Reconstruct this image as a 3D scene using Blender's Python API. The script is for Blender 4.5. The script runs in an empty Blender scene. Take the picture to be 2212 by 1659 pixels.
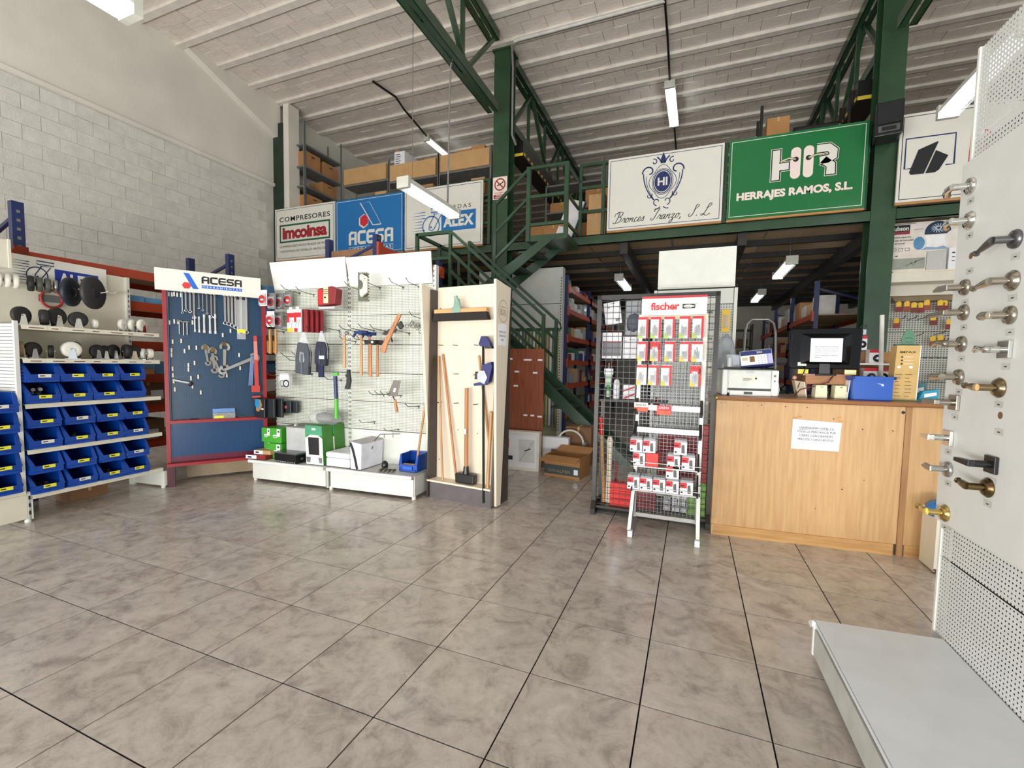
import bpy, math, random
from mathutils import Vector, Matrix
random.seed(11)
SC = bpy.context.scene
COL = SC.collection
R = math.radians
ORD = 'first second third fourth fifth sixth seventh eighth ninth tenth eleventh twelfth thirteenth fourteenth fifteenth sixteenth'.split()
# ------------------------------------------------------------------ camera
cam = bpy.data.cameras.new('camera')
cam_o = bpy.data.objects.new('camera', cam)
COL.objects.link(cam_o)
YAW, PIT, ROL, CAMZ, FPX = -0.37918, -0.06393, 0.0181, 1.3028, 974.28
_f = Vector((math.sin(YAW)*math.cos(PIT), math.cos(YAW)*math.cos(PIT), math.sin(PIT)))
_r = Vector((math.cos(YAW), -math.sin(YAW), 0))
_u = _r.cross(_f)
_r2 = _r*math.cos(ROL) + _u*math.sin(ROL)
_u2 = _u*math.cos(ROL) - _r*math.sin(ROL)
cam_o.matrix_world = Matrix(((_r2.x, _u2.x, -_f.x, 0), (_r2.y, _u2.y, -_f.y, 0), (_r2.z, _u2.z, -_f.z, CAMZ), (0, 0, 0, 1)))
cam.sensor_width = 36
cam.lens = 36*FPX/2212
cam.shift_y = 19.74/2212
cam.clip_start = 0.05
SC.camera = cam_o
def in_view(p, m=0.05):
    d = Vector(p) - Vector((0, 0, CAMZ))
    z = d.dot(_f)
    if z < .2: return False
    return abs(d.dot(_r2)/z*FPX) < 1106*(1+m) and abs(-d.dot(_u2)/z*FPX + 19.7) < 829.5*(1+m)
# ------------------------------------------------------------------ world, daylight, exposure
W = bpy.data.worlds.new('daylight')
SC.world = W
W.use_nodes = True
bg = W.node_tree.nodes['Background']
bg.inputs[0].default_value = (0.80, 0.90, 1.0, 1)
bg.inputs[1].default_value = 1.2
def area(name, loc, target, sx, sy, power, col):
    l = bpy.data.lights.new(name, 'AREA')
    l.shape = 'RECTANGLE'; l.size = sx; l.size_y = sy; l.energy = power; l.color = col
    o = bpy.data.objects.new(name, l); COL.objects.link(o)
    o.location = loc
    o.rotation_euler = (Vector(target)-Vector(loc)).to_track_quat('-Z', 'Y').to_euler()
    return o
# daylight entering through the open shop front behind the camera and the side door, plus an added ceiling fill
area('shopfront_daylight', (-1.5, -3.6, 2.2), (-1.5, 6, 3.0), 10.0, 3.6, 45, (0.93, 0.97, 1.0))
area('added_ceiling_fill', (-1.5, -3.7, .5), (-1.5, 3.5, 6.7), 11.0, 1.2, 820, (1.0, 0.97, 0.92))  # added low fill lamp aimed up to brighten ceiling and upper walls
area('side_door_daylight', (7.3, 1.2, 2.0), (-2, 4.5, 1.6), 3.0, 3.2, 45, (0.95, 0.98, 1.0))
SC.view_settings.view_transform = 'Standard'
SC.view_settings.look = 'None'
SC.view_settings.gamma = 1
SC.view_settings.use_curve_mapping = False
SC.view_settings.exposure = 0.1
try:
    SC.cycles.max_bounces = 8; SC.cycles.diffuse_bounces = 5; SC.cycles.transparent_max_bounces = 24
    SC.cycles.sample_clamp_indirect = 4
except Exception: pass
# ------------------------------------------------------------------ materials
def lin(c):
    c = c/255
    return c/12.92 if c <= .04045 else ((c+.055)/1.055)**2.4
def rgb(c): return (lin(c[0]), lin(c[1]), lin(c[2]), 1)
MATS = {}
def mat(name, c, rough=.5, metal=0, var=.06, scale=8, bump=0, emit=0, alpha=1, trans=0, rnd=0, c2=None, stretch=None, spec=.5, bscale=None):
    if name in MATS: return MATS[name]
    m = bpy.data.materials.new(name); MATS[name] = m
    m.use_nodes = True
    nt = m.node_tree; N = nt.nodes; L = nt.links
    b = N['Principled BSDF']
    b.inputs['Roughness'].default_value = rough
    b.inputs['Metallic'].default_value = metal
    b.inputs['Specular IOR Level'].default_value = spec
    if trans: b.inputs['Transmission Weight'].default_value = trans
    if alpha < 1: b.inputs['Alpha'].default_value = alpha
    if emit:
        b.inputs['Emission Color'].default_value = rgb(c); b.inputs['Emission Strength'].default_value = emit
    tc = N.new('ShaderNodeTexCoord')
    src = tc.outputs['Object']
    if stretch:
        mp = N.new('ShaderNodeMapping'); mp.inputs['Scale'].default_value = stretch
        L.new(src, mp.inputs[0]); src = mp.outputs[0]
    if rnd:
        oi = N.new('ShaderNodeObjectInfo')
        ad = N.new('ShaderNodeVectorMath'); ad.operation = 'MULTIPLY_ADD'
        ad.inputs[1].default_value = (37, 53, 19)
        L.new(oi.outputs['Random'], ad.inputs[0]); L.new(src, ad.inputs[2]); src = ad.outputs[0]
    nz = N.new('ShaderNodeTexNoise'); nz.inputs['Scale'].default_value = scale; nz.inputs['Detail'].default_value = 5
    L.new(src, nz.inputs['Vector'])
    mx = N.new('ShaderNodeMix'); mx.data_type = 'RGBA'
    a = rgb(c)
    if c2 is None:
        lo = tuple(x*(1-var*2) for x in a[:3])+(1,); hi = tuple(min(1, x*(1+var*2)) for x in a[:3])+(1,)
    else: lo, hi = rgb(c2), a
    mx.inputs[6].default_value = lo; mx.inputs[7].default_value = hi
    rp = N.new('ShaderNodeMapRange'); rp.inputs[1].default_value = .3; rp.inputs[2].default_value = .7
    L.new(nz.outputs[0], rp.inputs[0]); L.new(rp.outputs[0], mx.inputs[0])
    out = mx.outputs[2]
    if rnd:
        hs = N.new('ShaderNodeHueSaturation')
        mr = N.new('ShaderNodeMapRange'); mr.inputs[3].default_value = 1-rnd; mr.inputs[4].default_value = 1+rnd
        L.new(oi.outputs['Random'], mr.inputs[0]); L.new(mr.outputs[0], hs.inputs['Value']); L.new(out, hs.inputs['Color']); out = hs.outputs[0]
    L.new(out, b.inputs['Base Color'])
    if bump:
        bp = N.new('ShaderNodeBump'); bp.inputs['Strength'].default_value = bump; bp.inputs['Distance'].default_value = .01
        nb = nz
        if bscale:
            nb = N.new('ShaderNodeTexNoise'); nb.inputs['Scale'].default_value = bscale; nb.inputs['Detail'].default_value = 4
            L.new(src, nb.inputs['Vector'])
        L.new(nb.outputs[0], bp.inputs['Height']); L.new(bp.outputs[0], b.inputs['Normal'])
    return m
def floor_tile_mat():
    m = mat('floor_tile', (190, 181, 172), .2, rnd=.035, scale=3)
    nt = m.node_tree; N = nt.nodes; L = nt.links; b = N['Principled BSDF']
    tc = [n for n in N if n.type == 'TEX_COORD'][0]
    oi = [n for n in N if n.type == 'OBJECT_INFO'][0]
    ge = N.new('ShaderNodeNewGeometry')
    ad = N.new('ShaderNodeVectorMath'); ad.operation = 'MULTIPLY_ADD'; ad.inputs[1].default_value = (91, 53, 19)
    L.new(oi.outputs['Random'], ad.inputs[0]); L.new(ge.outputs['Position'], ad.inputs[2])
    n1 = N.new('ShaderNodeTexNoise'); n1.inputs['Scale'].default_value = 6.5; n1.inputs['Detail'].default_value = 8; n1.inputs['Roughness'].default_value = .68; n1.inputs['Distortion'].default_value = .7
    n2 = N.new('ShaderNodeTexNoise'); n2.inputs['Scale'].default_value = 17; n2.inputs['Detail'].default_value = 6; n2.inputs['Roughness'].default_value = .75
    for n in (n1, n2): L.new(ad.outputs[0], n.inputs['Vector'])
    r1 = N.new('ShaderNodeValToRGB'); e = r1.color_ramp.elements
    e[0].position = .3; e[0].color = rgb((150, 140, 133)); e[1].position = .68; e[1].color = rgb((205, 197, 188))
    x = e.new(.48); x.color = rgb((188, 179, 170))
    L.new(n1.outputs[0], r1.inputs[0])
    r2 = N.new('ShaderNodeValToRGB'); e = r2.color_ramp.elements
    e[0].position = .33; e[0].color = (.62, .6, .58, 1); e[1].position = .52; e[1].color = (1, 1, 1, 1)
    L.new(n2.outputs[0], r2.inputs[0])
    mu = N.new('ShaderNodeMix'); mu.data_type = 'RGBA'; mu.blend_type = 'MULTIPLY'; mu.inputs[0].default_value = .5
    L.new(r1.outputs[0], mu.inputs[6]); L.new(r2.outputs[0], mu.inputs[7])
    hs = [n for n in N if n.type == 'HUE_SAT'][0]
    L.new(mu.outputs[2], hs.inputs['Color'])
    n3 = N.new('ShaderNodeTexNoise'); n3.inputs['Scale'].default_value = 120; n3.inputs['Detail'].default_value = 2
    L.new(ge.outputs['Position'], n3.inputs['Vector'])
    bp = N.new('ShaderNodeBump'); bp.inputs['Strength'].default_value = .07; bp.inputs['Distance'].default_value = .004
    L.new(n3.outputs[0], bp.inputs['Height']); L.new(bp.outputs[0], b.inputs['Normal'])
    mr = N.new('ShaderNodeMapRange'); mr.inputs[3].default_value = .10; mr.inputs[4].default_value = .22
    L.new(n2.outputs[0], mr.inputs[0]); L.new(mr.outputs[0], b.inputs['Roughness'])
    return m
def peg_mat(name, c, hole, pitch, rad, rough=.4, see=False, rows=None):
    """painted sheet metal punched with a grid of round holes (object x/z plane)"""
    m = mat(name, c, rough, var=.02)
    nt = m.node_tree; N = nt.nodes; L = nt.links; b = N['Principled BSDF']
    tc = [n for n in N if n.type == 'TEX_COORD'][0]
    sp = N.new('ShaderNodeSeparateXYZ'); L.new(tc.outputs['Object'], sp.inputs[0])
    acc = []
    for k, ax in enumerate(('X', 'Z')):
        d = N.new('ShaderNodeMath'); d.operation = 'DIVIDE'; d.inputs[1].default_value = pitch if k == 0 else (rows or pitch); L.new(sp.outputs[ax], d.inputs[0])
        f = N.new('ShaderNodeMath'); f.operation = 'FRACT'; L.new(d.outputs[0], f.inputs[0])
        s = N.new('ShaderNodeMath'); s.operation = 'SUBTRACT'; s.inputs[1].default_value = .5; L.new(f.outputs[0], s.inputs[0])
        p = N.new('ShaderNodeMath'); p.operation = 'MULTIPLY'; L.new(s.outputs[0], p.inputs[0]); L.new(s.outputs[0], p.inputs[1])
        acc.append(p)
    a = N.new('ShaderNodeMath'); a.operation = 'ADD'; L.new(acc[0].outputs[0], a.inputs[0]); L.new(acc[1].outputs[0], a.inputs[1])
    lt = N.new('ShaderNodeMath'); lt.operation = 'LESS_THAN'; lt.inputs[1].default_value = rad*rad; L.new(a.outputs[0], lt.inputs[0])
    if see:
        t = N.new('ShaderNodeBsdfTransparent'); ms = N.new('ShaderNodeMixShader')
        L.new(lt.outputs[0], ms.inputs[0]); L.new(b.outputs[0], ms.inputs[1]); L.new(t.outputs[0], ms.inputs[2])
        L.new(ms.outputs[0], N['Material Output'].inputs[0])
    else:
        base = b.inputs['Base Color'].links[0].from_socket
        mx = N.new('ShaderNodeMix'); mx.data_type = 'RGBA'; mx.inputs[7].default_value = rgb(hole)
        L.new(lt.outputs[0], mx.inputs[0]); L.new(base, mx.inputs[6]); L.new(mx.outputs[2], b.inputs['Base Color'])
    return m
def wood_mat(name, c, c2, rough=.45, axis='z', scale=5):
    st = {'z': (9, 9, .6), 'x': (.6, 9, 9), 'y': (9, .6, 9)}[axis]
    return mat(name, c, rough, c2=c2, scale=scale, stretch=st)
WHITE = mat('gondola_white', (222, 224, 216), .38, var=.02)
CREAM = mat('cream_enamel', (222, 218, 200), .4, var=.02)
GREEN = mat('green_steel', (40, 70, 47), .33, var=.1, scale=4, spec=.6)
DGREEN = mat('dark_green_steel', (30, 50, 36), .45, var=.12, scale=4)
ORANGE = mat('rack_orange', (170, 62, 30), .4, var=.05)
RBLUE = mat('rack_blue', (24, 38, 84), .4, var=.05)
RED = mat('red_enamel', (150, 30, 38), .35, var=.05)
BINBLUE = mat('bin_blue_plastic', (6, 66, 160), .32, var=.04, rnd=.08)
BLACK = mat('black_plastic', (24, 24, 25), .35, var=.1)
RUBBER = mat('black_rubber', (28, 27, 27), .6, var=.1)
CHROME = mat('chrome', (215, 215, 212), .14, 1, var=.02)
NICKEL = mat('satin_nickel', (170, 163, 150), .25, 1, var=.03)
BRASS = mat('polished_brass', (205, 180, 110), .18, 1, var=.03)
BRONZE = mat('aged_bronze', (110, 92, 62), .3, 1, var=.08)
STEEL = mat('zinc_steel', (150, 150, 148), .35, .9, var=.04)
WIRE = mat('steel_wire', (95, 97, 98), .35, .8, var=.04)
DSTEEL = mat('dark_steel', (58, 56, 54), .4, .6, var=.05)
GREYSH = mat('grey_shelving', (118, 120, 118), .5, .2, var=.05)
CARD = mat('cardboard', (176, 128, 80), .8, var=.05, rnd=.12, scale=4)
CARDL = mat('light_cardboard', (192, 152, 104), .8, var=.04, rnd=.1, scale=4)
PAPER = mat('white_paper', (236, 236, 240), .7, var=.01)
INK = mat('black_ink', (30, 32, 36), .7, var=.01)
WOODH = wood_mat('ash_handle', (204, 160, 108), (176, 128, 80))
WOODR = wood_mat('red_ash_handle', (196, 138, 92), (168, 108, 66))
PLYW = wood_mat('pale_plywood', (230, 219, 199), (224, 211, 189))
DBOARD = mat('dark_board', (70, 60, 54), .45, var=.06)
OAK = wood_mat('oak_laminate', (208, 170, 120), (190, 148, 100), .42)
OAKX = wood_mat('oak_plinth', (210, 166, 108), (178, 130, 76), .42, 'x')
OAKTOP = wood_mat('brown_worktop', (160, 112, 76), (140, 94, 62), .3, 'x')
YLAB = mat('yellow_label', (232, 228, 60), .6, var=.02)
WLAB = mat('white_label', (225, 222, 210), .6, var=.02)
REDP = mat('red_card', (196, 30, 40), .5, var=.05)
YELP = mat('yellow_card', (236, 192, 40), .5, var=.03)
DREDP = mat('dark_red_card', (130, 28, 34), .5, var=.1)
FILM = mat('clear_film', (235, 238, 240), .12, alpha=.3, var=.01)
GLASS = mat('clear_plastic', (225, 232, 235), .08, alpha=.3, var=.01)
NAVY = mat('navy', (24, 34, 92), .5, var=.04)
LUM = mat('tube_glow', (244, 250, 255), .4, emit=12.0, var=0)
DIFF = mat('lamp_diffuser', (235, 245, 240), .3, emit=1.6, var=0)
def simple(name, c, rough=.5, metal=0, **k): return mat(name, c, rough, metal, **k)
# ------------------------------------------------------------------ mesh builder
class MB:
    def __init__(s): s.v = []; s.f = []; s.sm = []
    def add(s, vs, fs, smooth=False):
        o = len(s.v); s.v += [tuple(x) for x in vs]
        for f in fs: s.f.append(tuple(i+o for i in f)); s.sm.append(smooth)
        return s
    def box(s, x0, x1, y0, y1, z0, z1):
        return s.add([(x0, y0, z0), (x1, y0, z0), (x1, y1, z0), (x0, y1, z0), (x0, y0, z1), (x1, y0, z1), (x1, y1, z1), (x0, y1, z1)],
                     [(0, 3, 2, 1), (4, 5, 6, 7), (0, 1, 5, 4), (1, 2, 6, 5), (2, 3, 7, 6), (3, 0, 4, 7)])
    def rbox(s, c, size, M):
        a, b, d = [q/2 for q in size]; c = Vector(c)
        vs = [c + M @ Vector((x*a, y*b, z*d)) for z in (-1, 1) for (x, y) in ((-1, -1), (1, -1), (1, 1), (-1, 1))]
        return s.add(vs, [(0, 3, 2, 1), (4, 5, 6, 7), (0, 1, 5, 4), (1, 2, 6, 5), (2, 3, 7, 6), (3, 0, 4, 7)])
    def bar(s, p, q, w, h=None):
        """square bar from p to q"""
        p, q = Vector(p), Vector(q); h = h or w; d = q-p
        M = d.to_track_quat('X', 'Z').to_matrix()
        return s.rbox((p+q)/2, (d.length, w, h), M)
    def cyl(s, p, q, r, r2=None, n=10, smooth=True, cap=True):
        p, q = Vector(p), Vector(q); r2 = r if r2 is None else r2
        M = (q-p).to_track_quat('Z', 'Y').to_matrix()
        vs = []
        for c, rr in ((p, r), (q, r2)):
            for i in range(n):
                a = 2*math.pi*i/n; vs.append(c + M @ Vector((rr*math.cos(a), rr*math.sin(a), 0)))
        s.add(vs, [(i, (i+1) % n, n+(i+1) % n, n+i) for i in range(n)], smooth)
        if cap: s.add(vs[:n], [tuple(range(n-1, -1, -1))]); s.add(vs[n:], [tuple(range(n))])
        return s
    def tube(s, pts, r, n=6):
        pts = [Vector(p) for p in pts]; vs = []
        for i, p in enumerate(pts):
            d = (pts[min(i+1, len(pts)-1)] - pts[max(i-1, 0)])
            M = d.to_track_quat('Z', 'Y').to_matrix()
            for k in range(n):
                a = 2*math.pi*k/n; vs.append(p + M @ Vector((r*math.cos(a), r*math.sin(a), 0)))
        fs = [(i*n+k, i*n+(k+1) % n, (i+1)*n+(k+1) % n, (i+1)*n+k) for i in range(len(pts)-1) for k in range(n)]
        s.add(vs, fs, True); s.add(vs[:n], [tuple(range(n-1, -1, -1))]); s.add(vs[-n:], [tuple(range(n))])
        return s
    def prism(s, pts, a, b, ax='y'):
        """polygon extruded along an axis: ax y -> pts are (x,z); ax x -> (y,z); ax z -> (x,y)"""
        f = {'y': lambda p, t: (p[0], t, p[1]), 'x': lambda p, t: (t, p[0], p[1]), 'z': lambda p, t: (p[0], p[1], t)}[ax]
        n = len(pts); vs = [f(p, a) for p in pts]+[f(p, b) for p in pts]
        return s.add(vs, [tuple(range(n)), tuple(range(2*n-1, n-1, -1))]+[(i, n+i, n+(i+1) % n, (i+1) % n) for i in range(n)])
    def lathe(s, prof, c=(0, 0, 0), ax=(0, 0, 1), n=16, smooth=True):
        c = Vector(c); M = Vector(ax).to_track_quat('Z', 'Y').to_matrix(); vs = []
        for (r, z) in prof:
            for i in range(n):
                a = 2*math.pi*i/n; vs.append(c + M @ Vector((r*math.cos(a), r*math.sin(a), z)))
        m = len(prof)
        s.add(vs, [(j*n+i, j*n+(i+1) % n, (j+1)*n+(i+1) % n, (j+1)*n+i) for j in range(m-1) for i in range(n)], smooth)
        s.add(vs[:n], [tuple(range(n-1, -1, -1))]); s.add(vs[-n:], [tuple(range(n))])
        return s
    def ring(s, c, R1, r, ax=(0, 1, 0), n=24, m=6):
        M = Vector(ax).to_track_quat('Z', 'Y').to_matrix(); c = Vector(c); vs = []
        for i in range(n):
            a = 2*math.pi*i/n
            for k in range(m):
                b = 2*math.pi*k/m; q = R1+r*math.cos(b)
                vs.append(c + M @ Vector((q*math.cos(a), q*math.sin(a), r*math.sin(b))))
        return s.add(vs, [(i*m+k, ((i+1) % n)*m+k, ((i+1) % n)*m+(k+1) % m, i*m+(k+1) % m) for i in range(n) for k in range(m)], True)
    def ball(s, c, r, sc=(1, 1, 1), n=14, m=9, jit=0, seed=0):
        rn = random.Random(seed); vs = []; c = Vector(c)
        for j in range(m+1):
            t = math.pi*j/m
            for i in range(n):
                a = 2*math.pi*i/n; k = r*(1+rn.uniform(-jit, jit))
                vs.append((c.x+k*sc[0]*math.sin(t)*math.cos(a), c.y+k*sc[1]*math.sin(t)*math.sin(a), c.z+k*sc[2]*math.cos(t)))
        return s.add(vs, [(j*n+i, (j+1)*n+i, (j+1)*n+(i+1) % n, j*n+(i+1) % n) for j in range(m) for i in range(n)], True)
    def quad(s, x0, x1, z0, z1, y=0): return s.add([(x0, y, z0), (x1, y, z0), (x1, y, z1), (x0, y, z1)], [(0, 1, 2, 3)])
    def poly(s, pts, y=0): return s.add([(p[0], y, p[1]) for p in pts], [tuple(range(len(pts)))])
    def ribbon(s, pts, w, y=0, close=False):
        """flat stroke in the x/z plane"""
        P = [Vector((p[0], p[1])) for p in pts]; n = len(P); vs = []
        for i in range(n):
            a = P[(i-1) % n] if (close or i > 0) else P[i]; b = P[(i+1) % n] if (close or i < n-1) else P[i]
            d = (b-a); d = d.normalized() if d.length > 0 else Vector((1, 0)); q = Vector((-d.y, d.x))*w/2
            vs += [(P[i].x+q.x, y, P[i].y+q.y), (P[i].x-q.x, y, P[i].y-q.y)]
        fs = [(2*i, 2*i+1, (2*i+3) % (2*n), (2*i+2) % (2*n)) for i in range(n if close else n-1)]
        return s.add(vs, fs)
    def frame(s, x0, x1, z0, z1, w, y=0):
        s.quad(x0, x1, z1-w, z1, y); s.quad(x0, x1, z0, z0+w, y); s.quad(x0, x0+w, z0+w, z1-w, y); return s.quad(x1-w, x1, z0+w, z1-w, y)
    def mesh(s, name, m):
        me = bpy.data.meshes.new(name); me.from_pydata(s.v, [], s.f)
        me.polygons.foreach_set('use_smooth', s.sm)
        if m: me.materials.append(m)
        me.update(); return me
def link(name, data, parent=None, loc=None, rz=0):
    o = bpy.data.objects.new(name, data); COL.objects.link(o)
    if parent is not None: o.parent = parent
    if loc is not None: o.location = loc
    if rz: o.rotation_euler = (0, 0, R(rz))
    return o
def part(name, mb, m, parent, label=None, stuff=False, bev=0, loc=None):
    o = link(name, mb.mesh(name, m) if isinstance(mb, MB) else mb, parent, loc)
    if label: o['label'] = label
    if stuff: o['kind'] = 'stuff'
    if bev:
        b = o.modifiers.new('bevel', 'BEVEL'); b.width = bev; b.segments = 2; b.limit_method = 'ANGLE'
    return o
def tag(o, label, cat, group=None):
    o['label'] = label; o['category'] = cat
    if group: o['group'] = group
    return o
class Frame:
    """a piece of furniture's own axes: s to the right, d away from the viewer, z up"""
    def __init__(s, x, y, deg): s.x, s.y, s.deg = x, y, deg; s.c, s.n = math.cos(R(deg)), math.sin(R(deg))
    def w(s, a, d, z=0): return Vector((s.x + a*s.c - d*s.n, s.y + a*s.n + d*s.c, z))
FW = Frame(0, 0, 0)
def thing(name, label, cat, fr, p, group=None, rz=0, rot=None):
    o = bpy.data.objects.new(name, None); COL.objects.link(o); o.empty_display_size = .1
    o.location = fr.w(*p); o.rotation_euler = rot if rot else (0, 0, R(fr.deg+rz))
    return tag(o, label, cat, group)
def solo(name, label, cat, mb, m, fr, p, group=None, rz=0, bev=0):
    o = part(name, mb, m, None, bev=bev); o.location = fr.w(*p); o.rotation_euler = (0, 0, R(fr.deg+rz))
    return tag(o, label, cat, group)
def dup(root, fr, p, label=None, group=None, rz=0):
    r = root.copy(); COL.objects.link(r); r.location = fr.w(*p); r.rotation_euler = (0, 0, R(fr.deg+rz))
    if label: r['label'] = label
    if group: r['group'] = group
    for ch in root.children:
        c = ch.copy(); COL.objects.link(c); c.parent = r
        for g in ch.children:
            d = g.copy(); COL.objects.link(d); d.parent = c
    return r
def struct(name, mb=None, m=None, parent=None):
    o = part(name, mb, m, parent) if mb else link(name, None, parent)
    if parent is None: o['kind'] = 'structure'
    return o
# ------------------------------------------------------------------ lettering: text outlines turned into flat meshes
_TX = {}
def text_verts(s, off=0, shear=0, sp=1):
    k = (s, off, shear, sp)
    if k in _TX: return _TX[k]
    cu = bpy.data.curves.new('lettering', 'FONT'); cu.body = s; cu.offset = off; cu.shear = shear; cu.space_character = sp
    cu.resolution_u = 3
    o = bpy.data.objects.new('lettering', cu); COL.objects.link(o)
    me = o.to_mesh()
    v = [(p.co.x, p.co.y) for p in me.vertices]; f = [tuple(p.vertices) for p in me.polygons]
    o.to_mesh_clear(); bpy.data.objects.remove(o); bpy.data.curves.remove(cu)
    x0 = min(p[0] for p in v); x1 = max(p[0] for p in v); y0 = min(p[1] for p in v); y1 = max(p[1] for p in v)
    _TX[k] = ([((a-x0)/(x1-x0), (b-y0)/(y1-y0)) for a, b in v], f)
    return _TX[k]
def text(mb, s, x0, x1, z0, z1, y=0, off=0, shear=0, sp=1):
    v, f = text_verts(s, off, shear, sp)
    return mb.add([(x0+a*(x1-x0), y, z0+b*(z1-z0)) for a, b in v], f)
# ================================================================== THE ROOM
T = .45
TX0, TY0 = 8.30373*T, 2.85489*T
XL, XR, YB, ZC = -8.6, 7.8, 19.0, 6.74
floor = struct('floor', MB().box(XL-.2, XR+.2, -4, YB+.2, -.12, -.004), mat('tile_grout', (34, 29, 26), .9, spec=.05))
TM = floor_tile_mat()
tb = MB(); g = .003; h = T/2-g
tb.add([(-h, -h, -.004), (h, -h, -.004), (h, h, -.004), (-h, h, -.004), (-h, -h, 0), (h, -h, 0), (h, h, 0), (-h, h, 0)],
       [(4, 5, 6, 7), (0, 1, 5, 4), (1, 2, 6, 5), (2, 3, 7, 6), (3, 0, 4, 7)])
tile_me = tb.mesh('tile', TM)
cells = []
for i in range(-12, 27):
    for j in range(-6, 46):
        x, y = (i+.5)*T-TX0, (j+.5)*T+TY0
        if XL < x-h and x+h < XR and y < YB: cells.append((x, y))
def seen(c): return any(in_view((c[0]+a, c[1]+b, 0), .0) for a in (-h, 0, h) for b in (-h, 0, h)) and c[1] < 5.4
vis = sorted([c for c in cells if seen(c)], key=lambda c: c[0]**2+c[1]**2)[:295]
vs_ = set(vis)
for c in vis: link('tile', tile_me, floor, (c[0], c[1], 0))
mb = MB()
for c in cells:
    if c not in vs_: mb.add([(c[0]+x, c[1]+y, z) for x, y, z in tb.v], tb.f)
part('tiles', mb, TM, floor, stuff=True)
# ------------------------------------------------------------------ left wall: painted concrete blocks, a ledge, plaster above
WALLP = mat('wall_paint', (224, 220, 209), .8, var=.035, scale=1.6, bump=.15, bscale=60)
BLOCKP = mat('block_paint', (216, 214, 206), .85, var=.04, scale=7, bump=.5, bscale=45, rnd=.03)
wl = struct('wall_left', MB().box(XL-.25, XL-.004, -4, YB, 0, 7.0), mat('block_mortar', (206, 203, 195), .9, var=.1, scale=3))
bm_ = MB().box(-.02, .004, .003, .397, .003, .197).mesh('block', BLOCKP)
blocks = []
for r in range(25):
    z = 5.04-.2*(r+1)
    for k in range(-4, 48):
        y = k*.4+(r % 2)*.2
        if y+.4 < 7.4: blocks.append((y, z))
bv = sorted([b for b in blocks if b[1] > 1.8 and in_view((XL, b[0]+.2, b[1]+.1)) and b[0] > 1.2], key=lambda b: b[0])[:295]
for b in bv: link('block', bm_, wl, (XL+random.uniform(-.003, .003), b[0], b[1]))
bs = set(bv); mb = MB()
for b in blocks:
    if b not in bs: mb.box(XL-.02, XL+.004, b[0]+.003, b[0]+.397, b[1]+.003, b[1]+.197)
part('blocks', mb, BLOCKP, wl, stuff=True)
part('ledge', MB().prism([(XL-.02, 5.04), (XL+.05, 5.05), (XL+.06, 5.11), (XL-.02, 5.14)], -4, 7.4), WALLP, wl)
part('plaster', MB().box(XL-.02, XL+.015, -4, YB, 5.13, 6.86), WALLP, wl)
part('plaster_haunch', MB().prism([(5.4, 6.8), (7.45, 6.8), (7.45, 6.05), (7.2, 6.12)], XL, XL+.16, 'x'), WALLP, wl)
part('lower_plaster', MB().box(XL-.02, XL+.01, 7.4, YB, 0, 5.13), WALLP, wl)
wb = struct('wall_back', MB().box(XL-.2, XR+.2, YB, YB+.2, 0, 7), WALLP)
wr = struct('wall_right')
mb = MB().box(XR, XR+.2, 4.6, YB, 0, 7).box(XR, XR+.2, -4, 4.6, 4.9, 7).box(XR, XR+.2, -4, -.4, 0, 4.9)
part('wall_panel', mb, WALLP, wr)
wf = struct('wall_front')
part('wall_panel', MB().box(XL-.2, XR+.2, -4.2, -4, 4.1, 7).box(XL-.2, XL+.6, -4.2, -4, 0, 4.1).box(XR-2.2, XR+.2, -4.2, -4, 0, 4.1), WALLP, wf)
# ------------------------------------------------------------------ ceiling: precast joists with flat bricks between them
CBR = mat('ceiling_brick', (228, 219, 209), .8, var=.05, scale=12, bump=.6, bscale=30, rnd=.06, stretch=(.5, 4, 1))
CJO = mat('ceiling_joist', (222, 216, 206), .75, var=.05, scale=5)
ce = struct('ceiling', MB().box(XL-.2, XR+.2, -4.2, YB+.2, 6.87, 7.05), mat('ceiling_grey', (150, 140, 132), .9))
SP = .64
jm = MB().prism([(-.055, 0), (.055, 0), (.055, .14), (-.055, .14)], XL, XR, 'x').mesh('joist', CJO)
for k in range(-12, 23):
    link('joist', jm, ce, (0, 4.84+SP*k, 6.735))
bw, bd = .40, (SP-.11)/2
rb = MB().box(.002, bw-.004, .002, bd-.003, 0, .05)
rme = rb.mesh('ceiling_brick', CBR)
cb = []
for k in range(-12, 22):
    for row in range(2):
        y = 4.84+SP*k+.055+row*bd
        for i in range(-1, 42):
            x = XL+i*bw+(.2 if (k*2+row) % 2 else 0)
            if x > XL-.3 and x+bw < XR+.3: cb.append((x, y, 6.788+random.uniform(-.008, .006)))
cv = sorted([c for c in cb if in_view((c[0]+bw/2, c[1]+bd/2, 6.8), 0) and c[1] > 2], key=lambda c: c[0]**2+c[1]**2)[:295]
for c in cv: link('ceiling_brick', rme, ce, c)
cs = set(cv); mb = MB()
for c in cb:
    if c not in cs: mb.add([(c[0]+x, c[1]+y, c[2]+z) for x, y, z in rb.v], rb.f)
part('ceiling_bricks', mb, CBR, ce, stuff=True)
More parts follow.
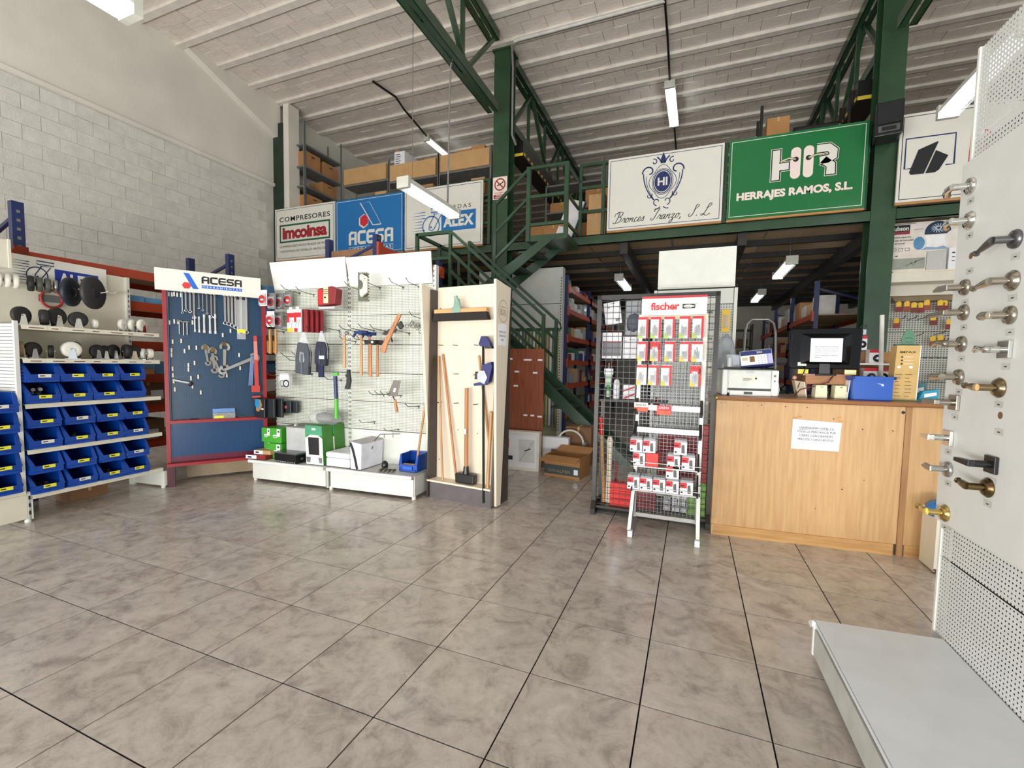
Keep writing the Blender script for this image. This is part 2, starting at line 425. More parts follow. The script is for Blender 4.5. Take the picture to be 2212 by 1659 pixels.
# ------------------------------------------------------------------ steel frame: columns and roof trusses
YM = 7.4
def column(x, w, label):
    c = struct('steel_column'); c['label'] = label
    mb = MB().box(x, x+w, YM, YM+.02, 0, 6.7).box(x, x+w, YM+.26, YM+.28, 0, 6.7).box(x+w/2-.01, x+w/2+.01, YM+.02, YM+.26, 0, 6.7)
    part('column_shaft', mb, GREEN, c)
    part('cap_plate', MB().box(x-.03, x+w+.03, YM-.03, YM+.31, 6.66, 6.69), GREEN, c)
    part('base_plate', MB().box(x-.06, x+w+.06, YM-.06, YM+.34, 0, .02), GREEN, c)
    return c
column(-3.385, .29, 'green steel column left of the staircase with a no-smoking sign')
column(2.10, .27, 'green steel column right of the round-lettered green sign')
pl = struct('steel_column'); pl['label'] = 'dark green pilaster in the corner of the block wall'
part('column_shaft', MB().box(XL, XL+.27, YM-.02, YM+.24, 0, 6.35), DGREEN, pl)
part('plaster_jacket', MB().box(XL+.27, XL+.42, YM+.02, YM+.3, 3.4, 6.74), WALLP, pl)
def truss(x, y0, y1, zb, zt, tape=False):
    t = struct('roof_truss')
    for nm, z in (('bottom_chord', zb), ('top_chord', zt)):
        mb = MB()
        for sx in (-1, 1):
            mb.box(x+sx*.09-.008, x+sx*.09+.008, y0, y1, z, z+.14)
            a, b = sorted((x+sx*.09, x+sx*.015)); mb.box(a, b, y0, y1, z, z+.014)
        part(nm, mb, GREEN, t)
    n = max(1, round((y1-y0)/1.05)); st = (y1-y0)/n
    for i in range(n+1):
        y = y0+i*st
        if .05 < i < n: part('strut', MB().bar((x-.03, y, zb+.06), (x-.03, y, zt+.1), .06, .05), GREEN, t)
        if i < n:
            if i % 2: part('strut', MB().bar((x+.03, y, zt+.08), (x+.03, y+st, zb+.08), .07, .05), GREEN, t)
            else: part('strut', MB().bar((x+.03, y, zb+.08), (x+.03, y+st, zt+.08), .07, .05), GREEN, t)
    return t
truss(-3.24, -2.2, 7.06, 5.46, 6.58); truss(2.24, -2.2, 7.06, 5.46, 6.58)
HAZ = mat('hazard_stripe', (214, 188, 60), .5)
for x in (-3.10, 2.1):
    truss(x+(-.12 if x < 0 else .12), 7.72, 17.3, 5.46, 6.58)
    bx = thing('boxed_beam', 'black beam under the truss edged with yellow hazard tape, %s column' % ('by the left' if x < 0 else 'behind the right'), 'beam', FW, (x, 7.75, 5.02))
    part('beam_body', MB().box(-.14, .14, 0, 6.5, 0, .26), BLACK, bx)
    mb = MB()
    for k in range(32): mb.add([(-.145, k*.2, .02), (-.145, k*.2+.1, .02), (-.145, k*.2+.14, .07), (-.145, k*.2+.04, .07), (.145, k*.2, .02), (.145, k*.2+.1, .02), (.145, k*.2+.14, .07), (.145, k*.2+.04, .07)], [(0, 1, 2, 3), (7, 6, 5, 4)])
    mb.quad(-.14, .14, 0, .05, -.003)
    part('hazard_tape', mb, HAZ, bx)
# ------------------------------------------------------------------ mezzanine
ZM0, ZM = 3.265, 3.42
mz = struct('mezzanine'); mz['label'] = 'green steel mezzanine floor edge above the stock room'
def chan(x0, x1): return MB().box(x0, x1, YM-.0, YM+.012, ZM0, ZM).box(x0, x1, YM, YM+.07, ZM-.012, ZM).box(x0, x1, YM, YM+.07, ZM0, ZM0+.012)
for x0, x1 in ((XL+.28, -3.39), (-3.09, 2.095), (2.375, XR)): part('edge_beam', chan(x0, x1), GREEN, mz)
for x in (-7, -5.4, -3.25, -1.1, .6, 2.24, 4.2, 6): part('floor_beam', MB().box(x-.06, x+.06, YM+.08, 16, 3.1, 3.29), DSTEEL, mz)
CHIP = mat('chipboard', (170, 148, 118), .8, var=.06, scale=20)
pm = MB().box(.01, 1.33, .02, .86, 0, .03).mesh('deck_panel', CHIP)
for i in range(12):
    for j in range(10): link('deck_panel', pm, mz, (-8.55+i*1.36, YM+.08+j*.88, 3.37))
for j in range(11): part('purlin', MB().box(XL+.05, XR, YM+.05+j*.88, YM+.11+j*.88, 3.28, 3.37), DSTEEL, mz)
def railing(label, x0, x1, posts):
    t = thing('guard_railing', label, 'railing', FW, (x0, YM+.02, ZM))
    for z in (.38, .76, 1.12): part('rail', MB().bar((0, 0, z), (x1-x0, 0, z), .045), GREEN, t)
    for px in posts: part('post', MB().bar((px-x0, 0, 0), (px-x0, 0, 1.12), .05), GREEN, t)
railing('green tube railing behind the left row of signs', XL+.3, -3.42, (-8.2, -6.84, -5.19, -3.45))
railing('green tube railing beside the head of the stairs', -1.83, 2.05, (-1.81, -1.44, .33, 2.02))
railing('green tube railing behind the black and white sign', 2.4, XR-.05, (2.42, 4.0, 5.6, 7.2))
# black speaker on right column
sk = thing('loudspeaker', 'black loudspeaker fixed to the right green column', 'speaker', FW, (2.15, 7.19, 4.22), rz=-8)
part('cabinet', MB().prism([(-.14, -.12), (.14, -.12), (.12, .16), (-.12, .16)], 0, .41, 'z'), BLACK, sk, bev=.012)
part('grille', MB().box(-.12, .12, -.135, -.118, .14, .39), mat('speaker_cloth', (38, 38, 40), .9), sk)
part('bass_port', MB().box(-.105, .105, -.13, -.117, .04, .115), mat('grey_plastic', (86, 88, 90), .5), sk)
part('port_slot', MB().box(-.07, .07, -.134, -.128, .055, .1), BLACK, sk)
part('wall_bracket', MB().bar((0, .1, .2), (0, .21, .2), .05), DSTEEL, sk)
# ------------------------------------------------------------------ shop signs along the mezzanine edge
SGW = mat('sign_white', (226, 224, 214), .35, var=.01)
SGB = mat('sign_blue', (10, 110, 178), .3, var=.02)
SGG = mat('sign_green', (24, 112, 60), .28, var=.02)
SNAVY = mat('sign_navy', (28, 44, 98), .5, var=.02)
SRED = mat('sign_red', (160, 28, 40), .5, var=.02)
SGRN = mat('sign_dark_green', (20, 92, 62), .5, var=.02)
SPINK = mat('sign_pink_white', (240, 222, 214), .5, var=.01)
def sign(label, x0, x1, z0, z1, m, bm, ins=.03, bw=.008, wood=True):
    t = thing('shop_sign', label, 'sign', FW, (x0, YM-.07, z0))
    w, h = x1-x0, z1-z0
    part('panel', MB().box(0, w, 0, .03, 0, h), m, t)
    part('border', MB().frame(ins, w-ins, ins, h-ins, bw, -.002), bm, t)
    if wood: part('wooden_batten', MB().box(0, w, .005, .045, -.03, -.002), CARD, t)
    for k in (.2, .8): part('clip', MB().box(w*k-.01, w*k+.01, -.004, .03, h, h+.015), STEEL, t)
    return t, w, h
def lett(t, mb, m, name='lettering', label=None): return part(name, mb, m, t, label)
# compressor sign
t, w, h = sign('white sign for compressors with boxed dark red lettering', -8.5, -6.86, 3.45, 4.53, SGW, INK)
lett(t, text(MB(), 'COMPRESORES', .13, w-.12, .80, .90, -.003, off=.012, sp=1.12), INK)
lett(t, MB().frame(.13, w-.12, .36, .74, .035, -.003), SGRN, 'green_box')
lett(t, text(MB(), 'imcoinsa', .21, w-.2, .43, .68, -.003, off=.045, sp=.95), SRED)
lett(t, text(text(MB(), 'COMPRESORES INDUSTRIALES DE PISTON', .13, w-.1, .26, .305, -.003), 'Y ROTATIVOS DE TORNILLO HASTA 125 H.P.', .13, w-.1, .155, .2, -.003), INK)
# blue sign
def acesa_logo(mb_a, mb_h, x, z, s, y):
    mb_a.poly([(x+.18*s, z+1*s), (x+.48*s, z+1*s), (x+1.0*s, z), (x+.68*s, z)], y)
    mb_h.poly([(x+.19*s+.2*s*math.cos(a*math.pi/3), z+.24*s+.24*s*math.sin(a*math.pi/3)) for a in range(6)], y)
def acesa_word(mb, x0, x1, z0, z1, y, th):
    w = (x1-x0)/5.35; hh = z1-z0
    for k, ch in enumerate('ACESA'):
        a = x0+k*w*1.09; b = a+w; r = th*.9
        if ch == 'A':
            mb.ribbon([(a+th/2, z0), (a+th/2, z1-r), (a+th/2+r*.6, z1-th/2), (b-th/2, z1-th/2), (b-th/2, z0)], th, y); mb.quad(a+th, b-th, z0+hh*.36, z0+hh*.36+th*.8, y)
        if ch == 'C': mb.ribbon([(b, z1-th/2), (a+r, z1-th/2), (a+th/2, z1-r), (a+th/2, z0+r), (a+r, z0+th/2), (b, z0+th/2)], th, y)
        if ch == 'E':
            mb.ribbon([(b, z1-th/2), (a+r, z1-th/2), (a+th/2, z1-r), (a+th/2, z0+r), (a+r, z0+th/2), (b, z0+th/2)], th, y); mb.quad(a+th, b, z0+hh/2-th*.4, z0+hh/2+th*.4, y)
        if ch == 'S': mb.ribbon([(b, z1-th/2), (a+r, z1-th/2), (a+th/2, z1-r), (a+th/2, z0+hh/2+th*.1), (a+r, z0+hh/2), (b-r, z0+hh/2), (b-th/2, z0+hh/2-th*.3), (b-th/2, z0+r), (b-r, z0+th/2), (a, z0+th/2)], th*.95, y)
    return mb
t, w, h = sign('blue sign with a slanted bar, a red hexagon and white lettering', -6.83, -5.2, 3.42, 4.52, SGB, SGW)
mb = MB(); mb.ribbon([(.62, 1.0), (.84, 1.0), (1.12, .55), (.92, .55)], .008, -.003, close=True)
mb.ribbon([(.62, 1.0), (.92, .55), (1.12, .55)], .02, -.0032)
lett(t, mb, SGW, 'emblem_outline')
mh = MB(); mh.poly([(.70+.13*math.cos(a*math.pi/3+.5), .64+.14*math.sin(a*math.pi/3+.5)) for a in range(6)], -.003); lett(t, mh, SGW, 'hexagon_edge')
mh = MB(); mh.poly([(.71+.11*math.cos(a*math.pi/3+.5), .65+.12*math.sin(a*math.pi/3+.5)) for a in range(6)], -.004); lett(t, mh, mat('sign_bright_red', (196, 30, 48), .5), 'red_hexagon')
lett(t, acesa_word(MB(), .33, 1.4, .2, .47, -.003, .06), SGW)
lett(t, MB().frame(.33, 1.4, .06, .16, .008, -.003), SGW, 'box')
lett(t, text(MB(), 'HERRAMIENTAS', .37, 1.36, .08, .14, -.003, off=.015, sp=1.2), SGW)
# wheels sign
def caster_logo(mb, x, z, s, y, lines=True):
    """wheel with a tilted fork and speed lines"""
    mb.ribbon([(x+s*.42*math.cos(a*math.pi/10), z+s*.42*math.sin(a*math.pi/10)) for a in range(20)], s*.05, y, True)
    mb.ribbon([(x+s*.12, z+s*.5), (x+s*.55, z+s*.5), (x+s*.16, z-s*.12), (x+s*.05, z-s*.2), (x-s*.1, z-s*.14), (x-s*.08, z+s*.05), (x+s*.18, z+s*.48)], s*.045, y)
    mb.ribbon([(x-s*.0, z+s*.58), (x+s*.68, z+s*.58), (x+s*.68, z+s*.74), (x-s*.0, z+s*.74)], s*.05, y, True)
    mb.poly([(x+s*.05*math.cos(a*math.pi/4), z-s*.05+s*.05*math.sin(a*math.pi/4)) for a in range(8)], y)
    if lines:
        for k in range(9):
            zz = z+s*(.62-.13*k); mb.add([(x-s*(1.0+.1*math.sin(k*1.3)), y, zz), (x-s*(.30+.15*(k in (3, 4, 5))), y, zz-s*.016), (x-s*(.30+.15*(k in (3, 4, 5))), y, zz+s*.022)], [(0, 1, 2)])
    return mb
t, w, h = sign('white sign with a speeding caster wheel and blue lettering box', -5.17, -3.54, 3.42, 4.52, SGW, SNAVY)
lett(t, caster_logo(MB(), .58, .40, .42, -.003), SGB, 'wheel_emblem')
lett(t, MB().quad(.8, 1.5, .28, .62, -.003), SGB, 'blue_box')
lett(t, text(MB(), 'ALEX', .84, 1.46, .35, .55, -.005, off=.05, sp=1.1), SGW)
lett(t, text(MB(), 'RUEDAS', .84, 1.4, .66, .73, -.003, sp=1.4), INK)
# bronze works sign with crest
t, w, h = sign('white sign with a navy crest and slanted script lettering', -1.355, .3, 3.44, 4.535, SGW, SNAVY)
cx, cz = .82, .66
mb = MB()
def sp_(a0, a1, r0, r1, x, z, n=12, sx=1): return [(x+sx*(r0+(r1-r0)*k/n)*math.cos(a0+(a1-a0)*k/n), z+(r0+(r1-r0)*k/n)*math.sin(a0+(a1-a0)*k/n)) for k in range(n+1)]
el = lambda rx, rz, y, n=24: [(cx+rx*math.cos(2*math.pi*k/n), cz+rz*math.sin(2*math.pi*k/n)) for k in range(n)]
mb.ribbon(el(.15, .19, 0), .008, -.003, True); mb.ribbon(el(.13, .17, 0), .014, -.003, True)
mb.ribbon([(cx+(.18+.02*math.cos(8*a*math.pi/24))*math.cos(a*math.pi/24*2), cz+(.23+.02*math.cos(8*a*math.pi/24))*math.sin(a*math.pi/24*2)) for a in range(24)], .008, -.003, True)
for q in (-1, 1):
    mb.ribbon(sp_(-.2, 4.6, .10, .03, cx+q*.2, cz+.16, sx=q), .02, -.003)
    mb.ribbon([(cx+q*(.28-.16*(k/10)**2), cz+.14-.40*k/10) for k in range(11)], .016, -.003)
    mb.ribbon([(cx+q*(.24-.13*(k/10)**2), cz+.10-.36*k/10) for k in range(11)], .008, -.003)
    mb.ribbon(sp_(2.5, 7.0, .05, .015, cx+q*.19, cz-.19, sx=q), .012, -.003)
    mb.ribbon(sp_(1.2, 6.5, .05, .012, cx+q*.13, cz+.30, sx=q), .014, -.003)
    mb.ribbon(sp_(-1.5, 3.2, .06, .02, cx+q*.07, cz-.29, sx=q), .014, -.003)
    mb.ribbon([(cx+q*.02, cz+.27), (cx+q*.05, cz+.33), (cx+q*.09, cz+.37)], .02, -.003)
    mb.ribbon([(cx+q*.02, cz-.37), (cx+q*.06, cz-.40), (cx+q*.1, cz-.40)], .014, -.003)
mb.poly([(cx-.025, cz+.27), (cx+.025, cz+.27), (cx+.035, cz+.34), (cx, cz+.43), (cx-.035, cz+.34)], -.003)
lett(t, mb, SNAVY, 'crest_scrolls')
lett(t, MB().poly([(cx+.115*math.cos(2*math.pi*k/20), cz+.15*math.sin(2*math.pi*k/20)) for k in range(20)], -.004), SNAVY, 'crest_shield')
lett(t, text(MB(), 'HI', cx-.07, cx+.07, cz-.06, cz+.06, -.006, off=.03), SGW, 'crest_letters')
SCRIPT = {  # copperplate strokes, drawn as control points
 'B': (.86, [[(.30, .78), (.22, .95), (.42, 1.0), (.38, .6), (.26, .02), (.08, -.02), (.03, .12)], [(.05, .62), (.0, .85), (.3, 1.05), (.68, 1.0), (.74, .8), (.55, .6), (.40, .56)], [(.40, .56), (.66, .52), (.72, .3), (.55, .04), (.3, .0)]]),
 'r': (.36, [[(-.05, .08), (.08, .3), (.14, .44), (.2, .36), (.3, .38), (.26, .16), (.28, .02), (.38, .06)]]),
 'o': (.40, [[(.28, .40), (.12, .38), (.02, .12), (.12, .0), (.28, .12), (.3, .34), (.24, .4), (.3, .3), (.42, .34)]]),
 'n': (.46, [[(.0, .0), (.1, .38), (.08, .2), (.22, .4), (.3, .36), (.27, .1), (.32, .0), (.45, .08)]]),
 'c': (.34, [[(.26, .34), (.16, .42), (.03, .2), (.08, .0), (.2, .0), (.36, .1)]]),
 'e': (.34, [[(.02, .12), (.2, .22), (.24, .38), (.12, .4), (.03, .16), (.1, .0), (.22, .02), (.36, .12)]]),
 's': (.36, [[(-.02, .06), (.14, .34), (.2, .44), (.2, .3), (.24, .1), (.14, .0), (.04, .06)]]),
 'I': (.62, [[(.62, .96), (.4, 1.04), (.16, .96), (.12, .8), (.26, .78)], [(.56, 1.0), (.42, .6), (.30, .1), (.14, -.04), (.0, .08), (.08, .2)]]),
 'a': (.44, [[(.30, .36), (.16, .42), (.03, .14), (.1, .0), (.24, .14), (.33, .4), (.28, .1), (.33, .0), (.46, .1)]]),
 'z': (.40, [[(.02, .3), (.1, .42), (.26, .38), (.1, .04), (.22, .0), (.2, -.3), (.04, -.42), (-.02, -.3), (.18, -.1), (.42, .1)]]),
 ',': (.2, [[(.06, .06), (.1, .02), (.08, -.1), (.02, -.16)]]),
 'S': (.66, [[(.34, .62), (.46, .66), (.66, .86), (.6, 1.04), (.44, .96), (.42, .6), (.34, .14), (.16, -.04), (.0, .1), (.1, .26)]]),
 'L': (.74, [[(.3, .66), (.5, .7), (.68, .9), (.6, 1.04), (.46, .94), (.38, .5), (.26, .1), (.08, -.02), (.02, .1), (.18, .12), (.44, -.04), (.62, -.02), (.74, .14)]]),
 '.': (.16, [[(.04, .02), (.08, .05), (.07, .0)]])}
def spline(P, n=7):
    o = []
    for i in range(len(P)-1):
        p0, p1, p2, p3 = P[max(i-1, 0)], P[i], P[i+1], P[min(i+2, len(P)-1)]
        for k in range(n):
            t = k/n; o.append(tuple(.5*(2*p1[q]+(p2[q]-p0[q])*t+(2*p0[q]-5*p1[q]+4*p2[q]-p3[q])*t*t+(3*p1[q]-p0[q]-3*p2[q]+p3[q])*t**3) for q in (0, 1)))
    return o+[P[-1]]
def script(mb, s, x, z, hgt, y, slant=.32):
    for ch in s:
        if ch == ' ': x += .32*hgt; continue
        adv, strokes = SCRIPT[ch]
        for st_ in strokes:
            pts = [(x+hgt*(a+slant*b), z+hgt*b) for a, b in spline(st_)]; vs = []; fs = []
            for i, p in enumerate(pts):
                a, b = pts[max(i-1, 0)], pts[min(i+1, len(pts)-1)]; dx, dz = b[0]-a[0], b[1]-a[1]; l = math.hypot(dx, dz) or 1
                wd = hgt*(.04+.075*max(0, -dz/l)); vs += [(p[0]-dz/l*wd/2-.2*wd, y, p[1]+dx/l*wd/2), (p[0]+dz/l*wd/2+.2*wd, y, p[1]-dx/l*wd/2)]
            mb.add(vs, [(2*i, 2*i+1, 2*i+3, 2*i+2) for i in range(len(pts)-1)])
        x += adv*hgt
    return mb
for word, x, z in (('Bronces', .09, .105), ('Iranzo,', .66, .105), ('S.', 1.2, .105), ('L.', 1.37, .105)): lett(t, script(MB(), word, x, z, .155, -.003), INK)
# green sign
t, w, h = sign('green sign with big rounded white letters and door levers', .365, 2.005, 3.44, 4.545, SGG, SGW)
lett(t, text(MB(), 'HERRAJES RAMOS, S.L.', .12, w-.14, .22, .36, -.003, off=.05, sp=1.0), SPINK)
ox, oz, lh = .55, .48, .40
def HRm(gr, y):
    m = MB(); a = gr
    m.quad(ox-a, ox+.09+a, oz-a, oz+lh+a, y); m.quad(ox+.09, ox+.2+a, oz+lh*.32-a, oz+lh*.55+a, y)
    m.ribbon([(ox+.52, oz+lh-.05), (ox+.66, oz+lh-.05), (ox+.71, oz+lh-.1), (ox+.71, oz+lh*.58), (ox+.65, oz+lh*.5), (ox+.56, oz+lh*.48)], .1+2*a, y)
    m.ribbon([(ox+.6, oz+lh*.5), (ox+.69, oz+lh*.3), (ox+.69, oz-a)], .1+2*a, y); return m
lett(t, HRm(.022, -.003), SGW, 'emblem_edge'); lett(t, HRm(.014, -.0035), INK, 'emblem_black_edge'); lett(t, HRm(0, -.0042), SGW, 'emblem_letters')
mb = MB()
for k in (0, 1):
    x = ox+.22+k*.15
    mb.poly([(x+.06+.06*math.cos(a), oz-.01+(.06 if math.sin(a) < 0 else lh-.04)+.06*math.sin(a)) for a in [2*math.pi*q/20+.157 for q in range(20)]], -.0046)
lett(t, mb, SPINK, 'emblem_plates')
mb = MB().ribbon([(ox+.28, oz+.25), (ox+.2, oz+.275), (ox+.12, oz+.25), (ox+.09, oz+.22)], .03, -.0052).ribbon([(ox+.43, oz+.25), (ox+.52, oz+.275), (ox+.58, oz+.28), (ox+.62, oz+.26)], .03, -.0052)
for k in (.28, .43): mb.poly([(ox+k+.035*math.cos(a*.63), oz+.25+.035*math.sin(a*.63)) for a in range(10)], -.0054)
lett(t, mb, INK, 'lever_outline')
mb = MB().ribbon([(ox+.28, oz+.25), (ox+.2, oz+.275), (ox+.12, oz+.25), (ox+.1, oz+.23)], .018, -.006).ribbon([(ox+.43, oz+.25), (ox+.52, oz+.275), (ox+.58, oz+.28), (ox+.61, oz+.265)], .018, -.006)
lett(t, mb, mat('sign_beige', (214, 206, 160), .5), 'lever')
# black emblem sign
t, w, h = sign('white sign with a black split block inside a thin square', 2.33, 3.97, 3.46, 4.545, SGW, INK)
lett(t, MB().ribbon([(.15, .41), (.07, .41), (.07, .78), (.56, .78), (.56, .41), (.48, .41)], .018, -.003), SNAVY, 'thin_square')
lett(t, MB().poly([(.12, .36), (.14, .33), (.27, .33), (.395, .70), (.385, .705), (.2, .63)], -.005), INK, 'black_block')
lett(t, MB().poly([(.285, .33), (.38, .33), (.42, .36), (.50, .52), (.375, .60)], -.005), INK, 'black_block')
lett(t, MB().poly([(.69, .31), (.9, .31), (.9, .77), (.705, .77)], -.003), mat('sign_crimson', (190, 20, 50), .5), 'red_block')
# no smoking sign on column
t = thing('no_smoking_sign', 'red and white no-smoking notice on the green column', 'sign', FW, (-3.375, YM-.012, 4.17))
part('panel', MB().box(0, .27, 0, .006, 0, .38), mat('sign_cream', (236, 222, 208), .5), t)
part('red_ring', MB().ribbon([(.135+.095*math.cos(a*math.pi/10), .25+.095*math.sin(a*math.pi/10)) for a in range(20)], .022, -.001, True).ribbon([(.07, .315), (.2, .185)], .02, -.0012), SRED, t)
part('cigarette', MB().ribbon([(.08, .23), (.17, .27)], .02, -.0008).poly([(.17, .27), (.2, .275), (.2, .3), (.17, .29)], -.0008), INK, t)
part('red_band', MB().quad(.02, .25, .01, .08, -.001), SRED, t)
part('lettering', text(text(MB(), 'FUMAR', .07, .2, .05, .075, -.002, off=.02), 'PROHIBIDO', .05, .22, .02, .045, -.002, off=.02), SGW, t)
part('lettering', text(MB(), 'PROHIBIDO', .04, .23, .095, .12, -.002), SRED, t)
# ------------------------------------------------------------------ fluorescent lights
def lamp(label, x, y, z, L, rz=0, kind='open', w=.15, group=None):
    t = thing('fluorescent_light', label, 'ceiling light', FW, (x, y, z), group, rz)
    part('housing', MB().prism([(-w/2, 0), (-w*.36, .07), (w*.36, .07), (w/2, 0)], 0, L, 'y'), WHITE, t)
    for s in (-1, 1): part('tube', MB().cyl((s*w*.22, .04, -.035), (s*w*.22, L-.04, -.035), .016, n=8), LUM, t)
    for y0 in (0, L-.04): part('end_cap', MB().box(-w/2, w/2, y0-.005, y0+.045, -.06, .075), mat('lamp_cap', (206, 206, 196), .5), t)
    if kind == 'diff': part('diffuser', MB().prism([(-w/2, 0), (-w*.42, -.06), (w*.42, -.06), (w/2, 0)], .045, L-.045, 'y'), mat('lamp_cover', (240, 246, 246), .1, alpha=.18), t)
    return t
a = lamp('hanging twin-tube light in front of the left signs', -3.36, 4.72, 3.48, 1.28, -1, 'diff', .17)
part('chain', MB().tube([(0, .2, .07), (0, .2, 1.98)], .005), STEEL, a)
part('power_cable', MB().tube([(0.0, 1.05, .07), (.02, 1.05, 1.6), (.05, 1.02, 1.95), (.1, 1.0, 2.05)], .013), mat('grey_cable', (128, 126, 122), .6), a)
b = lamp('hanging twin-tube light at the top left of the picture', -3.42, .62, 3.5, 1.28, -1, 'diff', .17)
part('chain', MB().tube([(.05, 1.1, .07), (.12, 1.12, 1.98)], .006), STEEL, b)
lamp('ceiling light above the cardboard boxes on the left mezzanine', -6.1, 9.5, 6.63, 1.0, -1)
part('power_cable', MB().tube([(-5.95, 7.38, 6.70), (-5.8, 7.9, 6.66), (-5.95, 8.4, 6.7), (-6.0, 9.0, 6.66), (-6.1, 9.55, 6.68)], .022), BLACK, ce)
lamp('ceiling light above the crest sign', -.62, 9.3, 6.63, 1.55, -1, w=.19)
c = lamp('hanging light near the black and white sign at right', 2.25, 4.7, 3.9, 1.28, -1, 'diff', .17)
part('power_cable', MB().tube([(0, .05, .07), (0, .05, 1.6)], .02), mat('grey_cable', (128, 126, 122), .6), c)
for k, (x, y, L) in enumerate(((-1.4, 9.0, 1.3), (1.39, 8.35, 1.35), (1.38, 11.6, 1.35), (-1.3, 12.6, 1.3))):
    q = lamp(['stockroom light under the mezzanine left of the white header', 'stockroom light under the mezzanine right of the white header', 'farther stockroom light on the right under the mezzanine', 'farthest stockroom light, just above the mesh frame'][k], x, y, 3.02, L, 0, 'diff', .17)
    for yy in (.2, L-.2): part('hanger', MB().cyl((0, yy, .07), (0, yy, .30), .006, n=6), STEEL, q)
mb = MB().tube([(-3.0, 7.33, 6.70), (-2.9, 7.33, 6.71), (-.6, 7.33, 6.71)], .03)
part('conduit', mb, mat('white_conduit', (206, 204, 198), .5), ce)
part('power_cable', MB().tube([(-.6, 7.3, 6.71), (-.6, 8.2, 6.71), (-.62, 9.3, 6.71), (-.6, 11, 6.71), (-.6, 14, 6.71)], .02), BLACK, ce)
part('power_cable', MB().tube([(-3.05, 7.36, 6.68), (-3.02, 7.36, 6.3), (-3.02, 7.36, 5.2), (-3.0, 7.5, 5.1)], .02), mat('grey_cable', (128, 126, 122), .6), ce)
# ================================================================== STAIRCASE (two flights with a half landing)
st = thing('metal_staircase', 'dark green steel staircase turning up to the mezzanine', 'stairs', FW, (0, 0, 0))
Y1a, Y1b, Y2a, Y2b = 6.0, 6.62, 6.7, 7.34
TREAD = mat('tread_plate', (58, 66, 60), .45, .3, var=.08)
for y in (Y1a, Y1b): part('stringer', MB().prism([(-.86, 0), (-.6+-.06, 0), (-3.45, 2.48), (-3.45, 2.26)], y-.012, y+.012), GREEN, st)
for k in range(1, 10): part('tread', MB().box(-1.0-.27*k, -.72-.27*k, Y1a+.015, Y1b-.015, .243*k-.03, .243*k), TREAD, st)
part('landing', MB().box(-4.1, -3.42, Y1a, Y2b, 2.36, 2.42), TREAD, st)
for x, y in ((-4.05, Y1a+.04), (-4.05, Y2b-.05), (-3.44, Y1a+.08)): part('leg', MB().box(x-.03, x+.03, y-.03, y+.03, 0, 2.36), GREEN, st)
def srail(p, q, r=.02): return MB().bar(p, q, r*2)
for y, n in ((Y1a, 4), (Y1b, 4)):
    for dz in (0, -.3, -.58):
        part('handrail', srail((-3.42, y, 3.26+dz), (-1.94, y, 1.98+dz)), GREEN, st)
    part('post', srail((-1.94, y, 2.0), (-1.94, y, .78), .022), GREEN, st)
    part('post', srail((-3.42, y, 3.27), (-3.42, y, 2.4), .022), GREEN, st)
part('handrail', MB().tube([(-1.94, Y1b, 1.98), (-1.88, Y1b, 1.93), (-1.86, Y1b, 1.86), (-1.9, Y1b, 1.82)], .018), GREEN, st)
for z in (3.25, 2.87): part('handrail', srail((-4.0, Y1a, z), (-3.42, Y1a, z), .024), GREEN, st); part('handrail', srail((-4.0, Y1a, z), (-4.0, Y2b, z), .024), GREEN, st)
for y in (Y1a, 6.65, Y2b): part('post', srail((-4.0, y, 3.27), (-4.0, y, 2.4), .024), GREEN, st)
for y in (Y2a, Y2b-.05): part('stringer', MB().prism([(-3.5, 2.26), (-3.36, 2.26), (-2.0, 3.24), (-2.2, 3.24), (-3.5, 2.42)], y-.012, y+.012), GREEN, st)
for k in range(1, 4): part('tread', MB().box(-3.42+.27*k, -3.12+.27*k, Y2a+.01, Y2b-.06, 2.41+.22*k-.03, 2.41+.22*k), TREAD, st)
part('platform', MB().box(-2.47, -1.83, Y2a, YM+.02, 3.20, 3.29), GREEN, st)
for dz in (0, -.43, -.85):
    part('handrail', srail((-3.0, Y2a, 3.83+dz), (-2.45, Y2a, 4.30+dz), .02), GREEN, st)
    part('handrail', srail((-2.45, Y2a, 4.30+dz), (-1.85, Y2a, 4.30+dz), .022), GREEN, st)
    part('handrail', srail((-1.85, Y2a, 4.30+dz), (-1.83, YM, 4.28+dz), .018), GREEN, st)
for x, z0, z1, w in ((-3.01, 2.45, 3.85, .024), (-2.45, 3.2, 4.32, .03), (-1.85, 3.2, 4.32, .03)): part('post', srail((x, Y2a, z0), (x, Y2a, z1), w), GREEN, st)
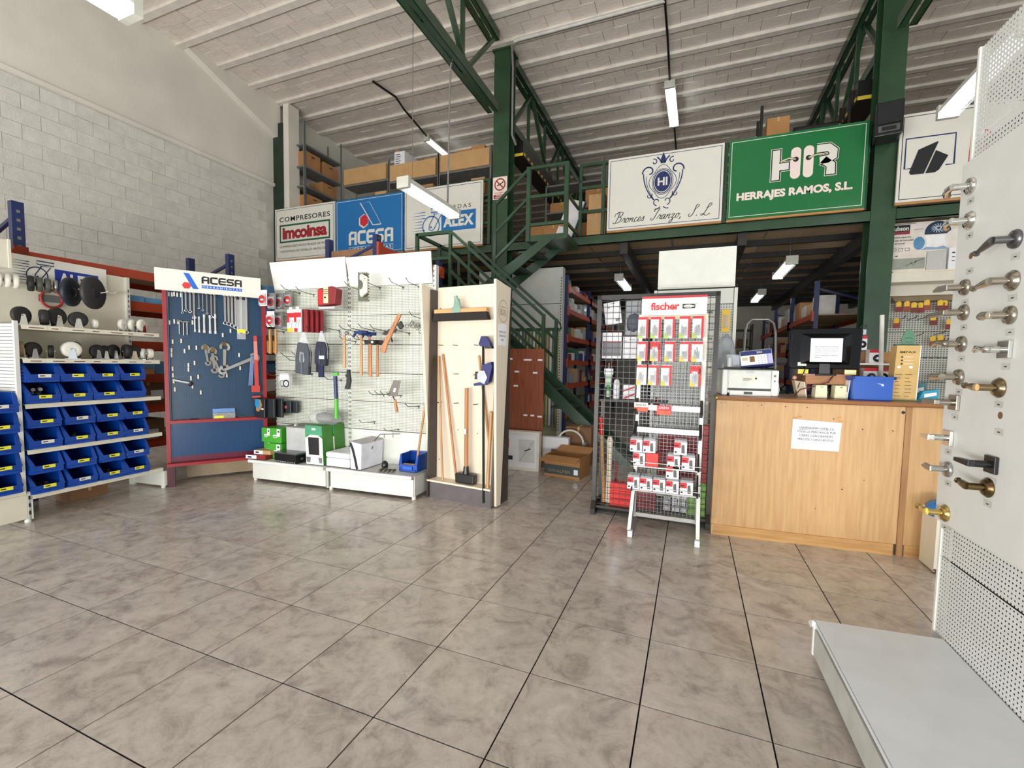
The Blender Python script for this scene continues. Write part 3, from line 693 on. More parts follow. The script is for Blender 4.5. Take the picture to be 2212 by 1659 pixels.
# ================================================================== CARTONS AND SHELVING
def carton(label, fr, p, w, dp, h, m=None, group=None, rz=0, tape=True, label_=False, cat='box', hand=False, openf=False, name='cardboard_box'):
    """closed or open corrugated box; w along s, dp along d, front at d=p[1]"""
    t = thing(name, label, cat, fr, p, group, rz)
    m = m or CARD
    if openf:
        mb = MB(); k = .006
        mb.box(0, w, 0, k, 0, h).box(0, w, dp-k, dp, 0, h).box(0, k, k, dp-k, 0, h).box(w-k, w, k, dp-k, 0, h).box(k, w-k, k, dp-k, 0, k)
        part('carton', mb, m, t)
        for (a, b) in (((0, 0), (w, -.16)), ((0, dp), (w, dp+.14))):
            y0, y1 = a[1], b[1]
            part('flap', MB().add([(0, y0, h), (w, y0, h), (w, y1, h+.05 if y1 > 0 else h-.04), (0, y1, h+.05 if y1 > 0 else h-.04), (0, y0, h-k), (w, y0, h-k), (w, y1, h+.044 if y1 > 0 else h-.046), (0, y1, h+.044 if y1 > 0 else h-.046)], [(0, 1, 2, 3), (7, 6, 5, 4), (0, 4, 5, 1), (3, 2, 6, 7), (1, 5, 6, 2), (0, 3, 7, 4)]), m, t)
    else: part('carton', MB().box(0, w, 0, dp, 0, h), m, t, bev=.004)
    if tape and not openf: part('tape', MB().box(w*.46, w*.54, -.0012, dp+.001, h-.06, h+.0012), mat('parcel_tape', (196, 168, 120), .3), t)
    if label_: part('paper_label', MB().quad(w*.55, w*.85, h*.25, h*.6, -.002), PAPER, t)
    if hand: part('hand_hole', MB().quad(w*.38, w*.62, h*.72, h*.8, -.0015), INK, t)
    return t
def metal_shelf(label, fr, p, w, dp, levels, H, z0=0, m=None):
    t = thing('metal_shelving', label, 'shelving', fr, p)
    m = m or GREYSH
    for x in (0, w-.04):
        for y in (0, dp-.04): part('upright', MB().box(x, x+.04, y, y+.004, z0, H).box(x if x == 0 else x+.036, x+.004 if x == 0 else x+.04, y, y+.04, z0, H), m, t)
    for z in levels: part('shelf', MB().box(.004, w-.004, .004, dp-.004, z-.035, z), m, t)
    return t
# left wall shelving on the mezzanine (faces right): frame with s along +y, d toward the wall
FU = Frame(-7.95, 7.62, 90)
metal_shelf('grey slotted metal shelving against the left wall on the mezzanine', FU, (0, 0, ZM), 1.12, .44, (.55, 1.22, 1.68, 2.10, 2.56), 3.02)
for i, (s, z, w, h) in enumerate(((.05, 2.10, .42, .33), (.56, 2.10, .46, .30), (.52, 1.68, .44, .26), (.08, 1.22, .44, .30), (.60, 1.22, .44, .28))):
    carton(['archive box on the upper shelf nearest the pilaster', 'archive box on the upper shelf farther from the pilaster', 'archive box alone on the middle shelf of the left unit', 'archive box on the lower shelf nearest the pilaster', 'archive box half hidden on the lower shelf behind another'][i], FU, (s, .02, ZM+z), w, .38, h, CARD, 'archive boxes on the left mezzanine shelving', hand=True, tape=False, name='archive_box')
FV = Frame(-7.42, 8.2, 0)
metal_shelf('grey metal shelving unit behind the compressor and blue signs', FV, (0, 0, ZM), 1.24, .45, (.6, 1.25, 1.80), 2.2)
metal_shelf('grey metal shelving unit behind the blue sign with a white carton', FV, (1.22, 0, ZM), 1.24, .45, (.6, 1.22, 1.72), 2.15)
metal_shelf('grey metal shelving unit left of the green column', FV, (2.44, 0, ZM), 1.20, .45, (.6, 1.2, 1.74), 2.12)
for i, (s, w, z) in enumerate(((.03, 1.14, 1.80), (1.27, 1.12, 1.72), (2.5, 1.10, 1.745))):
    carton(['long cardboard tray on the top left shelf of the mezzanine', 'long cardboard tray under the white carton', 'long cardboard tray beside the green column'][i], FV, (s, -.02, ZM+z), w, .44, .33, CARDL, 'long cardboard trays on the mezzanine', openf=False, tape=False)
wc = carton('white printed carton with raised flap above the long trays', FV, (1.30, .1, ZM+2.05), .26, .5, .32, PAPER, tape=False)
mb = MB()
for k in range(5): mb.quad(.03, .14+.02*(k % 2), .25-.045*k, .265-.045*k, -.002)
part('printing', mb, INK, wc); part('flap', MB().prism([(0, .3), (.0, .42), (.12, .32)], .02, .026, 'y'), CARD, wc)
for k, (s, z, w, h) in enumerate(((2.75, 2.075, .34, .14), (3.1, 2.075, .3, .17), (2.0, 2.05, .3, .12))):
    carton(['small carton poking up behind the right long tray', 'carton with torn flap behind the right long tray', 'low carton behind the middle long tray'][k], FV, (s, .18, ZM+z), w, .25, h, CARD, tape=False)
for k in range(9):
    carton('carton, %s from the left on the lower shelf behind the signs' % ORD[k], FV, (.06+.39*k, .03, ZM+(1.22 if k < 6 else 1.2)+.03), .3, .3, .18+.07*(k % 3), CARD if k % 2 else CARDL, 'cartons on the shelf behind the signs', tape=False)
# stock seen behind the stair head
metal_shelf('grey shelving behind the head of the stairs', FW, (-3.0, 9.2, ZM), 1.2, .5, (.5, 1.05, 1.6), 2.0)
metal_shelf('second grey shelving behind the stair head, farther right', FW, (-1.75, 9.6, ZM), 1.1, .5, (.5, 1.05), 1.6)
lst = (((-2.95, 8.2, 0), .55, .4, .5, 'big carton with papers on top behind the stair rail'), ((-2.62, 8.0, 0), .36, .3, .42, 'carton in front of the shelving behind the stair rail'), ((-2.9, 9.25, 1.05), .5, .4, .2, 'flat carton on the shelf behind the stairs'), ((-2.9, 9.25, .5), .6, .4, .3, 'carton on the low shelf behind the stairs'), ((-2.1, 9.0, 1.0), .5, .4, .34, 'carton high up behind the stair platform'), ((-2.15, 8.7, 0), .6, .5, .62, 'carton behind the leaning white board'), ((-1.72, 7.52, 0), .31, .4, .38, 'carton at the stair head standing on the mezzanine floor'), ((-1.70, 7.52, .385), .27, .4, .30, 'carton stacked on another at the stair head'), ((-1.38, 7.56, 0), .9, .4, .66, 'large carton behind the crest sign'))
for i, (p, w, d, h, lb) in enumerate(lst): carton(lb, FW, (p[0], p[1], ZM+p[2]), w, d, h, CARDL if i in (6, 7) else CARD)
b = thing('leaning_board', 'white and blue board leaning behind the stair platform', 'board', FW, (-2.45, 7.9, ZM), rot=(R(-14), R(16), 0))
part('board', MB().box(0, .3, 0, .06, 0, .95), PAPER, b); part('blue_edge', MB().box(.3, .32, 0, .06, 0, .95), mat('teal_edge', (40, 96, 120), .5), b)
carton('carton on top of the shelf behind the green sign', FW, (.9, 8.0, ZM+1.25), .3, .4, .42, CARD)
metal_shelf('dark shelving behind the green sign', FW, (.8, 7.95, ZM), 1.15, .5, (.6, 1.2), 1.85, m=DSTEEL)
bx = thing('black_cabinet', 'black cabinet standing on the mezzanine behind the green sign', 'cabinet', FW, (1.30, 8.3, ZM)); part('body', MB().box(0, .6, 0, .5, 0, 1.62), BLACK, bx, bev=.01); part('door', MB().box(.02, .58, -.02, 0, .05, 1.58), mat('charcoal', (40, 40, 42), .5), bx)
# ================================================================== PALLET RACKS
def rack(label, fr, p, bays, dp, levels, H, up=RBLUE, beamm=ORANGE, deck=True):
    """boltless rack: bays = list of widths; levels = beam heights"""
    t = thing('pallet_rack', label, 'rack', fr, p)
    x = 0; xs = [0]
    for w in bays: x += w; xs.append(x)
    for x in xs:
        for y in (0, dp-.06):
            o = part('upright', MB().box(x-.04, x+.04, y, y+.06, 0, H), up, t)
            mb = MB()
            for k in range(int(H/.075)): mb.quad(x-.012, x+.012, .05+k*.075, .075+k*.075, y-.0015)
            if y == 0: part('slots', mb, STEEL if up is RBLUE else INK, o)
        part('brace', MB().bar((x, .06, .3), (x, dp-.06, 1.0), .03), up, t)
        part('brace', MB().bar((x, .06, H-.12), (x, dp-.06, H-.35), .03), up, t)
    for z in levels:
        for i, w in enumerate(bays):
            for y in (-.02, dp-.03):
                o = part('beam', MB().prism([(y-.0, z-.09), (y+.045, z-.09), (y+.045, z), (y+.012, z), (y+.012, z-.03), (y, z-.03)], xs[i]+.04, xs[i+1]-.04, 'x'), beamm, t)
            for x in (xs[i], xs[i+1]): part('beam_end', MB().box(x-.045, x+.045, -.03, -.002, z-.13, z+.03), beamm, t)
            if deck: part('deck', MB().box(xs[i]+.04, xs[i+1]-.04, .03, dp-.04, z-.03, z-.012), CHIP, t)
    return t
# rack behind the caster gondola, facing the shop (s along +y)
FR1 = Frame(-5.42, .1, 90.5)
rack('orange beam rack with blue post behind the caster display', FR1, (0, 0, 0), (2.0, 1.95, 1.9), .8, (.42, .8, 1.126, 1.475, 1.886, 2.21), 2.62)
BLUEB = mat('pale_blue_carton', (96, 148, 190), .6, var=.06, rnd=.1)
def stock(fr, base, s0, s1, z, dmin, n, hs, mats, label, group, seed, dd=.25, name='carton', rev=False):
    rn = random.Random(seed); w = (s1-s0)/n
    for k in range(n):
        m = mats[rn.randrange(len(mats))]; h = rn.uniform(*hs); ww = w*rn.uniform(.8, .97)
        o = solo(name, m.name.replace('_', ' ').replace('carton', '').replace('cardboard', 'brown card').strip()+' carton, '+ORD[n-1-k if rev else k]+' '+label, 'box', MB().box(0, ww, 0, dd, 0, h), m, fr, (s0+k*w, dmin+rn.uniform(0, .05), z+.001), group)
TEAL = mat('teal_carton', (36, 110, 122), .6)
BROWNB = mat('brown_carton', (128, 94, 66), .7, rnd=.1)
stock(FR1, 0, 2.72, 3.25, 1.85, .03, 2, (.08, .12), [BLUEB], 'from the left on the rack left of the tool board', 'pale blue cartons on the left rack', 1)
stock(FR1, 0, 2.72, 3.25, 1.1, .03, 3, (.05, .16), [BLUEB, CARDL], 'from the left on the rack above the taped brown box', 'small cartons on the left rack', 2)
for k, (s, z, lb) in enumerate(((2.78, .78, 'taped brown carton on the rack beside the top blue bins'), (2.72, .35, 'brown carton low on the rack beside the bottom blue bins'))): carton(lb, FR1, (s, .05, z), .42, .4, .28, BROWNB, label_=True)
carton('brown carton on the floor under the caster display', Frame(-4.774, 1.831, 95.5), (.42, .3, 0), .3, .2, .13, BROWNB)
# goods on the same rack seen between the tool board and the white gondola
stock(FR1, 0, 4.15, 4.85, 2.21, .02, 2, (.09, .13), [TEAL, BLUEB], 'from the left on top of the rack beside the white gondola', 'teal cartons on the rack', 3)
stock(FR1, 0, 4.10, 4.85, 1.886, .02, 3, (.14, .2), [BLUEB], 'from the left on the rack upper shelf beside the white gondola', 'blue cartons on the upper rack shelf', 4)
stock(FR1, 0, 4.10, 4.85, 1.475, .02, 2, (.12, .18), [CARD], 'from the left on the rack middle shelf beside the white gondola', 'brown cartons on the middle rack shelf', 5)
stock(FR1, 0, 4.10, 4.85, 1.126, .02, 4, (.1, .17), [BLUEB, mat('blue_carton', (60, 112, 170), .6)], 'from the left on the rack lower shelf beside the white gondola', 'blue cartons on the lower rack shelf', 6)
# rack standing end-on behind the white gondola
FR2 = Frame(-3.50, 4.45, 90)
t = rack('orange and blue rack standing end-on behind the white pegboard gondola', FR2, (0, 0, 0), (1.42,), .78, (.5, 1.1, 1.7, 2.3, 2.68), 2.80)
part('end_board', MB().box(.0, .015, .06, .72, 2.36, 2.66), BROWNB, t)
# stock room under the mezzanine: left rack (faces right)
FR3 = Frame(-2.17, 8.15, 90)
rack('orange beam rack full of small goods at the left of the stockroom', FR3, (0, 0, 0), (1.9, 1.9, 1.9), .8, (.45, .95, 1.4, 1.85, 2.35, 2.75), 2.95)
WH = [mat('white_carton', (214, 212, 206), .6, rnd=.1), mat('grey_carton', (150, 152, 154), .6, rnd=.1), CARDL, mat('green_carton', (70, 120, 84), .6), mat('navy_carton', (40, 50, 110), .6), mat('maroon_carton', (110, 40, 50), .6)]
for k, z in enumerate((.45, .95, 1.4, 1.85, 2.35, 2.75)):
    stock(FR3, 0, .06, 3.7, z, .03, 15, (.1, .3) if k < 5 else (.08, .16), WH if k not in (4,) else WH[:2]+[GLASS], 'from the front on shelf %s of the left stockroom rack' % ('one two three four five six'.split()[k]), 'goods on the left stockroom rack, shelf %d' % (k+1), 20+k, dd=.2)
# right rack (faces left)
FR4 = Frame(1.75, 14.2, -90)
rack('orange beam rack at the right of the stockroom', FR4, (0, 0, 0), (1.9, 1.9, 1.9), .8, (.5, 1.1, 1.65, 2.2), 2.7)
for k, z in enumerate((.5, 1.1, 1.65, 2.2)):
    stock(FR4, 0, .06, 5.6, z, .03, 15, (.15, .36), [CARDL, CARD, WH[0], WH[5]] if k == 3 else WH, 'from the front on shelf %s of the right stockroom rack' % ('one two three four'.split()[k]), 'goods on the right stockroom rack, shelf %d' % (k+1), 40+k, dd=.25, rev=True)
# dark shelving at the back of the stock room
FR5 = Frame(-1.3, 14.9, 0)
metal_shelf('dark shelving with small cartons at the back of the stockroom', FR5, (0, 0, 0), 2.9, .5, (.3, .85, 1.4, 1.95, 2.45), 2.6, m=DSTEEL)
for k, z in enumerate((.85, 1.4, 1.95)): stock(FR5, 0, .06, 2.8, z, .03, 10, (.1, .3), [BROWNB, WH[0], WH[5], CARD], 'from the left on the dark back shelving, row %s' % ('one two three'.split()[k]), 'cartons on the dark back shelving, row %d' % (k+1), 60+k)
# ------------------------------------------------------------------ profile-tube rack beyond the stairs
FP = Frame(-3.89, 7.95, 0)
t = thing('tube_rack', 'white display rack of clear profile tubes behind the stairs', 'rack', FP, (0, 0, 0))
part('header_panel', MB().box(0, 1.62, 0, .03, 2.42, 3.06), WHITE, t)
part('header_panel', MB().box(0, 1.62, .01, .04, 1.98, 2.41), WHITE, t)
part('back_panel', MB().box(0, 1.62, .12, .15, 0, 1.97), mat('tube_back', (198, 200, 170), .6), t)
part('perforated_post', MB().box(1.62, 1.665, -.01, .15, 0, 3.06), WHITE, t)
mb = MB()
for k in range(56): mb.quad(1.635, 1.65, .1+k*.05, .128+k*.05, -.012)
part('slots', mb, INK, t)
part('clip_rail', MB().box(0, 1.62, .02, .06, 1.93, 1.97), mat('green_clip', (50, 100, 60), .5), t)
PT = [mat('olive_tube', (176, 170, 104), .3, var=.08), mat('clear_tube', (206, 214, 214), .15, alpha=.55), mat('white_tube', (224, 226, 222), .3), mat('grey_tube', (128, 138, 146), .3)]
cyc = [0, 1, 0, 2, 3, 0, 1, 2, 0]
tme = [MB().cyl((0, 0, 0), (0, 0, 1.75), .028, n=8).mesh('profile_tube', m) for m in PT]
cnt = {}
for k in range(24):
    o = link('profile_tube', tme[cyc[k % 9]], None); o.location = FP.w(.06+k*.066, .07, .18)
    tag(o, ['olive profile tube', 'clear profile tube', 'white profile tube', 'grey profile tube'][cyc[k % 9]]+', %s of its colour from the left, in the rack behind the stairs' % ORD[cnt.setdefault(cyc[k % 9], 0)], 'tube', ['olive', 'clear', 'white', 'grey'][cyc[k % 9]]+' profile tubes behind the stairs'); cnt[cyc[k % 9]] += 1
# ------------------------------------------------------------------ things on the floor by the stairs
b = thing('sample_board', 'reddish brown board with white stickers leaning by the stairs', 'board', FW, (-2.3, 5.33, 0), rz=5)
part('board', MB().box(0, .58, 0, .018, 0, 1.50), wood_mat('mahogany', (150, 78, 46), (120, 56, 30), .4), b)
mb = MB(); rn = random.Random(5)
for (u, v, w) in ((.12, 1.36, .05), (.32, 1.35, .1), (.5, 1.35, .06), (.2, 1.2, .06), (.44, 1.19, .06), (.19, 1.02, .06), (.04, .88, .06), (.02, .66, .06), (.33, .65, .05), (.42, .65, .05), (.51, .64, .06), (.5, .4, .06), (.32, .32, .06), (.17, .24, .06), (.48, .2, .05), (.35, .13, .06), (.02, .5, .05)): mb.quad(u, u+w, v, v+.022, -.002)
part('sticker', mb, PAPER, b)
c = thing('framed_display', 'framed white panel with a dial leaning on the brown board', 'panel', FW, (-2.35, 5.12, 0), rz=4)
part('frame', MB().box(0, .66, 0, .12, 0, .03).box(0, .66, 0, .12, .45, .48).box(0, .03, 0, .12, .03, .45).box(.63, .66, 0, .12, .03, .45), WLAB, c)
part('panel_face', MB().box(.03, .63, .02, .04, .03, .45), PAPER, c)
part('dial', MB().quad(.40, .60, .1, .38, .017), mat('dial_grey', (206, 208, 204), .5), c)
part('dial_hand', MB().ribbon([(.47, .24), (.55, .27)], .012, .015).ribbon([(.41, .11), (.59, .37)], .003, .0152), INK, c)
part('red_badge', MB().quad(.2, .27, .27, .38, .016), REDP, c)
part('black_badge', MB().quad(.21, .32, .12, .17, .016), INK, c)
d = carton('open cardboard box with a dark printed band on the floor', FW, (-1.58, 5.05, 0), .44, .34, .25, CARD, rz=-8, openf=True)
part('dark_band', MB().quad(0, .44, .03, .14, -.002), mat('slate_print', (62, 74, 74), .7), d)
part('lettering', text(MB(), 'DIVALFER', .05, .33, .055, .09, -.004, off=.01), mat('tan_print', (150, 120, 88), .7), d)
part('paper_label', MB().quad(.37, .42, .05, .11, -.004), PAPER, d)
e = carton('white carton leaning behind the open box', FW, (-1.78, 5.5, .12), .36, .12, .26, PAPER, rz=4, tape=False); part('grey_mark', MB().quad(.14, .22, .04, .11, -.002), GREYSH, e)
carton('low brown box under the white carton by the stairs', FW, (-1.8, 5.42, 0), .4, .3, .115, BROWNB)
carton('brown carton behind the coiled hose by the stairs', FW, (-1.52, 5.75, 0), .34, .3, .5, BROWNB)
hs = thing('hose', 'pale hose looping over the white carton by the stairs', 'hose', FW, (-1.42, 5.62, .3)); part('hose_loop', MB().ring((0, 0, .0), .17, .014, (0, 1, 0)), WLAB, hs); part('coupling', MB().cyl((.16, 0, -.05), (.2, 0, .03), .022), GREYSH, hs)
# rack of white header gondola behind the mesh frame
FH = Frame(-.37, 5.0, .5)
t = thing('tall_gondola', 'tall white gondola with blank header behind the mesh frame', 'gondola', FH, (0, 0, 0))
part('header_panel', MB().box(0, .725, -.02, .02, 2.11, 2.50), WHITE, t); part('header_ledge', MB().box(.03, .69, -.035, -.02, 2.12, 2.15), WHITE, t)
part('plain_panel', MB().box(0, .72, .02, .04, 1.95, 2.10), WHITE, t)
part('pegboard', MB().box(0, .72, .02, .04, .2, 1.945), peg_mat('peg_fine', (196, 200, 196), (110, 112, 110), .025, .25), t)
for x in (-.035, .725): part('upright', MB().box(x, x+.03, .0, .07, 0, 2.1), WHITE, t)
part('base', MB().box(-.03, .75, -.35, .06, .02, .2), WHITE, t)
p = thing('hanging_packet', 'yellowish blister packet hanging on the tall white gondola', 'packet', FH, (.62, -.05, 1.66)); part('card', MB().box(0, .07, 0, .012, 0, .22), YELP, p); part('blister', MB().box(.012, .058, -.02, 0, .04, .17), FILM, p)
p = thing('plastic_bag', 'grey clear plastic bag hanging beside the mesh frame', 'bag', FH, (.64, -.2, 1.15)); part('film', MB().ball((.02, 0, .2), .2, (.45, .35, 1.3), jit=.12, seed=3), mat('bag_film', (190, 198, 210), .15, alpha=.5), p); part('contents', MB().ball((.02, .02, .15), .13, (.5, .3, 1.2), jit=.2, seed=4), GREYSH, p)
# ladder in the stock room
t = thing('step_ladder', 'aluminium step ladder standing behind the printer', 'ladder', FW, (.50, 5.6, 0))
part('frame_tube', MB().tube([(0, 0, 0), (.03, .1, 1.7), (.05, .12, 1.80), (.1, .13, 1.85), (.26, .13, 1.85), (.31, .12, 1.8), (.33, .1, 1.7), (.38, 0, 0)], .016), STEEL, t)
for k in range(5): part('step', MB().box(.02, .36, .0+.02*k, .14+.02*k, .27*(k+1)-.03, .27*(k+1)), STEEL, t)
for x in (.03, .35): part('rear_leg', MB().tube([(x, .14, 1.5), (x, .6, 0)], .013), STEEL, t)
# ================================================================== CASTER GONDOLA (left), faces right
FA = Frame(-4.774, 1.831, 95.5)
g = thing('caster_gondola', 'white gondola shelving with casters and blue bins along the left', 'gondola', FA, (0, 0, 0))
part('back_panel', MB().box(0, 1.02, .45, .47, .2, 2.10), CREAM, g)
part('header_sign', MB().box(-.05, .85, .425, .45, 1.89, 2.14), SGW, g, 'white header sign with a caster wheel and a blue lettering box')
HB = mat('header_blue', (22, 50, 150), .5)
part('emblem', caster_logo(MB(), .33, 1.985, .17, .422), NAVY, g)
part('blue_box', MB().quad(.45, .78, 1.90, 2.065, .422), HB, g)
part('lettering', text(MB(), 'ALEX', .475, .755, 1.925, 2.04, .420, off=.05, sp=1.1), SGW, g)
part('red_ring', MB().ring((.42, .42, 1.80), .075, .011, (0, 1, 0)), mat('ring_red', (160, 46, 44), .5), g)
part('grey_band', MB().quad(.33, .5, 1.77, 1.83, .421), GREYSH, g)
for x in (-.03, 1.02):
    part('upright', MB().box(x, x+.03, .42, .48, 0, 2.1), WHITE, g)
    mb = MB()
    for k in range(38): mb.quad(x+.011, x+.019, .1+k*.05, .128+k*.05, .418)
    part('slots', mb, INK, g)
for z in (.21, .566, .925, 1.28, 1.54):
    o = part('shelf', MB().prism([(0, z-.035), (.004, z-.035), (.012, z-.002), (.45, z-.03), (.45, z), (0, z)], 0, 1.02, 'x'), CREAM, g)
    if z > 1.2:
        mb = MB(); rn = random.Random(int(z*10))
        for k in range(7): mb.quad(.03+.14*k, .03+.14*k+rn.uniform(.07, .12), z-.032, z-.006, -.003)
        part('price_tag', mb, WLAB, o)
        mi = MB(); rn = random.Random(int(z*10))
        for k in range(7):
            ww = rn.uniform(.07, .12); mi.quad(.04+.14*k, .03+.14*k+ww-.015, z-.024, z-.016, -.004)
        part('price_print', mi, mat('brown_print', (130, 96, 80), .6), o)
part('foot', MB().box(1.03, 1.055, -.0, .47, .02, .17).cyl((1.04, .03, 0), (1.04, .03, .02), .02), WHITE, g)
part('foot', MB().box(-.01, .015, 0, .47, .02, .2), WHITE, g)
LOUV = mat('louvre_paint', (214, 216, 214), .4, var=.02)
mb = MB().box(-.045, -.02, 0, .02, .25, 1.565)
for k in range(48): mb.prism([(-.035, .30+k*.026), (-.03, .315+k*.026), (-.03, .322+k*.026), (-.022, .322+k*.026), (-.022, .30+k*.026)], .02, .46, 'y')
part('louvred_end_panel', mb, LOUV, g)
# nearer base unit
g2 = thing('gondola_base', 'white gondola base holding a blue bin stack at the left edge', 'gondola', FA, (0, 0, 0))
part('plinth', MB().box(-1.05, -.02, .0, .02, .03, .22), CREAM, g2); part('base_shelf', MB().box(-1.05, -.03, -.015, .46, .225, .255), CREAM, g2)
part('end_post', MB().box(-.018, .006, -.0, .46, .02, .24).cyl((-.01, .02, 0), (-.01, .02, .02), .02), WHITE, g2)
mb = MB()
for k in range(3): mb.quad(-.012, .0, .06+k*.06, .09+k*.06, -.002)
part('slots', mb, INK, g2)
part('back_panel', MB().box(-1.05, -.05, .45, .47, .2, 2.1), CREAM, g2)
o = thing('sign_box', 'white blank sign box cut by the left picture edge', 'sign', FA, (-.35, -.02, 1.95)); part('box_body', MB().box(0, .295, 0, .3, 0, .205), CREAM, o, bev=.006); part('box_lip', MB().box(.285, .30, -.006, .3, 0, .21), CREAM, o)
# ------------------------------------------------------------------ blue picking bins
def bin_mesh(w, dp, h, t=.004):
    mb = MB(); lo = h*.40; sl = dp*.13
    mb.box(t, w-t, t, dp-t, 0, t)
    for x in (0, w-t): mb.prism([(0, 0), (0, lo), (sl, h), (dp, h), (dp, 0)], x, x+t, 'x')
    mb.box(t, w-t, dp-t, dp, 0, h)
    mb.box(t, w-t, 0, t, 0, lo)
    mb.box(-.002, w+.002, -.006, .002, lo-.012, lo+.002)
    for x0, x1 in ((-.002, w*.17), (w*.85, w+.002)):   # front flanges along the sloping cut
        mb.add([(x0, -.003, lo-.005), (x1, -.003, lo-.005), (w*.06 if x1 < w*.5 else x1, sl, h+.001), (x0 if x0 < w*.5 else w*.94, sl, h+.001), (x0, .004, lo-.005), (x1, .004, lo-.005), (w*.06 if x1 < w*.5 else x1, sl+.006, h+.001), (x0 if x0 < w*.5 else w*.94, sl+.006, h+.001)],
               [(0, 1, 2, 3), (7, 6, 5, 4), (0, 4, 5, 1), (1, 5, 6, 2), (2, 6, 7, 3), (3, 7, 4, 0)])
    mb.box(.0, w, dp-.02, dp+.002, h-.002, h+.004)
    mb.box(w*.06, w*.94, -.012, .0, -.0, .018)
    return mb
bme = bin_mesh(.214, .36, .15).mesh('bin_body', BINBLUE)
def blue_bin(label, s, z, lab, d=-.01):
    t = thing('picking_bin', label, 'bin', FA, (s, d, z), 'blue picking bins on the caster gondola')
    part('bin_body', bme, None, t)
    if lab:
        part('paper_label', MB().box(.075, .155, -.0085, -.006, .036, .062), YLAB if lab == 'y' else WLAB, t)
        part('label_print', MB().quad(.084, .115, .045, .053, -.009), INK, t)
rowz = (1.095, .93, .735, .57, .37, .212)
ss = ((.002, .222, .44, .662), (.002, .232, .462, .675))
labs = ('wyyy', 'yyy ', 'ywyy', 'wyyw', 'yyyw', 'ywyy')
rn_ = ('top', 'second', 'third', 'fourth', 'fifth', 'bottom'); cn_ = ('leftmost', 'second from the left', 'third from the left', 'rightmost')
for r in range(6):
    for c in range(4):
        blue_bin('blue plastic bin, %s in the %s row under the casters' % (cn_[c], rn_[r]), ss[1 if r > 1 else 0][c]+.004*((r*c) % 3), rowz[r], labs[r][c].strip())
for r in range(5): blue_bin('blue plastic bin at the left picture edge, %s of its stack' % ('bottom', 'second from the bottom', 'middle', 'second from the top', 'topmost')[r], -.268, .256+.154*r, 'yyyyw'[r], -.03)
gl = thing('caster_heap', 'heap of small grey casters inside the second row left blue bin', 'casters', FA, (.02, .05, .935))
mb = MB(); rn = random.Random(3)
for k in range(16): mb.cyl((rn.uniform(.01, .17), rn.uniform(0, .2), .02+.09*rn.random()), (rn.uniform(.01, .17), rn.uniform(.05, .25), .03+.09*rn.random()), .014)
part('heap', mb, STEEL, gl, stuff=True)
for k, (r, c) in enumerate(((3, 0), (3, 1), (3, 2), (5, 2), (1, 1), (5, 0))):
    mb = MB()
    for q in range(14): mb.ball((rn.uniform(.02, .17), rn.uniform(.02, .2), rn.uniform(.012, .05)), rn.uniform(.012, .022), n=7, m=5)
    q = thing('hardware_heap', 'dark small hardware in the %s row blue bin, %s' % (rn_[r], cn_[c]), 'hardware', FA, (ss[1][c]+.012, .03, rowz[r]+.004)); part('heap', mb, mat('dark_hardware', (66, 76, 70), .5, .3), q, stuff=True)
# ------------------------------------------------------------------ casters on the two upper shelves
TREADW = mat('white_nylon', (226, 224, 214), .4); TREADG = mat('grey_rubber', (112, 114, 110), .6); TREADB = mat('brown_tread', (140, 120, 92), .5)
def caster(label, s, d, z, r, tread, hub=None, yaw=0, w=.03, lying=False):
    r *= 1.2; w *= 1.15
    t = thing('swivel_roller', label, 'caster', FA, (s, d, z+.0005), 'caster wheels on the upper shelves', yaw)
    part('plate', MB().box(-r*.75, r*.75, -r*.55, r*.55, 0, .005), CHROME, t)
    hz = r*1.08+.006
    mb = MB()
    for q in (-1, 1): mb.prism([(-r*.42, .005), (r*.42, .005), (r*.2, hz+r*.1), (-r*.2, hz+r*.1)], q*(w/2+.003), q*(w/2+.006), 'y')
    part('fork', mb, CHROME, t)
    part('wheel', MB().lathe([(r*.55, -w/2), (r*.9, -w/2), (r, -w*.28), (r, w*.28), (r*.9, w/2), (r*.55, w/2)], (0, 0, hz), (0, 1, 0), 20), tread, t)
    part('hub', MB().lathe([(r*.12, -w*.52), (r*.5, -w*.4), (r*.58, -w*.3), (r*.58, w*.3), (r*.5, w*.4), (r*.12, w*.52)], (0, 0, hz), (0, 1, 0), 16), hub or STEEL, t)
    part('axle', MB().cyl((0, -w/2-.012, hz), (0, w/2+.012, hz), r*.13, n=8), CHROME, t)
S1, S2 = 1.54, 1.28
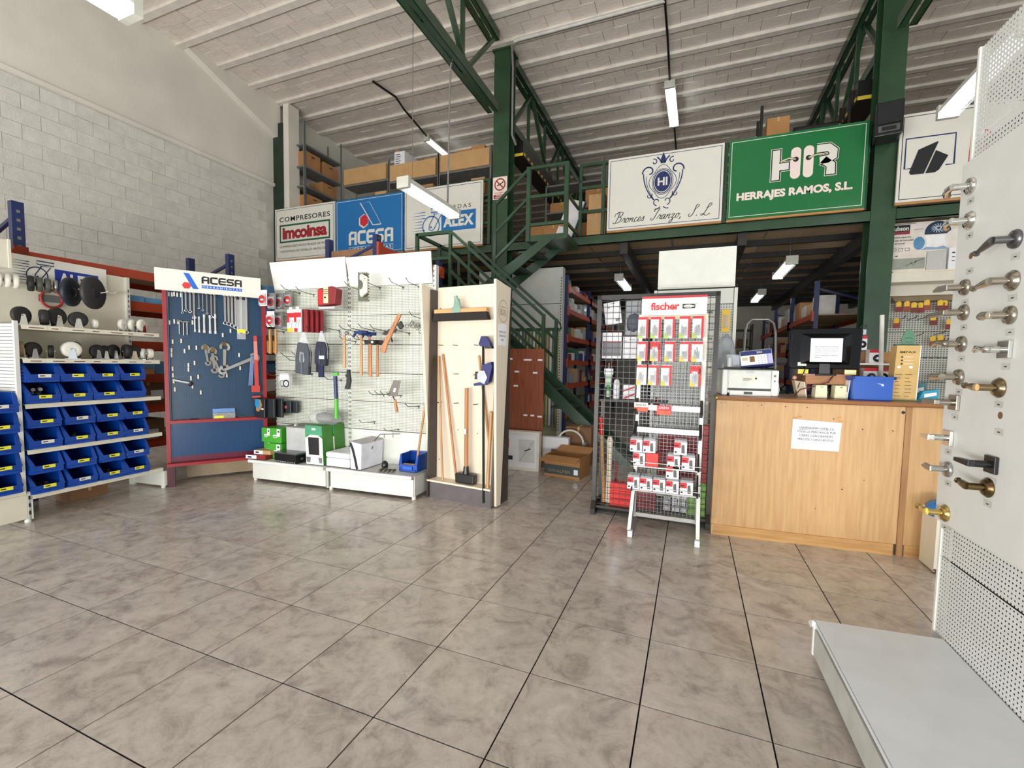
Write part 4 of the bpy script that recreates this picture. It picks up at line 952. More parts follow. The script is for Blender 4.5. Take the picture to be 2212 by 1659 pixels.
for a in ((('black rubber caster, first on the top shelf', .05, .1, S1, .055, RUBBER, None, 10), ('grey caster behind the first black one on the top shelf', .11, .2, S1, .05, TREADG, None, 20), ('black caster turned sideways on the top shelf', .19, .1, S1, .052, RUBBER, None, 70, .045), ('black caster with a bright steel rim on the top shelf', .275, .1, S1, .062, RUBBER, CHROME, 15), ('black caster alone in the middle of the top shelf', .42, .1, S1, .055, RUBBER, None, -20), ('small white caster alone on the top shelf', .54, .1, S1, .035, TREADW, TREADW, 80), ('translucent white caster at the right of the top shelf', .78, .12, S1, .045, TREADW, TREADW, 25), ('white caster, second from the right on the top shelf', .86, .12, S1, .047, TREADW, TREADW, 35), ('white caster at the right end of the top shelf', .935, .1, S1, .05, TREADW, TREADW, 20),
           ('brown caster at the left end of the second shelf', .035, .1, S2, .05, TREADB, None, 70), ('black caster near the left of the second shelf', .11, .1, S2, .05, RUBBER, RUBBER, 10), ('narrow black caster on the second shelf', .225, .1, S2, .042, RUBBER, None, 60), ('white wheel with grey centre on the second shelf', .345, .07, S2, .056, TREADW, TREADG, -15, .05), ('grey rubber caster behind the white wheel on the second shelf', .43, .18, S2, .058, TREADG, None, 40, .05), ('steel caster with thin black tyre on the second shelf', .55, .1, S2, .05, RUBBER, CHROME, 5), ('second thin-tyred steel caster on the second shelf', .62, .12, S2, .048, RUBBER, CHROME, 10), ('black caster in the trio on the second shelf, left', .70, .13, S2, .053, RUBBER, None, 20), ('black caster in the trio on the second shelf, middle', .775, .08, S2, .055, RUBBER, RUBBER, 75, .04), ('black caster in the trio on the second shelf, right', .85, .1, S2, .053, RUBBER, None, -10), ('chrome caster with white wheel at the right of the second shelf', .935, .1, S2, .042, TREADW, CHROME, 45), ('white roller caster at the right end of the second shelf', .995, .1, S2, .042, TREADW, TREADW, 80, .04))): caster(*a)
# wheels threaded on arms in front of the header
wa = thing('display_rod', 'white display arm holding white nylon wheels before the header', 'arm', FA, (-.12, .30, 1.895)); part('rod', MB().cyl((0, 0, 0), (.32, 0, 0), .009, n=8), CREAM, wa); part('bracket', MB().box(-.02, .06, -.02, .13, -.014, .014), CREAM, wa)
def disc(label, s, d, z, r, w, m, hub, ax=(1, -.45, 0)):
    t = thing('loose_roller', label, 'wheel', FA, (s, d, z), 'spare wheels on display arms')
    part('tyre', MB().lathe([(r*.5, -w/2), (r*.9, -w/2), (r, -w*.25), (r, w*.25), (r*.9, w/2), (r*.5, w/2)], (0, 0, 0), ax, 22), m, t)
    part('hub', MB().lathe([(r*.2, -w*.6), (r*.52, -w*.38), (r*.52, w*.38), (r*.2, w*.6)], (0, 0, 0), ax, 16), hub, t)
    return t
for k in range(3): disc('white nylon wheel, %s of three on the arm' % ('farthest left', 'middle', 'nearest')[k], .02+.05*k, .28, 1.895, .058, .036, TREADW, TREADW)
ar2 = thing('display_rod', 'thin arm holding the big black wheels before the header', 'arm', FA, (.2, .30, 1.895)); part('rod', MB().cyl((0, 0, 0), (.62, -.02, .01), .007, n=8).cyl((.62, -.02, .01), (.64, -.02, .03), .006, n=6), CREAM, ar2); part('bracket', MB().box(.5, .56, -.01, .13, -.03, .01), CREAM, ar2)
for k, (s, r, w, m, h) in enumerate(((.215, .064, .04, RUBBER, RUBBER), (.27, .06, .04, mat('grey_green_rubber', (74, 78, 70), .5), STEEL), (.325, .06, .04, mat('grey_green_rubber', (74, 78, 70), .5), STEEL), (.38, .056, .03, STEEL, CHROME))): disc(('black wheel, first of the middle cluster', 'grey wheel with steel hub, second of the cluster', 'grey wheel with steel hub, third of the cluster', 'steel ball-bearing wheel at the front of the cluster')[k], s, .29, 1.895, r, w, m, h)
disc('large dark wheel behind the biggest one', .475, .27, 1.865, .125, .04, mat('blue_black_rubber', (30, 36, 50), .5), BLACK, (.6, -1, 0))
w_ = disc('largest black spoked wheel before the header', .60, .20, 1.875, .145, .045, mat('dark_tyre', (44, 44, 46), .55), mat('dark_spokes', (34, 30, 36), .5), (.5, -1, 0))
part('valve_tag', MB().tube([(.02, -.06, .0), (.05, -.075, .01), (.07, -.08, .025)], .004), WLAB, w_)
# ================================================================== BLUE TOOL BOARD (across the corner)
FI = Frame(-4.88, 2.929, 57)
t = thing('tool_board', 'blue perforated tool board in a dark red frame with white header', 'tool display', FI, (0, 0, 0))
PEGB = peg_mat('peg_blue', (22, 66, 98), (10, 36, 60), .0145, .3, .3)
part('pegboard', MB().box(.0, .83, .03, .04, .68, 2.0), PEGB, t)
part('lower_pegboard', MB().box(.0, .83, .0, .01, .30, .64), peg_mat('peg_blue_low', (28, 72, 118), (16, 48, 86), .0145, .3, .25), t)
for x in (-.035, .83): part('frame_post', MB().box(x, x+.035, -.03, .06, .03, 2.0), RED, t)
part('middle_shelf', MB().box(0, .83, -.06, .03, .645, .675), RED, t); part('bottom_shelf', MB().box(-.03, .865, -.10, .03, .215, .245), RED, t)
part('lower_band', MB().box(0, .83, .0, .012, .245, .30), mat('plum_enamel', (96, 20, 50), .35), t)
part('inner_edge', MB().box(.0, .012, -.005, .03, .25, 1.97), mat('edge_blue', (70, 120, 160), .4), t)
for x in (-.03, .80): part('leg', MB().box(x, x+.06, -.05, .12, 0, .21), mat('dark_plum', (70, 20, 30), .4), t)
hd = part('header', MB().box(-.085, .815, -.09, -.06, 1.965, 2.175), SGW, t)
a_, b_ = MB(), MB()
acesa_logo(a_, b_, .115, 2.0, .15, -.093)
b_ = MB().poly([(.165+.037*math.cos(k*math.pi/3), 2.028+.035*math.sin(k*math.pi/3)) for k in range(6)], -.093)
part('emblem_bar', a_, mat('logo_blue', (20, 96, 200), .4), hd); part('red_hexagon', b_, mat('logo_red', (210, 50, 50), .4), hd)
part('lettering', acesa_word(MB(), .29, .64, 2.062, 2.135, -.093, .017), INK, hd)
part('blue_strip', MB().quad(.29, .64, 2.015, 2.045, -.093), mat('logo_blue', (20, 96, 200), .4), hd)
part('strip_lettering', text(MB(), 'HERRAMIENTAS', .3, .63, 2.021, 2.039, -.0945, sp=1.5, off=.01), SGW, hd)
pegs = [(-.008+.02, 1.94), (.017+.02, 1.938), (.055, 1.945), (.08, 1.94), (.11, 1.94), (.012, 1.658), (.05, 1.671), (.08, 1.67), (.199, 1.671), (.459, 1.556), (.529, 1.605), (.032, 1.468), (.102, 1.479), (.127, 1.377), (.166, 1.415), (.227, 1.414), (.021, 1.381), (.02, 1.334), (.025, 1.196), (.026, 1.13), (.156, 1.234), (.155, 1.189), (.208, 1.257), (.174, 1.1), (.236, 1.115), (.604, 1.349), (.611, 1.209), (.487, 1.13), (.031, 1.07), (.038, .986), (.185, 1.017), (.254, .952)]
pgm = MB().box(0, .013, 0, .02, -.021, .021).mesh('peg_tag', WLAB)
for (s, z) in pegs: part('peg_tag', pgm, None, t, loc=(s, .008, z))
def spanner(label, s, z, L, kind='ring', r=.014, rz=0, m=CHROME, d=0.01, tilt=0):
    r *= 1.25
    o = thing('spanner', label, 'spanner', FI, (s, d, z), 'spanners on the blue board', rot=None)
    M = Matrix.Rotation(R(FI.deg), 4, 'Z') @ Matrix.Rotation(R(tilt), 4, 'Y')
    o.matrix_world = Matrix.Translation(FI.w(s, d, z)) @ M
    b = MB().prism([(-r*.42, -L/2), (r*.42, -L/2), (r*.5, L/2), (-r*.5, L/2)], -.003, .003)
    part('shaft', b, m, o)
    def ringend(zz): return MB().ring((0, 0, zz), r*.85, r*.3, (0, 1, 0), 14, 5)
    def jaw(zz, q, k=1.25):
        pts = [(k*r*math.cos(a), zz+q*k*r*math.sin(a)) for a in [R(50-260*i/12+0) for i in range(13)]]
        return MB().ribbon(pts, r*.75, -.004).ribbon(pts, r*.75, .004)
    if kind == 'ring': part('ring_end', ringend(-L/2-r*.7), m, o); part('ring_end', ringend(L/2+r*.7), m, o)
    elif kind == 'open': part('jaw', jaw(L/2+r*.8, -1), m, o); part('jaw', jaw(-L/2-r*.6, 1, .95), m, o)
    elif kind == 'tube':
        part('socket_end', MB().cyl((0, 0, L/2-.03), (0, 0, L/2), r*.75, n=10), m, o); part('socket_end', MB().cyl((0, 0, -L/2), (0, 0, -L/2+.03), r*.8, n=10), m, o); part('pipe', MB().cyl((0, 0, -L/2+.02), (0, 0, L/2-.02), r*.6, n=10), m, o)
    return o
for k, (s, zb, r) in enumerate(((.125, 1.775, .009), (.155, 1.80, .011), (.19, 1.79, .012), (.222, 1.735, .014), (.265, 1.83, .008), (.297, 1.81, .008), (.332, 1.78, .009), (.37, 1.75, .011), (.4, 1.75, .013))):
    spanner('ring spanner hanging under the header, %s from the left' % ('first second third fourth fifth sixth seventh eighth ninth'.split()[k]), s, (zb+1.97)/2, 1.97-zb, 'ring', r)
for k, (s, zb) in enumerate(((.49, 1.70), (.522, 1.69), (.553, 1.675), (.585, 1.655), (.685, 1.61))):
    spanner('long bright ring spanner at the upper right, %s' % ('first', 'second', 'third', 'fourth', 'last')[k], s, (zb+1.97)/2, 1.97-zb, 'ring', .016)
o = spanner('large spanner in a clear bag with a yellow tag', .635, 1.79, .36, 'ring', .022)
part('clear_bag', MB().box(-.04, .04, -.012, .012, -.27, .15), FILM, o); part('yellow_tag', MB().box(-.04, .04, -.015, -.012, -.2, -.165), YLAB, o)
for k, (s, z0, z1) in enumerate(((.225, 1.575, 1.74), (.262, 1.57, 1.735), (.305, 1.57, 1.76), (.355, 1.565, 1.755), (.402, 1.565, 1.77))):
    spanner('tubular box spanner in the middle row, %s from the left' % ('first', 'second', 'third', 'fourth', 'fifth')[k], s, (z0+z1)/2, z1-z0, 'tube', .016 if k > 1 else .012)
for k, (s, zb) in enumerate(((.096, 1.545), (.13, 1.535), (.16, 1.54))):
    o = thing('socket_bar', 'chrome T-handled socket bar, %s of three' % ('left', 'middle', 'right')[k], 'tool', FI, (s, .0, zb)); part('shaft', MB().cyl((0, 0, 0), (0, 0, .13), .006, n=8), CHROME, o); part('crossbar', MB().cyl((-.02, 0, .135), (.02, 0, .135), .009, n=8), STEEL, o)
spanner('open spanner, leftmost of the hanging group', .32, 1.335, .13, 'open', .017, tilt=-8); spanner('open spanner, second of the hanging group', .378, 1.28, .16, 'open', .021, tilt=-5)
spanner('open spanner crossing in front of the second one', .415, 1.215, .15, 'open', .018, tilt=-20, d=-.005); spanner('largest open spanner, upright in the group', .477, 1.32, .17, 'open', .024, tilt=2)
spanner('dark long spanner lying diagonally across the board', .60, 1.25, .28, 'open', .026, m=STEEL, tilt=64, d=-.02)
for k, (s, z) in enumerate(((.31, 1.425), (.375, 1.395), (.475, 1.465))): part('hook_block', MB().box(s-.02, s+.02, .0, .03, z-.02, z+.02), BRONZE, t)
pw = thing('pipe_wrench', 'long red pipe wrench hanging on the right edge of the board', 'wrench', FI, (.765, -.05, .9))
part('handle', MB().prism([(-.018, .12), (.02, .12), (.008, .66), (-.022, .66)], -.012, .012), mat('wrench_red', (200, 62, 56), .35), pw)
part('paper_sleeve', MB().prism([(-.02, .4), (.016, .4), (.01, .6), (-.022, .6)], -.013, .013), mat('red_white_wrap', (214, 130, 124), .5), pw)
part('head', MB().box(-.05, .03, -.016, .016, .05, .12).box(-.045, .035, -.014, .014, -.01, .01), mat('wrench_red', (200, 62, 56), .35), pw)
part('jaw', MB().prism([(-.04, -.01), (-.03, -.06), (.05, -.06), (.05, -.035), (.0, -.03), (.0, -.01)], -.012, .012), DSTEEL, pw)
bs = thing('saw_blades', 'bundle of pale blue blades beside the red wrench', 'blades', FI, (.71, -.02, 1.02)); 
for k in range(3): part('blade', MB().prism([(-.02+.015*k, 0), (-.01+.015*k, 0), (.02+.01*k, .32), (.005+.01*k, .32)], .004*k, .004*k+.002), mat('blade_blue', (130, 150, 190), .3, .6), bs)
rs = thing('ratchet_tool', 'dark ratchet handle lying across the pegs', 'tool', FI, (.03, 0, 1.05)); part('shaft', MB().bar((0, 0, .035), (.14, 0, .0), .016, .016), STEEL, rs); part('head', MB().ball((.145, 0, -.01), .022, (1, .6, 1), 8, 6), BLACK, rs)
bx = thing('organizer_box', 'clear plastic box of small parts on the red shelf', 'box', FI, (.36, -.05, .676)); part('tray', MB().box(0, .2, 0, .07, 0, .06), GLASS, bx); part('lid', MB().box(0, .2, .05, .075, .06, .1), mat('pale_blue_lid', (110, 150, 210), .4), bx); part('paper_label', MB().quad(.012, .095, .005, .03, -.002), YLAB, bx)
mb = MB(); rn = random.Random(9)
for k in range(26): mb.ball((rn.uniform(.02, .18), rn.uniform(.012, .055), rn.uniform(.012, .05)), .011, n=6, m=4)
part('small_parts', mb, mat('mixed_parts', (150, 130, 112), .5, .3), bx, stuff=True)
part('floor_board', MB().box(.12, 1.0, .25, .27, .02, .2), mat('pale_board', (168, 150, 122), .7), t)
# ================================================================== WHITE PEGBOARD GONDOLA
FG = Frame(-4.35, 3.43, 3.73)
PD = .36
g = thing('pegboard_gondola', 'white double pegboard gondola with hammers and trowels', 'gondola', FG, (0, 0, 0))
PEGW = peg_mat('peg_white', (218, 221, 208), (112, 116, 108), .0165, .3, .4)
PEGL = peg_mat('peg_white_rows', (216, 219, 206), (132, 136, 128), .0165, .36, .4, rows=.0165)
for i, (a, b) in enumerate(((-.03, .945), (.985, 1.95))):
    for z0, z1 in ((1.793, 2.085), (1.485, 1.787), (1.187, 1.479), (.887, 1.181), (.585, .881)):
        part('perforated_panel', MB().box(a, b, PD, PD+.012, z0, z1), PEGW if i else PEGL, g)
    part('plain_panel', MB().box(a, b, PD, PD+.012, .235, .579), WHITE, g)
    h = MB().add([(a-.03, PD-.05, 2.385), (b+.0, PD-.05, 2.385+.01), (b, PD-.012, 2.09), (a, PD-.012, 2.085), (a-.03, PD-.035, 2.385), (b, PD-.035, 2.395), (b, PD+.003, 2.09), (a, PD+.003, 2.085)], [(0, 1, 2, 3), (7, 6, 5, 4), (0, 4, 5, 1), (1, 5, 6, 2), (2, 6, 7, 3), (3, 7, 4, 0)])
    part('header_panel', h, mat('header_white', (236, 238, 230), .35, var=.01), g)
    part('plinth', MB().box(a+.02, b+.0, .0, .012, .03+.0*i, .195-.0*i), WHITE, g)
    part('base_shelf', MB().prism([(-.03, .2), (-.03, .232), (PD, .236), (PD, .2), (0, .2)], a-.01, b, 'x'), WHITE if i == 0 else mat('base_grey', (190, 188, 184), .45), g)
    part('shelf_lip', MB().cyl((a, -.028, .218), (b, -.028, .218), .017, n=8), mat('lip_white', (238, 238, 232), .35), g)
mb = MB().box(-.05, -.032, PD+.005, PD+.05, .05, 2.22).box(.947, .962, PD-.002, PD+.05, .05, 2.28).box(.966, .983, PD-.002, PD+.05, .05, 2.28).box(1.952, 1.985, PD-.0, PD+.06, .05, 2.27)
part('slotted_upright', mb, WHITE, g)
mb = MB()
for x in (-.041, .9545, .9745, 1.962):
    for k in range(42): mb.quad(x-.004, x+.004, .28+k*.048, .303+k*.048, PD-.004)
part('upright_slots', mb, mat('slot_grey', (70, 72, 70), .7), g)
part('side_plate', MB().box(1.955, 1.968, .0, .40, .04, .23), mat('plate_grey', (190, 192, 188), .45), g)
part('centre_foot', MB().box(.952, .978, -.0, .3, .02, .22), mat('slot_paint', (190, 194, 184), .5), g)
for s in (.0, .99, 1.94): part('levelling_foot', MB().cyl((s, .03, 0), (s, .03, .035), .02, n=10), WLAB, g)
hk = {}
def hook(s, z, L=.26, up=.035):
    k = (L, up)
    if k not in hk:
        hk[k] = MB().tube([(0, 0, -.025), (0, -.004, 0), (0, -.03, .0), (0, -L*.8, .012), (0, -L, .012+up)], .0036, 5).box(-.013, .013, -.006, 0, -.006, .006).mesh('peg_hook', WIRE)
    part('peg_hook', hk[k], None, g, loc=(s, PD, z))
for (s, z) in ((.307, 2.045), (.50, 2.02), (1.104, 2.05), (1.615, 2.065), (1.80, 2.06), (.258, 1.844), (1.038, 1.62), (1.142, 1.625), (1.268, 1.629), (1.40, 1.623), (.08, 1.62), (.289, 1.336), (.43, 1.349), (.365, 1.291), (1.038, 1.513), (1.188, 1.518), (1.245, 1.513), (1.686, 1.598), (.084, 1.125), (.465, 1.155), (.852, 1.099), (1.386, .963), (1.453, .971), (1.519, .968), (1.591, .962), (1.80, .858), (1.272, .669), (1.559, .605), (1.84, 1.74), (.62, 1.61), (.83, 1.63), (.13, 1.64), (1.34, 2.07)): hook(s, z)
def wcard(name, label, s, d, z, w, h, group=None, rz=0, th=.02, body=PAPER):
    o = thing(name, label, 'packet', FG, (s, d, z), group, rz)
    part('card', MB().box(-w/2, w/2, 0, th, 0, h), body, o)
    return o
# tape measures on cards
for k, (s, d, z, ex) in enumerate(((.045, .10, 1.88, 1), (.125, .14, 1.85, 0), (.175, .19, 1.85, 0), (.25, .24, 1.885, 1), (.09, .15, 1.66, 1), (.135, .22, 1.655, 0))):
    o = thing('blister_pack', ('red disc blister pack at the far left of the top hook', 'dark red blister pack second on the top left hook', 'dark red blister pack third on the top left hook', 'grey blister pack with a red disc nearest the top seam', 'red disc blister pack hanging on the lower left hook', 'dark blister pack behind the lower red disc')[k], 'packet', FG, (s, d, z-.0))
    part('card', MB().box(-.05, .05, .02, .026, 0, .17), PAPER if k in (0, 4) else GREYSH, o)
    part('blister', MB().box(-.045, .045, 0, .02, .01, .13), FILM, o)
    part('red_disc', MB().lathe([(.02, 0), (.042, 0), (.042, .022), (.02, .022)], (0, .02, .07), (0, -1, 0), 18), REDP if ex else DREDP, o)
    part('hub', MB().lathe([(.002, 0), (.02, 0), (.018, .026), (.002, .026)], (0, .02, .07), (0, -1, 0), 12), GREYSH if ex else BLACK, o)
    if ex: part('white_pointer', MB().box(.0, .03, -.012, -.004, .055, .07), PAPER, o)
# white and red boxed blades
for k, (s, d) in enumerate(((.41, .12), (.52, .10), (.575, .13), (.605, .17), (.635, .21), (.66, .25))):
    o = thing('blade_pack', ('white and red packet, left of the row under the top panel', 'white and red packet at the front of the dark red row', 'dark red packet, second in the row of packs', 'dark red packet, third in the row of packs', 'dark red packet, fourth in the row of packs', 'dark red packet at the back of the row of packs')[k], 'packet', FG, (s, d, 1.60))
    part('card', MB().box(-.045, .045, 0, .018, 0, .235), PAPER if k < 2 else DREDP, o)
    if k < 2:
        part('red_top', MB().quad(-.045, .045, .15, .2, -.001).quad(-.045, -.015, .1, .15, -.001), REDP, o)
        part('hacksaw_print', MB().ribbon([(-.03, .06), (-.01, .1), (.015, .13), (.025, .12), (.015, .07), (.01, .04)], .004, -.0015), INK, o)
        part('yellow_print', MB().quad(-.045, .0 if k else .03, .0, .04, -.001), YELP if k == 0 else REDP, o)
        part('hang_tab', MB().box(-.02, .02, .002, .006, .235, .26), WLAB, o)
# red pack cluster at the centre
o = thing('red_pack', 'bulky dark red pack with a cream label on the centre hook', 'packet', FG, (.90, .06, 1.85))
part('pouch', MB().prism([(-.09, 0), (.12, .02), (.14, .17), (.08, .2), (-.08, .18)], 0, .1), DREDP, o, bev=.01)
part('cream_label', MB().quad(-.015, .045, .03, .19, -.003), mat('cream_label', (232, 216, 168), .6), o); mb = MB()
for k in range(3): mb.quad(-.015, .045, .12+.02*k, .126+.02*k, -.005)
mb.quad(-.005, .02, .08, .095, -.005); part('print', mb, INK, o)
part('red_front', MB().quad(-.085, -.02, .02, .17, -.002), REDP, o); part('clear_top', MB().prism([(-.06, .19), (.1, .2), (.05, .25), (-.01, .25)], .04, .05), FILM, o)
part('grey_shelf', MB().box(-.07, .12, .0, .2, -.025, -.003), mat('light_grey', (190, 190, 194), .5), o)
# wire brushes
for k, s in enumerate((.075, .125)):
    o = thing('wire_brush', 'wooden handled wire brush, %s of the pair' % ('left', 'right')[k], 'brush', FG, (s, .16+.03*k, 1.37)); part('handle', MB().prism([(-.012, 0), (.014, 0), (.018, .12), (.012, .27), (-.008, .27), (-.006, .12)], 0, .022), WOODH, o, bev=.004); part('bristles', MB().box(-.035, -.008, .002, .02, .01, .14), mat('brass_bristle', (150, 120, 62), .6, .4), o)
# bagged pouches
for k, (s, z, w, h, c) in enumerate(((.55, 1.17, .17, .36, (74, 78, 86)), (.78, 1.27, .16, .26, (46, 50, 66)))):
    o = thing('tool_pouch', ('grey tool pouch in a clear bag hanging left', 'navy tool pouch in a clear bag with a white label')[k], 'pouch', FG, (s, .12, z), rz=8 if k == 0 else -4)
    part('pouch', MB().prism([(-w*.5, .0), (w*.42, -.02), (w*.5, h*.6), (w*.35, h*.86), (-w*.3, h*.9), (-w*.46, h*.5)], 0, .06), mat('pouch_%d' % k, c, .75, var=.1), o, bev=.012)
    part('strap', MB().box(-w*.05, w*.07, -.006, 0, .0, h*.55), mat('pouch_strap_%d' % k, tuple(x+18 for x in c), .7), o)
    part('clear_bag', MB().ball((0, .03, h*.5), h*.55, (w/h*1.0, .16, 1.02), jit=.05, seed=k), FILM, o)
    if k: part('white_label', MB().quad(0, .07, .05, .085, -.010), PAPER, o)
    part('bag_top', MB().prism([(-.04, h*.95), (.05, h*.95), (.02, h+.08), (-.01, h+.08)], .02, .026), FILM, o)
o = thing('navy_strap', 'navy strap hanging below the bagged pouches', 'strap', FG, (.72, .2, 1.13)); part('strap', MB().box(-.03, .03, 0, .02, 0, .16), mat('navy_cloth', (34, 46, 78), .8), o); part('strap_end', MB().box(-.06, -.035, .0, .01, .05, .2), mat('dark_cloth', (40, 36, 48), .8), o)
# rope / wire packet
o = thing('clear_packet', 'octagonal clear packet with a coiled black cable', 'packet', FG, (.25, .18, 1.0)); part('clear_bag', MB().prism([(-.07, .03), (.06, 0), (.085, .04), (.085, .12), (.05, .165), (-.04, .165), (-.08, .12)], 0, .03), FILM, o); part('white_card', MB().box(-.06, .06, .005, .012, .085, .15), PAPER, o); part('coil', MB().ring((.03, -.0, .05), .036, .006).ring((-.03, .008, .05), .032, .005), BLACK, o); part('spool', MB().ring((.03, 0, .05), .018, .006), PAPER, o)
# black packets lower left
for k, (s, d) in enumerate(((-.0, .10), (.09, .14), (.14, .2), (.19, .25), (.25, .28))):
    o = thing('black_packet', ('dark packet with a blue and tan print at the front', 'black packet second in the lower left row', 'black packet third in the lower left row', 'black packet with a red mark at the back', 'black packet last in the lower left row')[k], 'packet', FG, (s, d, .67 if k < 3 else .72)); part('pouch', MB().box(-.08, .06 if k < 3 else .08, 0, .03, 0, .21 if k < 3 else .13), mat('black_packet', (34, 38, 42), .4), o, bev=.006)
    if k == 0:
        part('blue_print', MB().poly([(-.075, .2), (-.02, .205), (-.005, .15), (-.02, .11), (-.045, .1), (-.065, .13)], -.004), mat('cyan_print', (40, 140, 200), .4), o); part('tan_print', MB().poly([(-.06, .2), (.01, .2), (.03, .14), (.01, .09), (-.03, .065), (-.055, .08)], -.003), mat('tan_patch', (160, 126, 84), .5), o); part('white_dot', MB().quad(.02, .05, .09, .105, -.004), PAPER, o)
    if k == 3: part('red_mark', MB().quad(.0, .03, .05, .08, -.004), mat('pink_red', (190, 80, 90), .5), o)
# notched trowel
o = thing('notched_trowel', 'notched steel trowel with a pale wooden grip', 'trowel', FG, (1.28, .15, 1.90), rz=12)
pts = [(-.045, 0), (.07, 0)]
for k in range(10): pts += [(.07, .01+.028*k), (.07, .022+.028*k), (.06, .022+.028*k), (.06, .034+.028*k)]
pts += [(.07, .29)]
for k in range(5): pts += [(.06-.02*k, .29), (.06-.02*k, .28), (.05-.02*k, .28), (.05-.02*k, .29)]
pts += [(-.045, .29)]
part('blade', MB().prism(pts, 0, .003), mat('blade_steel', (96, 96, 84), .4, .5), o)
part('grip', MB().prism([(-.005, .06), (.01, .035), (.072, .085), (.072, .235), (.01, .265), (-.005, .245), (-.005, .205), (.018, .195), (.03, .17), (.028, .135), (.015, .115), (-.005, .11)], -.055, -.02), PLYW, o, bev=.003); part('grip_stem', MB().box(.0, .012, -.02, 0, .055, .075).box(.0, .012, -.02, 0, .235, .255), STEEL, o)
# hammers
def hammer(label, s, d, z0, L, hm, kind, wood=WOODH, rz=0):
    o = thing('hammer', label, 'hammer', FG, (s, d, z0), 'hammers on the pegboard', rz)
    part('handle', MB().prism([(-.014, 0), (.014, 0), (.013, L*.5), (.011, L), (-.011, L), (-.012, L*.5)], -.008, .008), wood, o, bev=.003)
    if kind == 'claw': part('head', MB().cyl((.0, 0, L+.015), (.075, 0, L+.015), .017, n=10).box(-.02, .02, -.015, .015, L-.012, L+.035).prism([(-.02, L+.03), (-.07, L+.02), (-.095, L-.03), (-.085, L-.03), (-.06, L), (-.02, L)], -.012, -.003).prism([(-.02, L+.03), (-.07, L+.02), (-.095, L-.03), (-.085, L-.03), (-.06, L), (-.02, L)], .003, .012), hm, o)
    elif kind == 'ball': part('head', MB().cyl((0, 0, L+.01), (.045, 0, L+.012), .015, .017, n=10).ball((-.035, 0, L+.01), .02, n=10, m=6).box(-.03, .02, -.012, .012, L-.008, L+.03), hm, o)
    else: part('head', MB().cyl((-.06, -.0, L+.01), (.06, 0, L+.01), .02, n=12).box(-.02, .02, -.017, .017, L-.012, L+.032), hm, o)
    return o
HB_ = mat('hammer_blue', (24, 48, 104), .35, .2)
hammer('hammer with small steel head, leftmost on the pegboard', 1.085, .12, 1.235, .34, STEEL, 'ball', rz=6)
hammer('blue claw hammer in front, with long ash handle', 1.30, .10, 1.165, .41, HB_, 'claw'); hammer('second blue claw hammer behind the first', 1.345, .17, 1.165, .40, HB_, 'claw', WOODR)
o = hammer('club hammer with a white label on its dark head', 1.41, .10, 1.155, .33, DSTEEL, 'club', WOODR); part('white_label', MB().quad(.02, .045, .33, .35, -.021), PAPER, o)
hammer('second club hammer behind the labelled one', 1.45, .16, 1.155, .33, DSTEEL, 'club', WOODR)
# axe with diagonal handle
o = thing('bricklayer_hammer', 'bricklayer hammer hung with its wooden handle sloping up right', 'hammer', FG, (1.53, .14, 1.40))
part('handle', MB().prism([(-.03, 0), (.02, -.01), (.045, .07), (.20, .36), (.165, .375), (.015, .11), (-.02, .06)], -.01, .012), WOODR, o, bev=.004)
part('head', MB().prism([(.16, .26), (.195, .3), (.22, .25), (.19, .22)], -.016, .02), DSTEEL, o)
o = thing('pointing_trowel', 'small grey trowel hanging behind the sloping handle', 'trowel', FG, (1.50, .22, 1.50)); part('blade', MB().prism([(-.05, .08), (.04, .13), (.13, .13), (.12, .1), (.0, .07)], 0, .004), DSTEEL, o); part('tang', MB().tube([(.06, .0, .08), (.07, .0, .03), (.08, 0, .0)], .006), BLACK, o)
o = thing('clip_bunch', 'bunch of steel clips on the hook by the stand', 'clips', FG, (1.80, .2, 1.6)); mb = MB(); rn = random.Random(2)
for k in range(12): mb.ring((rn.uniform(-.05, .06), rn.uniform(0, .1), rn.uniform(0, .13)), .018, .003, (rn.uniform(-1, 1), 1, rn.uniform(-1, 1)), 10, 4)
part('clips', mb, STEEL, o)
# green-blue handled tool and black axe head
o = thing('two_tone_tool', 'long tool with navy and bright green handle', 'tool', FG, (1.0, .10, .72)); part('green_grip', MB().cyl((0, 0, 0), (0, 0, .2), .022, .019, n=12), mat('lime_green', (86, 182, 52), .4), o); part('navy_grip', MB().cyl((0, 0, .2), (-.01, 0, .43), .019, .02, n=12), mat('navy_grip', (22, 40, 92), .4), o); part('green_cap', MB().box(-.04, .025, -.012, .012, .44, .465), mat('lime_green', (86, 182, 52), .4), o)
o = thing('black_hatchet', 'black hatchet head with curved edge on a hook', 'tool', FG, (1.12, .12, 1.02)); part('head', MB().prism([(.0, .2), (.03, .2), (.035, .14), (.045, .09), (.03, .02), (.015, 0), (-.03, .005), (-.005, .06), (.0, .12), (-.015, .13), (-.015, .15), (0, .16)], -.012, .012), BLACK, o)
